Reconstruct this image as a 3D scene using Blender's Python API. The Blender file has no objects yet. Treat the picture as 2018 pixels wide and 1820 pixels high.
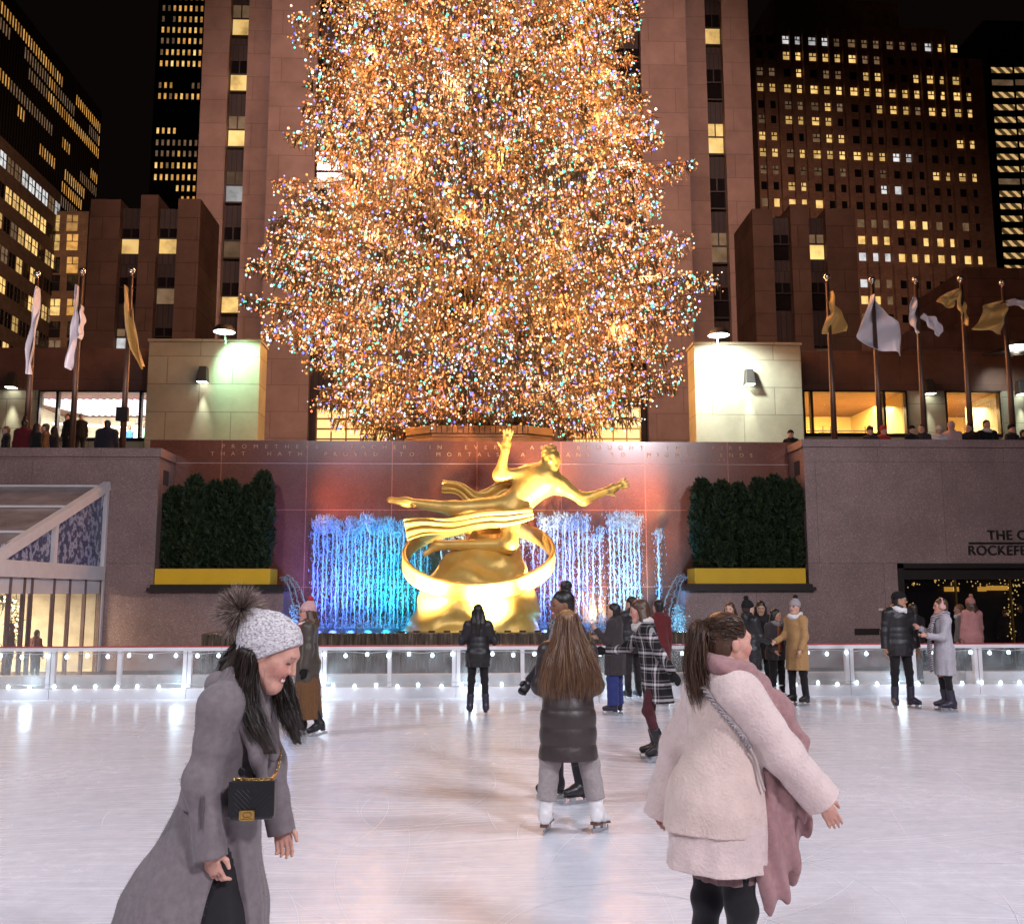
import bpy, math, random
import numpy as np
from mathutils import Vector, Matrix
R = math.radians
SC = bpy.context.scene
COL = SC.collection
rng = np.random.default_rng(7)
random.seed(7)

# ------------------------------------------------------------------ camera
CAM_H = 1.85
F = 1900.0                      # focal length in units of a 2018 px wide picture
TH, YAW, ROLL = R(7.76), R(2.1), R(0.1)
cam = bpy.data.cameras.new('camera')
cam.sensor_width = 36.0
cam.lens = 36.0*F/2018.0
cam.clip_start = 0.05
cam.clip_end = 1500
cam_o = bpy.data.objects.new('camera', cam)
COL.objects.link(cam_o)
cam_o.location = (0, 0, CAM_H)
cam_o.rotation_mode = 'XYZ'
cam_o.matrix_world = (Matrix.Translation((0, 0, CAM_H)) @ Matrix.Rotation(-YAW, 4, 'Z')
                      @ Matrix.Rotation(math.pi/2+TH, 4, 'X') @ Matrix.Rotation(-ROLL, 4, 'Z'))
SC.camera = cam_o

# ------------------------------------------------------------------ world: night sky over a city
W = bpy.data.worlds.new('World')
SC.world = W
W.use_nodes = True
bg = W.node_tree.nodes['Background']
bg.inputs[0].default_value = (0.6, 0.36, 0.30, 1)
bg.inputs[1].default_value = 0.0045
SC.view_settings.view_transform = 'Standard'
SC.view_settings.look = 'None'
SC.view_settings.exposure = 0.15
SC.view_settings.gamma = 1.0
SC.render.engine = 'CYCLES'
SC.cycles.use_denoising = True
try:
    SC.cycles.denoiser = 'OPENIMAGEDENOISE'
    SC.cycles.denoising_prefilter = 'ACCURATE'
except Exception:
    pass
SC.cycles.max_bounces = 6
SC.cycles.diffuse_bounces = 2
SC.cycles.glossy_bounces = 3
SC.cycles.transmission_bounces = 4
SC.cycles.transparent_max_bounces = 10
SC.cycles.sample_clamp_indirect = 2.0
SC.cycles.sample_clamp_direct = 0.0
SC.cycles.caustics_reflective = False
SC.cycles.caustics_refractive = False
SC.cycles.use_light_tree = True

# ------------------------------------------------------------------ lamps of the plaza (floodlights on the roofs round the rink) and added tower fill
def lamp(name, kind, loc, target=None, power=100, color=(1, 1, 1), size=0.3, angle=60, blend=0.5, size_y=None):
    d = bpy.data.lights.new(name, kind)
    d.energy = power
    d.color = color
    if kind == 'SPOT':
        d.spot_size = R(angle)
        d.spot_blend = blend
        d.shadow_soft_size = size
    elif kind == 'AREA':
        d.size = size
        if size_y:
            d.shape = 'RECTANGLE'
            d.size_y = size_y
    else:
        d.shadow_soft_size = size
    o = bpy.data.objects.new(name, d)
    COL.objects.link(o)
    o.location = loc
    if target is not None:
        o.rotation_euler = (Vector(target)-Vector(loc)).to_track_quat('-Z', 'Y').to_euler()
    return o
ICEC = (0.88, 0.92, 1.0)
lamp('rink_floodlight', 'SPOT', (17, 3, 17), (1.5, 10, 0), 7200, ICEC, 1.6, 66, 0.7)
lamp('rink_floodlight', 'SPOT', (-17, 4, 17), (-1.5, 10, 0), 6400, (0.86, 0.90, 1.0), 1.6, 66, 0.7)
lamp('rink_floodlight', 'SPOT', (10, -10, 13), (2, 12, 0.5), 10500, (0.93, 0.91, 1.0), 1.2, 78, 0.8)
lamp('rink_floodlight', 'SPOT', (-8, -10, 15), (-2, 14, 1), 6500, (0.89, 0.89, 1.0), 1.2, 78, 0.8)
lamp('tower_fill', 'SPOT', (17, 22, 50), (7, 62, 27), 30000, (1.0, 0.63, 0.54), 1.0, 62, 0.8)  # unseen pair of spots added to wash the tower face
lamp('tower_fill', 'SPOT', (-17, 22, 50), (-7, 62, 27), 30000, (1.0, 0.63, 0.54), 1.0, 62, 0.8)

# ------------------------------------------------------------------ picture-to-place helpers (2018 x 1820 picture units)
def ray(u, v):
    a = (u-1009)/F
    b = (910-v)/F
    a, b = a*math.cos(ROLL)-b*math.sin(ROLL), a*math.sin(ROLL)+b*math.cos(ROLL)
    y = math.cos(TH)-b*math.sin(TH)
    z = math.sin(TH)+b*math.cos(TH)
    return (a*math.cos(YAW)+y*math.sin(YAW), -a*math.sin(YAW)+y*math.cos(YAW), z)
def V(u, v, Y):
    x, y, z = ray(u, v)
    return Vector((x*Y/y, Y, CAM_H+z*Y/y))
def VX(u, v, X):
    x, y, z = ray(u, v)
    return Vector((X, y*X/x, CAM_H+z*X/x))
def G(u, v, z0=0.0):
    x, y, z = ray(u, v)
    t = (z0-CAM_H)/z
    return Vector((x*t, y*t, z0))

# ------------------------------------------------------------------ objects
def tag(o, label=None, cat=None, group=None, kind=None):
    if label: o['label'] = label
    if cat: o['category'] = cat
    if group: o['group'] = group
    if kind: o['kind'] = kind
    return o
def empty(name, loc=(0, 0, 0), rz=0.0, label=None, cat=None, group=None):
    o = bpy.data.objects.new(name, None)
    COL.objects.link(o)
    o.location = loc
    o.rotation_euler = (0, 0, rz)
    o.empty_display_size = 0.2
    return tag(o, label, cat, group)
def link(name, me, parent=None, loc=None, rot=None):
    o = bpy.data.objects.new(name, me)
    COL.objects.link(o)
    if parent is not None: o.parent = parent
    if loc is not None: o.location = loc
    if rot is not None: o.rotation_euler = rot
    return o
def mesh_np(name, v, f, mats=None, smooth=False, mi=None, col=None):
    """mesh from numpy: v (n,3); f (m,3 or 4)"""
    v = np.asarray(v, np.float32); f = np.asarray(f, np.int32)
    me = bpy.data.meshes.new(name)
    k = f.shape[1]
    me.vertices.add(len(v)); me.vertices.foreach_set('co', v.ravel())
    me.loops.add(f.size); me.loops.foreach_set('vertex_index', f.ravel())
    me.polygons.add(len(f))
    me.polygons.foreach_set('loop_start', np.arange(0, f.size, k, dtype=np.int32))
    me.polygons.foreach_set('loop_total', np.full(len(f), k, np.int32))
    me.polygons.foreach_set('use_smooth', np.full(len(f), smooth, bool))
    if mi is not None: me.polygons.foreach_set('material_index', np.asarray(mi, np.int32))
    for m in (mats if isinstance(mats, (list, tuple)) else [mats]):
        if m: me.materials.append(m)
    if col is not None:
        a = me.color_attributes.new('Col', 'FLOAT_COLOR', 'POINT')
        c = np.ones((len(v), 4), np.float32); c[:, :3] = col
        a.data.foreach_set('color', c.ravel())
    me.update(calc_edges=True)
    me.validate()
    return me

class MB:
    """collects shapes for ONE mesh object"""
    def __init__(s): s.v = []; s.f = []; s.m = []
    def add(s, vs, fs, mi=0):
        n = len(s.v); s.v += [tuple(p) for p in vs]
        s.f += [tuple(i+n for i in f) for f in fs]; s.m += [mi]*len(fs)
        return s
    def box(s, x0, x1, y0, y1, z0, z1, mi=0):
        vs = [(x, y, z) for x in (x0, x1) for y in (y0, y1) for z in (z0, z1)]
        return s.add(vs, [(0, 1, 3, 2), (4, 6, 7, 5), (0, 4, 5, 1), (2, 3, 7, 6), (0, 2, 6, 4), (1, 5, 7, 3)], mi)
    def bar(s, a, b, w, h=None, mi=0, up=(0, 0, 1)):
        a = Vector(a); b = Vector(b); d = (b-a).normalized(); h = h or w
        u = Vector(up)
        if abs(d.dot(u)) > .95: u = Vector((0, 1, 0))
        x = d.cross(u).normalized(); y = x.cross(d).normalized()
        vs = [p+x*i*w/2+y*j*h/2 for p in (a, b) for i in (-1, 1) for j in (-1, 1)]
        return s.add(vs, [(0, 1, 3, 2), (4, 6, 7, 5), (0, 4, 5, 1), (2, 3, 7, 6), (0, 2, 6, 4), (1, 5, 7, 3)], mi)
    def tube(s, pts, rad, n=8, mi=0, cap=True):
        pts = [Vector(p) for p in pts]
        if not isinstance(rad, (list, tuple, np.ndarray)): rad = [rad]*len(pts)
        base = len(s.v); rings = []
        px = None
        for i, p in enumerate(pts):
            d = (pts[min(i+1, len(pts)-1)]-pts[max(i-1, 0)])
            if d.length < 1e-9: d = Vector((0, 0, 1))
            d.normalize()
            u = px if px is not None else (Vector((0, 0, 1)) if abs(d.z) < .9 else Vector((1, 0, 0)))
            x = (u-d*u.dot(d))
            if x.length < 1e-6: x = d.orthogonal()
            x.normalize(); px = x
            y = d.cross(x)
            rings.append([p+(x*math.cos(2*math.pi*k/n)+y*math.sin(2*math.pi*k/n))*rad[i] for k in range(n)])
        vs = [q for r_ in rings for q in r_]
        fs = [(i*n+k, i*n+(k+1) % n, (i+1)*n+(k+1) % n, (i+1)*n+k) for i in range(len(pts)-1) for k in range(n)]
        if cap:
            fs.append(tuple(range(n))[::-1]); fs.append(tuple((len(pts)-1)*n+k for k in range(n)))
        return s.add(vs, fs, mi)
    def lathe(s, prof, c=(0, 0, 0), n=24, mi=0):
        vs = [(c[0]+r_*math.cos(2*math.pi*k/n), c[1]+r_*math.sin(2*math.pi*k/n), c[2]+z) for r_, z in prof for k in range(n)]
        fs = [(i*n+k, i*n+(k+1) % n, (i+1)*n+(k+1) % n, (i+1)*n+k) for i in range(len(prof)-1) for k in range(n)]
        return s.add(vs, fs, mi)
    def grid(s, P, mi=0, thick=0.0):
        """P[i][j] points"""
        m = len(P); n = len(P[0])
        vs = [q for r_ in P for q in r_]
        fs = [(i*n+j, i*n+j+1, (i+1)*n+j+1, (i+1)*n+j) for i in range(m-1) for j in range(n-1)]
        return s.add(vs, fs, mi)
    def quad(s, a, b, c, d, mi=0): return s.add([a, b, c, d], [(0, 1, 2, 3)], mi)
    def prism(s, poly, y0, y1, mi=0):
        """poly of (x,z) extruded along y"""
        n = len(poly)
        vs = [(x, y0, z) for x, z in poly]+[(x, y1, z) for x, z in poly]
        fs = [tuple(range(n)), tuple(range(n, 2*n))[::-1]]+[(i, n+i, n+(i+1) % n, (i+1) % n) for i in range(n)]
        return s.add(vs, fs, mi)
    def mesh(s, name, mats, smooth=False):
        me = bpy.data.meshes.new(name)
        me.from_pydata(s.v, [], s.f)
        for m in (mats if isinstance(mats, (list, tuple)) else [mats]): me.materials.append(m)
        me.polygons.foreach_set('material_index', s.m)
        me.polygons.foreach_set('use_smooth', [smooth]*len(s.f))
        import bmesh
        bm = bmesh.new(); bm.from_mesh(me); bmesh.ops.recalc_face_normals(bm, faces=bm.faces); bm.to_mesh(me); bm.free()
        me.update()
        return me
    def build(s, name, mats, parent=None, smooth=False, bevel=0.0, loc=None, rot=None):
        o = link(name, s.mesh(name, mats, smooth), parent, loc, rot)
        if bevel:
            m = o.modifiers.new('bevel', 'BEVEL'); m.width = bevel; m.segments = 2; m.limit_method = 'ANGLE'
        return o
def text(name, body, size, loc, mat, rot=(math.pi/2, 0, 0), spacing=1.0, depth=0.01, width=None, parent=None, align='LEFT'):
    c = bpy.data.curves.new(name, 'FONT')
    c.body = body; c.size = size; c.space_character = spacing; c.extrude = depth; c.align_x = align
    o = bpy.data.objects.new(name, c); COL.objects.link(o)
    bpy.context.view_layer.update()
    me = bpy.data.meshes.new_from_object(o.evaluated_get(bpy.context.evaluated_depsgraph_get()))
    bpy.data.objects.remove(o); bpy.data.curves.remove(c)
    if width:
        xs = [v.co.x for v in me.vertices]; w = max(xs)-min(xs)
        for v in me.vertices: v.co.x *= width/w
    me.materials.clear(); me.materials.append(mat)
    me.name = name
    return link(name, me, parent, loc, rot)

# ------------------------------------------------------------------ materials
class NT:
    def __init__(s, name):
        s.m = bpy.data.materials.new(name); s.m.use_nodes = True
        s.t = s.m.node_tree; s.b = s.t.nodes['Principled BSDF']; s.out = s.t.nodes['Material Output']
    def n(s, typ, **kw):
        o = s.t.nodes.new('ShaderNode'+typ)
        for k, v in kw.items():
            if k.startswith('i_'): o.inputs[int(k[2:]) if k[2:].isdigit() else k[2:].replace('_', ' ')].default_value = v
            else: setattr(o, k, v)
        return o
    def l(s, a, b): s.t.links.new(a, b)
    def math(s, op, a, b=None):
        o = s.n('Math', operation=op)
        for i, x in enumerate((a, b)):
            if x is None: continue
            if isinstance(x, (int, float)): o.inputs[i].default_value = x
            else: s.l(x, o.inputs[i])
        return o.outputs[0]
    def mix(s, fac, a, b, blend='MIX'):
        o = s.n('MixRGB', blend_type=blend)
        for i, x in enumerate((fac, a, b)):
            if isinstance(x, (int, float)): o.inputs[i].default_value = x
            elif isinstance(x, tuple): o.inputs[i].default_value = x if len(x) == 4 else (*x, 1)
            else: s.l(x, o.inputs[i])
        return o.outputs[0]
    def ramp(s, fac, stops):
        o = s.n('ValToRGB'); e = o.color_ramp.elements
        while len(e) < len(stops): e.new(0.5)
        for q, (p, c) in zip(e, stops): q.position = p; q.color = c if len(c) == 4 else (*c, 1)
        s.l(fac, o.inputs[0]); return o.outputs[0]
    def obj(s, scale=None):
        tc = s.n('TexCoord').outputs['Object']
        if scale is None: return tc
        mp = s.n('Mapping'); mp.inputs['Scale'].default_value = scale; s.l(tc, mp.inputs[0]); return mp.outputs[0]
    def noise(s, scale, vec=None, detail=3, rough=.55):
        o = s.n('TexNoise'); o.inputs['Scale'].default_value = scale; o.inputs['Detail'].default_value = detail; o.inputs['Roughness'].default_value = rough
        s.l(vec if vec is not None else s.obj(), o.inputs['Vector']); return o.outputs['Fac']
    def bump(s, h, strength=.3, dist=.01):
        o = s.n('Bump'); o.inputs['Strength'].default_value = strength; o.inputs['Distance'].default_value = dist
        s.l(h, o.inputs['Height']); s.l(o.outputs[0], s.b.inputs['Normal']); return o
    def set(s, **kw):
        for k, v in kw.items():
            i = s.b.inputs[k.replace('_', ' ')]
            i.default_value = (*v, 1) if isinstance(v, tuple) and len(v) == 3 and i.type == 'RGBA' else v
        return s
_mc = {}
def mat(name, color, rough=.6, metal=0.0, vary=.25, vscale=4.0, bump=0.0, bscale=60.0, bdist=.004, spec=.4, vcol=False, sheen=0.0):
    key = (name,)
    if key in _mc: return _mc[key]
    t = NT(name); t.set(Roughness=rough, Metallic=metal); t.b.inputs['Specular IOR Level'].default_value = spec
    if sheen:
        t.b.inputs['Sheen Weight'].default_value = sheen; t.b.inputs['Sheen Roughness'].default_value = .5
    base = t.n('RGB'); base.outputs[0].default_value = (*color, 1); src = base.outputs[0]
    if vcol:
        a = t.n('VertexColor'); a.layer_name = 'Col'; src = a.outputs[0]
    if vary:
        f = t.noise(vscale, detail=4)
        g = t.ramp(f, [(.25, (1-vary,)*3), (.75, (1+vary*.6,)*3)])
        src = t.mix(1.0, src, g, 'MULTIPLY')
    t.l(src, t.b.inputs['Base Color'])
    if bump: t.bump(t.noise(bscale, detail=3), bump, bdist)
    _mc[key] = t.m
    return t.m
def emit(name, color, strength, cut=False):
    t = NT(name)
    t.set(Base_Color=(0, 0, 0), Roughness=.4)
    t.b.inputs['Emission Color'].default_value = (*color, 1)
    t.b.inputs['Emission Strength'].default_value = strength
    if cut:
        try: t.m.cycles.emission_sampling = 'NONE'
        except Exception: pass
    return t.m
def facade_vec(t):
    s_ = t.n('SeparateXYZ'); t.l(t.obj(), s_.inputs[0])
    c = t.n('CombineXYZ'); t.l(t.math('ADD', s_.outputs[0], s_.outputs[1]), c.inputs[0]); t.l(s_.outputs[2], c.inputs[1])
    return c.outputs[0]
def stone(name, color, bw=1.6, bh=.8, mortar=.012, mcol=.55, vary=.18, rough=.8, speck=0.0, speckscale=90., bump=.25, spec=.3, coat=0.0, offset=.5, blotch=.35):
    t = NT(name); t.set(Roughness=rough); t.b.inputs['Specular IOR Level'].default_value = spec
    vec = facade_vec(t)
    br = t.n('TexBrick'); t.l(vec, br.inputs['Vector'])
    br.offset = offset
    br.inputs['Scale'].default_value = 1.0
    br.inputs['Brick Width'].default_value = bw; br.inputs['Row Height'].default_value = bh
    br.inputs['Mortar Size'].default_value = mortar; br.inputs['Mortar Smooth'].default_value = .1
    br.inputs['Color1'].default_value = tuple(c*(1-vary) for c in color)+(1,)
    br.inputs['Color2'].default_value = tuple(min(1, c*(1+vary)) for c in color)+(1,)
    br.inputs['Mortar'].default_value = tuple(min(1, c*mcol) for c in color)+(1,)
    src = br.outputs['Color']
    f = t.noise(.55, detail=6, rough=.65)
    src = t.mix(1.0, src, t.ramp(f, [(.3, (1-blotch,)*3), (.7, (1+blotch*.5,)*3)]), 'MULTIPLY')
    if speck:
        v = t.n('TexVoronoi'); v.inputs['Scale'].default_value = speckscale; t.l(t.obj(), v.inputs['Vector'])
        sp = t.n('SeparateColor'); t.l(v.outputs['Color'], sp.inputs[0])
        src = t.mix(1.0, src, t.ramp(sp.outputs[0], [(.0, (1-speck,)*3), (.55, (1, 1, 1)), (.93, (1.1,)*3), (1.0, (1+speck*2.6,)*3)]), 'MULTIPLY')
    t.l(src, t.b.inputs['Base Color'])
    if bump:
        h = t.math('ADD', t.math('MULTIPLY', br.outputs['Fac'], -1.5), t.noise(25, detail=4))
        t.bump(h, bump, .02)
    if coat:
        t.b.inputs['Coat Weight'].default_value = coat; t.b.inputs['Coat Roughness'].default_value = .12
    return t.m

# ------------------------------------------------------------------ smooth-surface modeller: distance fields meshed with surface nets
f4 = np.float32
class Prim:
    __slots__ = ('a', 'b', 'ra', 'rb', 'M', 's', 'ms', 'A', 'B')
    def __init__(p, a, b, ra, rb=None, M=None, s=None):
        p.a = np.array(a, f4); p.b = np.array(b, f4); p.ra = float(ra); p.rb = float(ra if rb is None else rb)
        p.M = None if (M is None and s is None) else (np.eye(3, dtype=f4) if M is None else np.array(M, f4))
        p.s = None if p.M is None else np.array(s if s is not None else (1, 1, 1), f4)
        p.ms = 1.0 if p.s is None else float(p.s.min())
        p.A = p.a if p.M is None else (p.a@p.M)/p.s
        p.B = p.b if p.M is None else (p.b@p.M)/p.s
    def d(p, P):
        if p.M is not None: P = (P@p.M)/p.s
        pa = P-p.A; ba = p.B-p.A
        l2 = float(ba@ba)
        if l2 < 1e-12:
            r_ = p.ra; q = pa
        else:
            t = np.clip(pa@ba/l2, 0, 1); r_ = p.ra+t*(p.rb-p.ra); q = pa-t[:, None]*ba
        return (np.sqrt(np.einsum('ij,ij->i', q, q))-r_)*p.ms
    def bounds(p):
        m = max(p.ra, p.rb)*(1.0 if p.s is None else float(p.s.max()))
        return np.minimum(p.a, p.b)-m, np.maximum(p.a, p.b)+m
def cap(a, b, ra, rb=None, M=None, s=None): return Prim(a, b, ra, rb, M, s)
def ell(c, r, M=None):
    r = np.array(r, f4); return Prim(c, c, 1.0, 1.0, np.eye(3) if M is None else M, r)
def smin(a, b, k):
    if k <= 0: return np.minimum(a, b)
    h = np.maximum(k-np.abs(a-b), 0)/k
    return np.minimum(a, b)-h*h*k*.25
class Grp:
    def __init__(g, prims, k=.02, cuts=(), subs=(), disp=None, sk=.01):
        g.prims = list(prims); g.k = k; g.cuts = [(np.array(p, f4), np.array(n, f4)) for p, n in cuts]; g.subs = list(subs); g.disp = disp; g.sk = sk
    def d(g, P, keep=None):
        out = None
        for i, p in enumerate(g.prims):
            if keep is not None and not keep[i]: continue
            x = p.d(P); out = x if out is None else smin(out, x, g.k)
        if out is None: out = np.full(len(P), 9., f4)
        if g.disp is not None: out = out+g.disp(P)
        for q in g.subs: out = -smin(-out, q.d(P), g.sk)
        for p, n in g.cuts: out = np.maximum(out, (P-p)@n)
        return out
def sdf_mesh(name, groups, res, mats, k=0.0, colfn=None, smooth=True, margin=.03, post=None):
    lo = np.min([p.bounds()[0] for g in groups for p in g.prims], 0)-margin
    hi = np.max([p.bounds()[1] for g in groups for p in g.prims], 0)+margin
    B = 8
    nb = np.maximum(1, np.ceil((hi-lo)/(res*B)).astype(int))
    bi = np.stack(np.meshgrid(*[np.arange(n) for n in nb], indexing='ij'), -1).reshape(-1, 3)
    half = res*B/2
    cen = (lo+(bi+.5)*res*B).astype(f4)
    def field(P, keeps=None):
        o = None
        for gi, g in enumerate(groups):
            x = g.d(P, None if keeps is None else keeps[gi]); o = x if o is None else smin(o, x, k)
        return o
    dc = field(cen)
    hd = half*1.733
    act = np.abs(dc) < hd*1.15+margin*.7
    bi = bi[act]; cen = cen[act]; dc = dc[act]
    N = nb*B+3
    def key(c): return (c[..., 0].astype(np.int64)*N[1]+c[..., 1])*N[2]+c[..., 2]
    g1 = np.arange(B+1); loc = np.stack(np.meshgrid(g1, g1, g1, indexing='ij'), -1).reshape(-1, 3)
    verts = []; keys = []; quads = []
    CH = 96
    for s0 in range(0, len(bi), CH):
        b = bi[s0:s0+CH]; c = cen[s0:s0+CH]; d0 = dc[s0:s0+CH]
        keeps = []
        for g in groups:
            keeps.append([bool(np.any(p.d(c)-np.maximum(d0, -hd) < hd*2.2+g.k+margin)) for p in g.prims])
        idx = (b[:, None, :]*B+loc[None])
        P = (lo+idx*res).reshape(-1, 3).astype(f4)
        D = field(P, keeps).reshape(len(b), B+1, B+1, B+1)
        inside = D < 0
        # cell vertices
        acc = np.zeros((len(b), B, B, B, 3), f4); cnt = np.zeros((len(b), B, B, B), f4)
        for ax in range(3):
            u_, v_ = [x for x in range(3) if x != ax]
            for du in (0, 1):
                for dv in (0, 1):
                    sl0 = [slice(None)]+[None]*3; sl1 = [slice(None)]+[None]*3
                    sl0[1+ax] = slice(0, B); sl1[1+ax] = slice(1, B+1)
                    for w_, dd in ((u_, du), (v_, dv)):
                        sl0[1+w_] = slice(dd, B+dd); sl1[1+w_] = slice(dd, B+dd)
                    a0 = D[tuple(sl0)]; a1 = D[tuple(sl1)]
                    m = (a0 < 0) != (a1 < 0)
                    t = np.where(m, a0/np.where(m, a0-a1, 1), 0)
                    e = np.zeros(a0.shape+(3,), f4); e[..., ax] = t; e[..., u_] = du; e[..., v_] = dv
                    acc += e*m[..., None]; cnt += m
        w = np.nonzero(cnt)
        if len(w[0]) == 0: continue
        cell = b[w[0]]*B+np.stack(w[1:], -1)
        verts.append(lo+(cell+acc[w]/cnt[w][:, None])*res); keys.append(key(cell))
        for ax in range(3):
            u_, v_ = [(1, 2), (2, 0), (0, 1)][ax]
            sl0 = [slice(None)]+[slice(0, B)]*3; sl1 = list(sl0)
            sl1[1+ax] = slice(1, B+1)
            i0 = inside[tuple(sl0)]; i1 = inside[tuple(sl1)]
            w = np.nonzero(i0 != i1)
            if len(w[0]) == 0: continue
            cell = b[w[0]]*B+np.stack(w[1:], -1); flip = i0[w]
            eu = np.zeros(3, int); eu[u_] = 1; ev = np.zeros(3, int); ev[v_] = 1
            q = np.stack([key(cell-eu-ev), key(cell-ev), key(cell), key(cell-eu)], -1)
            q[~flip] = q[~flip][:, ::-1]
            quads.append(q)
    verts = np.concatenate(verts); keys = np.concatenate(keys); quads = np.concatenate(quads)
    o = np.argsort(keys); keys = keys[o]; verts = verts[o]
    p = np.clip(np.searchsorted(keys, quads), 0, len(keys)-1)
    ok = (keys[p] == quads).all(1)
    p = p[ok]
    if post is not None: verts = post(verts)
    col = None
    if colfn is not None: col = colfn(verts)
    return mesh_np(name, verts, p, mats, smooth, col=col)

def rot_np(yaw=0, pitch=0, roll=0):
    """columns = right, forward, up. pitch > 0 tips the up axis forward, yaw > 0 turns left"""
    M = Matrix.Rotation(R(yaw), 3, 'Z') @ Matrix.Rotation(R(-pitch), 3, 'X') @ Matrix.Rotation(R(roll), 3, 'Y')
    return np.array(M, f4)
def nrm(v):
    v = np.array(v, f4); return v/np.linalg.norm(v)

SKIN = mat('skin', (.5, .3, .22), .58, vary=.16, vscale=55, bump=.15, bscale=320, bdist=.0015, spec=.28, vcol=True)
SKIN.node_tree.nodes['Principled BSDF'].inputs['Subsurface Weight'].default_value = .08
SKIN.node_tree.nodes['Principled BSDF'].inputs['Subsurface Scale'].default_value = .01
STEEL = mat('steel', (.6, .6, .62), .25, 1.0, vary=.1)
def cloth(name, color, kind='wool'):
    if kind == 'puffer': return mat(name, color, .42, vary=.15, vscale=9, bump=.25, bscale=30, bdist=.01, spec=.45)
    if kind == 'leather': return mat(name, color, .35, vary=.2, vscale=14, bump=.15, bscale=160, bdist=.002, spec=.5)
    if kind == 'hair': return mat(name, color, .42, vary=.5, vscale=50, bump=.0, spec=.5)
    if kind == 'fleece': return mat(name, color, .95, vary=.10, vscale=14, bump=.55, bscale=70, bdist=.012, spec=.12, sheen=.4)
    if kind == 'knit': return mat(name, color, .9, vary=.35, vscale=60, bump=.8, bscale=120, bdist=.006, spec=.2)
    return mat(name, color, .9, vary=.2, vscale=40, bump=.35, bscale=260, bdist=.003, spec=.2, sheen=.15)

def strands(name, guides, n, width, mats, parent, seg=10, seed=3, spread=1.0, taper=True, curl=0.0, lenj=.25):
    """thin ribbons following guide polylines. guides: list of (points k x 3, radii k, weight)"""
    r_ = np.random.default_rng(seed)
    Vs = []; Fs = []; base = 0
    ws = np.array([g[2] if len(g) > 2 else 1.0 for g in guides]); ws = ws/ws.sum()
    for gi, g in enumerate(guides):
        m = max(1, int(n*ws[gi]))
        pts = np.array(g[0], float); rad = np.array(g[1], float)
        k = len(pts); tt = np.linspace(0, 1, k)
        for q in range(m):
            L = 1-lenj*r_.random()
            ts = np.linspace(0, L, seg)
            c = np.stack([np.interp(ts, tt, pts[:, a]) for a in range(3)], -1)
            rr = np.interp(ts, tt, rad)
            off = r_.normal(size=3); off /= np.linalg.norm(off); off *= (.75+.25*r_.random())*spread
            wob = np.stack([np.sin(ts*(6+5*r_.random())+r_.random()*6.28) for _ in range(3)], -1)*curl*ts[:, None]
            c = c+off*rr[:, None]+wob
            d = np.gradient(c, axis=0); d /= np.linalg.norm(d, axis=1)[:, None]+1e-9
            side = np.cross(d, r_.normal(size=3)); side /= np.linalg.norm(side, axis=1)[:, None]+1e-9
            w = width*(1-.8*ts if taper else np.ones(seg))[:, None]*.5
            Vs.append(np.concatenate([c-side*w, c+side*w]))
            i = np.arange(seg-1)
            Fs.append(np.stack([base+i, base+i+1, base+seg+i+1, base+seg+i], -1)); base += 2*seg
    me = mesh_np(name, np.concatenate(Vs), np.concatenate(Fs), mats, True)
    return link(name, me, parent)

SKINS = {'light': (.62, .36, .27), 'mid': (.46, .25, .165), 'brown': (.23, .11, .065), 'rosy': (.60, .31, .24)}
HAIRS = {'black': (.014, .010, .009), 'dark': (.032, .017, .011), 'brown': (.085, .04, .022), 'blond': (.28, .15, .075), 'grey': (.3, .27, .25)}

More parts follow.
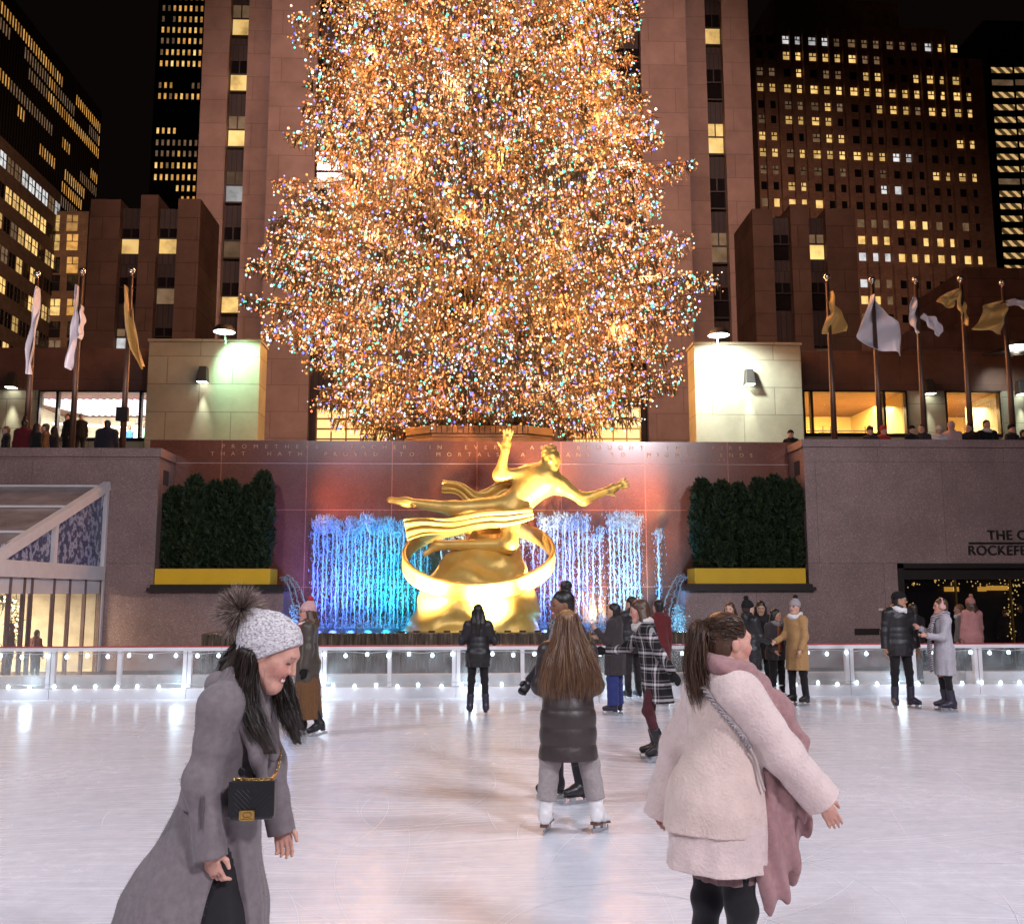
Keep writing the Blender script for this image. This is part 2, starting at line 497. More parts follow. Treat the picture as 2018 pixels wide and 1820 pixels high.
class Sk: pass
def skeleton(H=1.7, female=True, lean=0, side=0, twist=0, hy=0, hp=0, hr=0, ra=None, la=None, rl=None, ll=None, rfy=-8, lfy=8, rfp=0, lfp=0, skates=True, armlen=1.0):
    S = Sk(); s = H/1.70; S.s = s; S.female = female
    T = rot_np(twist, lean, side); S.T = T
    P = np.zeros(3, f4)
    S.P = P
    tf = lambda x, y, z: P+T@np.array((x*s, y*s, z*s), f4)
    S.tf = tf
    sw = .158 if female else .185
    S.neck = tf(0, -.012, .495); S.chest = tf(0, 0, .33); S.waist = tf(0, 0, .14)
    S.sh = {'r': tf(sw, -.01, .45), 'l': tf(-sw, -.01, .45)}
    S.Hd = rot_np(hy+twist, hp+lean*.5, hr)
    S.head = S.neck+S.Hd@np.array((0, .028*s, .165*s), f4)
    ra = ra or ((.16, 0, -1), (.05, .22, -1)); la = la or ((-.16, 0, -1), (-.05, .22, -1))
    rl = rl or ((.04, .03, -1), (.03, -.03, -1)); ll = ll or ((-.04, .03, -1), (-.03, -.03, -1))
    S.el = {}; S.wr = {}; S.fd = {}
    for k, a in (('r', ra), ('l', la)):
        S.el[k] = S.sh[k]+nrm(a[0])*.285*s*armlen; S.wr[k] = S.el[k]+nrm(a[1])*.25*s*armlen
        S.fd[k] = nrm(a[2]) if len(a) > 2 else nrm(a[1])
    S.hip = {'r': tf(.085, 0, -.02), 'l': tf(-.085, 0, -.02)}
    S.kn = {}; S.an = {}; S.ft = {}
    for k, a, fy, fp in (('r', rl, rfy, rfp), ('l', ll, lfy, lfp)):
        S.kn[k] = S.hip[k]+nrm(a[0])*.41*s; S.an[k] = S.kn[k]+nrm(a[1])*.40*s
        S.ft[k] = rot_np(fy, fp)
    S.skates = skates
    low = min(float((S.an[k]-S.ft[k]@np.array((0, 0, .07*s), f4))[2]) for k in 'rl')
    dz = -low+(.078 if skates else 0.0)
    off = np.array((0, 0, dz), f4)
    for nm in ('P', 'neck', 'chest', 'waist', 'head'): setattr(S, nm, getattr(S, nm)+off)
    for nm in ('sh', 'el', 'wr', 'hip', 'kn', 'an'):
        dct = getattr(S, nm)
        for k in dct: dct[k] = dct[k]+off
    S.tf = lambda x, y, z: S.P+T@np.array((x*s, y*s, z*s), f4)
    S.hf = lambda x, y, z: S.head+S.Hd@np.array((x*s, y*s, z*s), f4)
    return S

def hand_prims(S, k, curl=.35, inflate=0.0, fist=0.0):
    s = S.s*(.84 if S.female else .97); w = S.wr[k]; d = S.fd[k]; sgn = 1 if k == 'r' else -1
    # palm faces inwards to the body by default
    pn = np.array((-sgn, .25, 0), f4); pn = nrm(pn-d*float(pn@d))
    side = np.cross(pn, d)*(-sgn)   # towards the thumb
    if side[1] < 0 and abs(side[1]) > .3: side = -side
    M = np.stack([side, d, pn], -1)
    o = lambda x, y, z: w+M@np.array((x*s, y*s, z*s), f4)
    pr = [ell(o(0, .048, 0), np.array((.039, .055, .016))*s+inflate, M), cap(w, o(0, .03, 0), .024*s+inflate, .024*s+inflate)]
    for x, L, i in ((.030, .074, 0), (.010, .084, 1), (-.011, .077, 2), (-.031, .060, 3)):
        c = curl*(1+.15*i)+fist
        a = o(x, .088, .002)
        d1 = M@nrm((x*.6, math.cos(c), math.sin(c))); b = a+d1*L*s*.55
        d2 = M@nrm((x*.4, math.cos(c*2.2), math.sin(c*2.2))); e = b+d2*L*s*.45
        pr += [cap(a-d*.02*s, b, (.0086)*s+inflate, .0080*s+inflate), cap(b, e, .0080*s+inflate, .0064*s+inflate)]
    a = o(.034, .022, .006); b = o(.058, .055, .018); e = o(.060, .085, .024)
    pr += [cap(a, b, .0125*s+inflate, .0105*s+inflate), cap(b, e, .0105*s+inflate, .008*s+inflate)]
    return pr

def body_groups(S, face=True):
    s = S.s; T = S.T; g = []
    tors = [cap(S.tf(0, 0, .0), S.tf(0, 0, .12), .135*s, .115*s, T, (1, .72, 1)), cap(S.tf(0, 0, .14), S.tf(0, .0, .36), .115*s, .145*s, T, (1, .68, 1)),
            cap(S.sh['r'], S.sh['l'], .055*s), cap(S.tf(0, -.01, .46), S.neck+S.Hd@np.array((0, .0, .10*s), f4), .062*s, .053*s)]
    for k in 'rl':
        tors += [cap(S.sh[k], S.el[k], .046*s, .038*s), cap(S.el[k], S.wr[k], .038*s, .026*s),
                 cap(S.hip[k], S.kn[k], .082*s, .052*s), cap(S.kn[k], S.an[k], .053*s, .036*s),
                 cap(S.an[k], S.an[k]+S.ft[k]@np.array((0, .12*s, -.04*s), f4), .035*s, .028*s)]
    g.append(Grp(tors, .04*s))
    for k in 'rl': g.append(Grp(hand_prims(S, k, S.curl[k]), .006*s))
    return g+head_groups(S, face)
def head_groups(S, face=True):
    h = S.hf; M = S.Hd; s = S.s; g = []
    hd = [ell(h(0, -.012, .035), np.array((.074, .094, .088))*s, M), ell(h(0, .022, -.03), np.array((.060, .070, .088))*s, M),
          cap(h(-.048, .0, -.055), h(-.014, .066, -.098), .024*s, .02*s), cap(h(.048, .0, -.055), h(.014, .066, -.098), .024*s, .02*s),
          cap(h(-.012, .070, -.098), h(.012, .070, -.098), .021*s), cap(h(0, -.02, -.05), S.neck, .052*s, .055*s),
          cap(h(-.035, .062, -.028), h(-.045, .045, -.012), .022*s), cap(h(.035, .062, -.028), h(.045, .045, -.012), .022*s),
          cap(h(-.034, .077, .026), h(.034, .077, .026), .012*s)]
    subs = [ell(h(sg*.030, .098, .006), np.array((.017, .016, .012))*s, M) for sg in (-1, 1)]
    g.append(Grp(hd, .03*s, subs=subs, sk=.012*s))
    det = [cap(h(0, .090, .014), h(0, .108, -.024), .0085*s, .0115*s), cap(h(-.010, .094, -.027), h(.010, .094, -.027), .0085*s)]
    if face == 'smile': det += [cap(h(-.026, .076, -.055), h(.0, .0875, -.062), .0075*s), cap(h(.026, .076, -.055), h(0, .0875, -.062), .0075*s), cap(h(-.018, .080, -.069), h(.018, .080, -.069), .0085*s)]
    else: det += [cap(h(-.018, .081, -.058), h(.018, .081, -.058), .0085*s), cap(h(-.015, .081, -.067), h(.015, .081, -.067), .0085*s)]
    g.append(Grp(det, .008*s))
    g.append(Grp([ell(h(sg*.030, .078, .005), np.array((.0135, .0135, .0125))*s, M) for sg in (-1, 1)], .0))
    ears = [ell(h(sg*.076, -.008, -.008), np.array((.009, .019, .032))*s, M) for sg in (-1, 1)]
    g.append(Grp(ears, .01*s))
    return g
def body_col(S, tone, face):
    sk = np.array(SKINS[tone], f4)
    def fn(v):
        q = (v-S.head)@S.Hd/S.s
        c = np.tile(sk, (len(v), 1))
        ax = np.abs(q[:, 0])
        def put(m, rgb, a=1.0): c[m] = c[m]*(1-a)+np.array(rgb, f4)*a
        cheek = (np.hypot(ax-.042, q[:, 2]+.03) < .026) & (q[:, 1] > .03); put(cheek, sk*np.array((1.1, .78, .78)), .5)
        front = q[:, 1] > .06
        if face == 'smile':
            put(front & (ax < .033) & (np.abs(q[:, 2]+.0605-(ax/.033)**2*.009) < .0135), (.42, .12, .10))
            put(front & (ax < .021) & (np.abs(q[:, 2]+.063-(ax/.03)**2*.008) < .0045), (.8, .76, .72))
        else:
            put(front & (ax < .025) & (np.abs(q[:, 2]+.0625) < .0105), (.42, .15, .12), .85)
            put(front & (ax < .022) & (np.abs(q[:, 2]+.0625) < .0016), (.12, .04, .04))
        if face == 'smile':
            put(front & (np.abs(q[:, 2]-.006+((ax-.031)/.02)**2*.004) < .0042) & (np.abs(ax-.031) < .0155), (.05, .03, .028), .9)
            put(front & (np.abs(q[:, 2]-.030+(ax-.03)**2*5) < .0036) & (ax > .014) & (ax < .048), (.10, .055, .045), .6)
            return c
        e = np.hypot((ax-.030)/1.35, (q[:, 2]-.005))
        put(front & (e < .0125), (.07, .035, .03), .75)
        put(front & (e < .0085) & (q[:, 1] > .083), (.55, .52, .5))
        put(front & (np.hypot(ax-.031, q[:, 2]-.005) < .0062) & (q[:, 1] > .08), (.015, .009, .007))
        put(front & (np.abs(q[:, 2]-.029+(ax-.03)**2*4) < .0045) & (ax > .012) & (ax < .05), (.06, .035, .025), .85)
        return c
    return fn

def fold(n, amp, S, z0, z1, ph=0.0, cx=(0, 0)):
    """soft vertical folds that deepen towards the hem"""
    def fn(P):
        t = np.clip((z0-P[:, 2])/(z0-z1), 0, 1.1)
        a = np.arctan2(P[:, 1]-cx[1]*t, P[:, 0]-cx[0]*t)
        return (amp*t*(np.sin(a*n+ph+1.2*np.sin(P[:, 2]*3+ph))*.7+.3*np.sin(a*n*2.3+ph*2))).astype(f4)
    return fn
def wrinkle(S, amp=.006, f=26.0):
    def fn(P):
        x = P*f
        return (amp*(np.sin(x[:, 0]+1.7*np.sin(x[:, 2]*.6))*np.sin(x[:, 2]*1.15+x[:, 1]*.8)+.5*np.sin(x[:, 2]*2.1+x[:, 0]*1.3)*np.sin(x[:, 1]*1.7))).astype(f4)
    return fn
def quilt(amp, step, z0=0.0):
    def fn(P): return (amp*(1-np.abs(np.sin((P[:, 2]-z0)*math.pi/step))**.6)-amp*.4).astype(f4)
    return fn

def coat_mesh(name, S, mat_, res, hem=.0, flare=.20, thick=.0, style='wool', sweep=(0, 0), sleeve=1.0, collar=True, notch=None, depth=.78, folds=(7, .012), waist=None, cut_n=(0, 0, 1), arms='rl', post=None, slv=(.062, .05, .045), shoulders=0.0, raw=False):
    s = S.s; T = S.T
    hem_z = hem
    up = [cap(S.tf(0, 0, .06), S.tf(0, 0, .16), (.15+thick)*s, (.14+thick)*s if waist is None else waist, T, (1, .76, 1)),
          cap(S.tf(0, 0, .16), S.tf(0, 0, .36), (.14+thick)*s if waist is None else waist, (.162+thick)*s, T, (1, .74, 1)),
          cap(S.sh['r']+T@np.array((-.02*s, 0, -.01*s), f4), S.sh['l']+T@np.array((.02*s, 0, -.01*s), f4), (.068+shoulders+thick*.5)*s),
          cap(S.neck, S.sh['r'], (.074+thick*.4)*s, (.058+thick*.4)*s), cap(S.neck, S.sh['l'], (.074+thick*.4)*s, (.058+thick*.4)*s)]
    disp = {'puffer': quilt(.0055, .10), 'puffer2': quilt(.008, .135), 'fleece': wrinkle(S, .007, 14)}.get(style, wrinkle(S, .004, 20))
    subs = []
    hc = np.array((S.P[0]+sweep[0], S.P[1]+sweep[1], hem_z), f4)
    top = S.tf(0, 0, .10)
    M = rot_np(math.degrees(math.atan2(T[1, 0], T[0, 0])))
    sk_ = [cap(top, (top*.5+hc*.5)+np.array((0, 0, .06), f4)*0, (.15+thick)*s, (.5*(.16+thick)*s+.5*flare), M, (1, depth, 1)),
           cap(top*.5+hc*.5, hc-np.array((0, 0, .12), f4), (.5*(.16+thick)*s+.5*flare), flare*1.04, M, (1, depth, 1)),
           ell(S.tf(0, -.015, -.03), np.array((.172+thick, .14+thick, .13))*s, T)]
    if notch is not None: subs = notch
    fd = fold(folds[0], folds[1], S, float(S.P[2]), hem_z)
    d2 = (lambda P: fd(P)+disp(P)) if style.startswith('puffer') else (lambda P: fd(P)+.5*disp(P))
    gs = [Grp(up+sk_, .05*s, cuts=[((0, 0, hem_z), (0, 0, -1))], subs=subs, disp=d2)]
    sl = []
    for k in arms:
        w = S.el[k]+(S.wr[k]-S.el[k])*(sleeve[k] if isinstance(sleeve, dict) else sleeve)
        dirn = nrm(S.wr[k]-S.el[k])
        gs.append(Grp([cap(S.sh[k], S.el[k], (slv[0]+thick*.5)*s, (slv[1]+thick*.5)*s), cap(S.el[k], w+dirn*.03, (slv[1]+thick*.5)*s, (slv[2]+thick*.4)*s)], .03*s, cuts=[(w, dirn)],
                      disp=(lambda P, d_=disp, e=S.el[k]: d_(P)*.6+(.006*np.sin(np.linalg.norm(P-e, axis=1)*75)*np.exp(-np.linalg.norm(P-e, axis=1)**2/.012)).astype(f4))))
    if collar:
        nn = S.neck
        gs.append(Grp([cap(S.tf(0, -.02, .46), S.neck+S.Hd@np.array((0, -.012, .035*s), f4), (.085+thick*.5)*s, (.078+thick*.5)*s)], .02))
    if raw: return gs
    return sdf_mesh(name, gs, res, mat_, k=.05*s, post=post)

def pants_mesh(name, S, mat_, res, extra=.012, flare=0.0, top=.06, length=1.0):
    s = S.s; pr = [cap(S.tf(0, 0, -.02), S.tf(0, 0, top), (.14+extra)*s, .135*s, S.T, (1, .76, 1))]
    gs = [Grp(pr, .03)]
    for k in 'rl':
        e = S.kn[k]+(S.an[k]-S.kn[k])*length
        d = nrm(S.an[k]-S.kn[k])
        gs.append(Grp([cap(S.hip[k], S.kn[k], (.086+extra)*s, (.056+extra+flare*.5)*s), cap(S.kn[k], e+d*.03, (.056+extra+flare*.5)*s, (.040+extra+flare)*s)], .03*s, cuts=[(e, d)],
                      disp=lambda P, kk=S.kn[k]: (.004*np.sin(P[:, 2]*48+P[:, 0]*20)*np.exp(-np.abs(P[:, 2]-kk[2])*4)).astype(f4)))
    return sdf_mesh(name, gs, res, mat_, k=.03*s)

def skate_parts(S, root, k, mat_, res, sole=None, label=None):
    """boot with its blade; local frame at the ankle"""
    s = S.s; M = S.ft[k]; a = S.an[k]
    o = lambda x, y, z: a+M@np.array((x*s, y*s, z*s), f4)
    shaft = nrm(S.kn[k]-a)
    g = [Grp([cap(a+shaft*.18*s, o(0, -.01, .0), .060*s, .054*s), cap(o(0, -.02, -.03), o(0, .06, -.028), .046*s, .045*s), cap(o(0, .06, -.030), o(0, .150, -.044), .045*s, .034*s), cap(o(0, -.035, .0), o(0, -.038, -.05), .036*s, .032*s)], .03*s,
             cuts=[(a+shaft*.19*s, shaft), (o(0, 0, -.071), M@np.array((0, 0, -1), f4))])]
    b = link('skate', sdf_mesh('skate', g, res, mat_), root)
    if label: b['label'] = label
    mb = MB()
    pt = lambda x, y, z: Vector(o(x, y, z))
    # heel, sole, stanchions, blade
    def bx(x0, x1, y0, y1, z0, z1, mi):
        vs = [o(x, y, z) for x in (x0, x1) for y in (y0, y1) for z in (z0, z1)]
        mb.add(vs, [(0, 1, 3, 2), (4, 6, 7, 5), (0, 4, 5, 1), (2, 3, 7, 6), (0, 2, 6, 4), (1, 5, 7, 3)], mi)
    q = .078/s
    bx(-.030, .030, -.066, .0, -.094, -.0705, 0); bx(-.032, .032, .03, .165, -.082, -.0705, 0)
    bx(-.026, .026, -.066, .165, -.0745, -.070, 0)
    sb = link('sole', mb.mesh('sole', sole or mat_), b)
    mb = MB()
    bx(-.012, .012, -.055, -.02, -.07-q*.62, -.0945, 0); bx(-.012, .012, .07, .12, -.07-q*.62, -.0825, 0)
    bx(-.0035, .0035, -.085, .165, -.07-q, -.07-q*.6, 0); bx(-.0034, .0034, .165, .178, -.07-q*.9, -.07-q*.3, 0)
    link('blade', mb.mesh('blade', STEEL), b)
    return b

def hat_mesh(S, mat_, res, tall=.0, brim=True, slouch=0.0, low=.012):
    h = S.hf; s = S.s; M = S.Hd
    pr = [ell(h(0, -.014, .052), np.array((.086, .106, .086+tall*.5))*s, M)]
    if tall: pr.append(cap(h(0, -.03-slouch*.5, .08), h(0, -.04-slouch, .10+tall), .07*s, .035*s))
    def d(P):
        q = (P-S.head)@M; a = np.arctan2(q[:, 0], q[:, 1]); return (.0022*np.sin(a*26)).astype(f4)
    g = [Grp(pr, .05*s, cuts=[(h(0, 0, low), M@nrm((0, .28, -1)))], disp=d)]
    if brim:
        up = M@nrm((0, -.28, 1))
        g.append(Grp([ell(h(0, -.012, .04), np.array((.093, .113, .09))*s, M)], .01, cuts=[(h(0, 0, low-.004), -up), (h(0, 0, low+.05), up)],
                     disp=lambda P: (.0016*np.sin(((P-S.head)@M)[:, 2]*420)).astype(f4)))
    return sdf_mesh('hat', g, res, mat_, k=.006)

def hair_groups(S, style, length=.3):
    h = S.hf; s = S.s; M = S.Hd; dn = np.array((0, 0, -1), f4)
    cut = [(h(0, .070, .02), M@nrm((0, 1, -.55)))]
    ear = [] if style in ('long', 'bob') else [ell(h(sg*.088, .012, -.014), np.array((.03, .034, .042))*s, M) for sg in (-1, 1)]
    g = [Grp([ell(h(0, -.020, .042), np.array((.083, .100, .093))*s, M), ell(h(0, -.045, -.02), np.array((.072, .07, .085))*s, M)], .02*s, cuts=cut, subs=ear)]
    if style == 'long':
        pr = []
        for x, y, r_ in ((-.055, -.045, .04), (0, -.075, .046), (.055, -.045, .04), (-.078, -.005, .027), (.078, -.005, .027)):
            a = h(x, y, .0); b = a+dn*length*.5*s+S.T@np.array((x*.35, -.035, 0), f4); c = a+dn*length*s+S.T@np.array((x*.5, -.045, 0), f4)
            pr += [cap(a, b, r_*s, r_*1.05*s), cap(b, c, r_*1.05*s, r_*.55*s)]
        g.append(Grp(pr, .03*s, disp=lambda P: (.003*np.sin(P[:, 0]*180+4*np.sin(P[:, 2]*9))).astype(f4)))
    elif style == 'pony':
        a = h(0, -.105, .045); b = a+S.Hd@np.array((0, -.05, .005), f4)*s; c = b+dn*length*.5*s+S.Hd@np.array((0, -.02, 0), f4); e = b+dn*length*s
        g.append(Grp([cap(a, b, .028*s, .036*s), cap(b, c, .038*s, .042*s), cap(c, e, .042*s, .016*s)], .03*s))
    elif style == 'bun':
        g.append(Grp([ell(h(0, -.05, .165), np.array((.052, .052, .05))*s, M), cap(h(0, -.05, .11), h(0, -.05, .15), .03*s)], .015*s, disp=lambda P: (.004*np.sin(P[:, 0]*150)*np.sin(P[:, 2]*140)).astype(f4)))
    elif style == 'bob':
        pr = [cap(h(x, y, .02), h(x*1.1, y, -.14), .036*s, .028*s) for x, y in ((-.06, -.03), (0, -.07), (.06, -.03))]
        g.append(Grp(pr, .03*s))
    return g

def scarf_mesh(S, mat_, res, tail=None, thick=.043):
    s = S.s; n = S.neck; U = S.T
    ring = []
    for i in range(9):
        a0 = 2*math.pi*i/9; a1 = 2*math.pi*(i+1)/9
        f_ = lambda a: n+U@np.array((.090*math.cos(a), .084*math.sin(a)+.02, .022+.012*math.sin(a*2)-.018*math.sin(a)), f4)*s
        ring.append(cap(f_(a0), f_(a1), thick*s, thick*s, None, None))
    g = [Grp(ring, .02, disp=wrinkle(S, .006, 40))]
    if tail is not None:
        for (pts, w) in tail:
            pr = [cap(pts[i], pts[i+1], w, w*1.05, U, (1, .3, 1)) for i in range(len(pts)-1)]
            g.append(Grp(pr, .02, disp=wrinkle(S, .005, 30)))
    return sdf_mesh('scarf', g, res, mat_, k=.02)

def person(label, loc, rz, H=1.7, female=True, pose=None, tone='light', hair=None, coat=None, pants=None, hat=None, scarf=None, gloves=None, boots=((.02, .02, .022), None), res=.013, face=True, group=None, curl=(.35, .35), glasses=False, skates=True, skirt=None, extra=None):
    S = skeleton(H=H, female=female, skates=skates, **(pose or {}))
    S.curl = {'r': curl[0], 'l': curl[1]}
    root = empty('person', loc, R(rz), label, 'person', group)
    link('body', sdf_mesh('body', body_groups(S, face), res if res > .007 else res*.78, SKIN, k=.007*S.s, colfn=body_col(S, tone, face)), root)
    if hair:
        c, st = hair[0], hair[1]
        link('hair', sdf_mesh('hair', hair_groups(S, st, hair[2] if len(hair) > 2 else .3), res*.9, cloth('hair_'+c, HAIRS[c], 'hair'), k=.015), root)
    if pants:
        kw = dict(pants[1]) if len(pants) > 1 else {}
        link('trousers', pants_mesh('trousers', S, pants[0], res, **kw), root)
    if skirt:
        kw = dict(skirt[1])
        link('skirt', coat_mesh('skirt', S, skirt[0], res, collar=False, arms='', **kw), root)
    if coat:
        kw = dict(coat[1]) if len(coat) > 1 else {}
        link('coat', coat_mesh('coat', S, coat[0], res, **kw), root)
    if hat:
        hb = link('hat', hat_mesh(S, hat[0], res*.8, **(hat[2] if len(hat) > 2 else {})), root)
        if len(hat) > 1 and hat[1]:
            pr = S.hf(0, -.04, .165+(hat[2].get('tall', 0)*.8 if len(hat) > 2 else 0))
            link('pompom', sdf_mesh('pompom', [Grp([ell(pr, np.array((.042, .042, .04))*S.s)], 0, disp=lambda P: (.006*np.sin(P[:, 0]*190)*np.sin(P[:, 1]*170)*np.sin(P[:, 2]*180)).astype(f4))], res*.7, hat[1]), hb)
    if scarf:
        link('scarf', scarf_mesh(S, scarf[0], res, scarf[1](S) if len(scarf) > 1 and scarf[1] else None), root)
    if gloves:
        for k in 'rl':
            link('glove', sdf_mesh('glove', [Grp(hand_prims(S, k, S.curl[k], .006), .012)], res*.7, gloves), root)
    if boots:
        for k in 'rl':
            col = boots[0]; sole = boots[1]
            if skates: skate_parts(S, root, k, col, res*.8, sole)
            else:
                a = S.an[k]; M = S.ft[k]; o = lambda x, y, z: a+M@np.array((x, y, z), f4)*S.s
                link('boot', sdf_mesh('boot', [Grp([cap(o(0, 0, .14), o(0, -.01, 0), .052, .046), cap(o(0, -.03, -.03), o(0, .13, -.042), .04, .034)], .03, cuts=[(o(0, 0, -.07), (0, 0, -1))])], res, col), root)
    if glasses:
        mb = MB()
        for sg in (-1, 1):
            mb.tube([S.hf(sg*.031+.021*math.cos(a), .098, .004+.018*math.sin(a)) for a in np.linspace(0, 6.283, 13)], .0022, 5)
            mb.tube([S.hf(sg*.052, .097, .008), S.hf(sg*.08, .0, .008)], .0022, 5)
        mb.build('glasses', cloth('spectacle_frame', (.02, .015, .015), 'leather'), root)
    if extra: extra(S, root)
    return root, S

# ------------------------------------------------------------------ surfaces of the place
def ice_mat():
    t = NT('ice'); t.set(Roughness=.2)
    t.b.inputs['Specular IOR Level'].default_value = .27
    vec = t.obj()
    big = t.noise(.35, vec, 4); fine = t.noise(7, vec, 6, .7)
    # skate scratches: stretched noise laid along several directions and warped into arcs
    wp = t.n('TexNoise'); wp.inputs['Scale'].default_value = .22; wp.inputs['Detail'].default_value = 1; t.l(vec, wp.inputs['Vector'])
    wv = t.n('MixRGB', blend_type='ADD'); wv.inputs[0].default_value = 1.0; t.l(vec, wv.inputs[1])
    ms = t.n('VectorMath', operation='SCALE'); t.l(wp.outputs['Color'], ms.inputs[0]); ms.inputs['Scale'].default_value = 2.6
    t.l(ms.outputs[0], wv.inputs[2])
    tot = None
    for ang, sx, sy in ((15, .5, 38), (75, .6, 45), (-38, .45, 33), (-5, .3, 52), (48, .8, 60)):
        mp = t.n('Mapping'); mp.inputs['Rotation'].default_value = (0, 0, R(ang)); mp.inputs['Scale'].default_value = (sx, sy, 1); t.l(wv.outputs[0], mp.inputs[0])
        n = t.noise(1.0, mp.outputs[0], 2, .5)
        line = t.ramp(n, [(.64, (0, 0, 0)), (.70, (1, 1, 1))])
        tot = line if tot is None else t.mix(1.0, tot, line, 'ADD')
    bw = t.n('RGBToBW'); t.l(tot, bw.inputs[0]); sc = bw.outputs[0]
    base = t.ramp(big, [(.3, (.66, .66, .73)), (.7, (.80, .79, .86))])
    base = t.mix(t.math('MULTIPLY', sc, .06), base, (.93, .92, .95))
    base = t.mix(1.0, base, t.ramp(fine, [(.3, (.90, .90, .91)), (.7, (1.05, 1.05, 1.05))]), 'MULTIPLY')
    t.l(base, t.b.inputs['Base Color'])
    r_ = t.math('ADD', t.math('ADD', .06, t.math('MULTIPLY', big, .20)), t.math('ADD', t.math('MULTIPLY', sc, .16), t.math('MULTIPLY', fine, .16)))
    t.l(r_, t.b.inputs['Roughness'])
    h = t.math('ADD', t.math('MULTIPLY', sc, .5), t.math('MULTIPLY', fine, .9))
    t.bump(h, .06, .012)
    return t.m
def water_mat():
    t = NT('pool_water'); t.set(Base_Color=(.02, .05, .08), Roughness=.06)
    t.bump(t.noise(6, detail=4), .6, .05)
    return t.m
YB = 17.8                                   # rink barrier
YW, YF = 25.5, 24.3                         # red granite wall, front of the grey granite walls
TZ = 4.8                                    # street level terrace
M_pink = stone('pink_granite', (.32, .205, .19), 3.3, 2.6, .008, .6, .05, .38, .28, 55, .03, .5, .0, blotch=.3)
M_red = stone('red_granite', (.23, .070, .040), 2.25, 2.02, .010, 2.6, .06, .2, .25, 70, .01, .6, .3, offset=0.0, blotch=.3)
M_lime = stone('limestone', (.42, .32, .27), 2.6, 1.15, .02, .62, .10, .85, blotch=.25)
M_lime2 = stone('pale_limestone', (.34, .32, .25), 2.5, 1.1, .018, .6, .08, .85, blotch=.25)
M_band = stone('brown_stone_band', (.16, .085, .07), 3.4, 1.3, .012, .7, .08, .7, blotch=.4)
M_dark = mat('dark_bronze', (.03, .022, .02), .4, .3, vary=.15)
M_spandrel = stone('dark_spandrel', (.045, .03, .03), .35, 6, .03, .45, .15, .5, blotch=.3)
M_white = mat('white_board', (.72, .68, .70), .35, vary=.08, vscale=3, bump=.02)
M_wframe = mat('white_frame', (.80, .74, .75), .4, vary=.08)
M_redrail = mat('red_rail', (.45, .02, .03), .35, vary=.1)
M_pave = stone('paving', (.17, .13, .125), .9, .9, .01, .5, .1, .5, .2, 60)
M_ice = ice_mat()

def struct(o): o['kind'] = 'structure'; return o
# ground, ice, walkway, terrace
struct(MB().box(-600, 600, -300, 900, -.6, -.30).build('ground', mat('asphalt', (.05, .045, .045), .8)))
struct(MB().box(-22, 22, -9, YB+.1, -.2, 0).build('ice_rink', M_ice))
struct(MB().box(-30, 30, YB+.1, YW+.6, -.2, -.004).build('walkway', M_pave))
struct(MB().box(-70, 70, YW+.62, 140, TZ-.5, TZ).build('terrace', M_pave))

# ------------------------------------------------------------------ sunken plaza walls
w = empty('red_wall', (0, YW, 0), 0, 'polished red granite wall with gold inscription behind the gilded statue', 'wall')
XR0, XR1 = V(340, 900, YW).x, V(1552, 900, YW).x
ZR = V(946, 869, YW).z
MB().box(XR0-.6, XR1+.6, 0, .6, 0, ZR).build('wall', M_red, w)
MB().box(XR0-.6, XR1+.6, -.012, .0, ZR-.62, ZR-.60).build('joint', mat('pale_joint', (.5, .3, .26), .5), w)
M_gold = mat('gilt_letter', (.62, .33, .16), .5, .2, vary=.1)
def inscription(body, u0, u1, v, h):
    a = V(u0, v, YW); b = V(u1, v, YW)
    text('inscription', body, h, (a.x, -.012, a.z), M_gold, spacing=3.0, depth=.006, width=b.x-a.x, parent=w)
inscription('PROMETHEVS  TEACHER  IN  EVERY  ART  BROUGHT  THE  FIRE', 437, 1460, 881, .15)
inscription('THAT  HATH  PROVED  TO  MORTALS  A  MEANS  TO  MIGHTY  ENDS', 415, 1482, 895, .15)
inscription('AESCHYLUS', 1340, 1428, 909, .075)

XL = V(312, 950, YF).x; ZL = V(200, 880, YF).z
XRt = V(1586, 950, YF).x; ZRt = V(1800, 869, YF).z
ZLEDGE = V(430, 1163, YF).z
w = empty('granite_wall', (XL, YF, 0), 0, 'speckled granite wall left of the statue, behind the glass pavilion', 'wall')
w.location = (0, 0, 0)
MB().box(-34, XL, YF, YW+.6, 0, ZL-.22).build('wall', M_pink, w)
MB().box(-34, XL+.05, YF-.05, YW+.62, ZL-.22, ZL).build('coping', M_pink, w)
XLl = V(556, 1200, YF).x
MB().box(XL, XLl, YF, YW, 0, ZLEDGE).build('ledge_wall', M_pink, w)
MB().box(XL-.12, XLl+.05, YF-.16, YW-.1, ZLEDGE, ZLEDGE+.09).box(XL-.06, XLl, YF-.08, YW-.1, ZLEDGE+.09, ZLEDGE+.17).build('ledge', M_dark, w)
for z in (4.6, 4.0): MB().box(XL, XL+.012, YF+.35, YF+.75, z, z+.38).build('vent', M_dark, w)
w = empty('granite_wall', (0, 0, 0), 0, 'speckled granite wall right of the statue with raised sign lettering and doors', 'wall')
XD = V(1778, 1122, YF).x; ZD = V(1778, 1122, YF).z
MB().box(XRt, XD, YF, YW+.6, 0, ZRt-.2).box(XD, 34, YF, YW+.6, ZD, ZRt-.2).build('wall', M_pink, w)
MB().box(XRt-.05, 34, YF-.05, YW+.62, ZRt-.2, ZRt).build('coping', M_pink, w)
XRl = V(1350, 1200, YF).x
MB().box(XRl, XRt, YF, YW, 0, ZLEDGE).build('ledge_wall', M_pink, w)
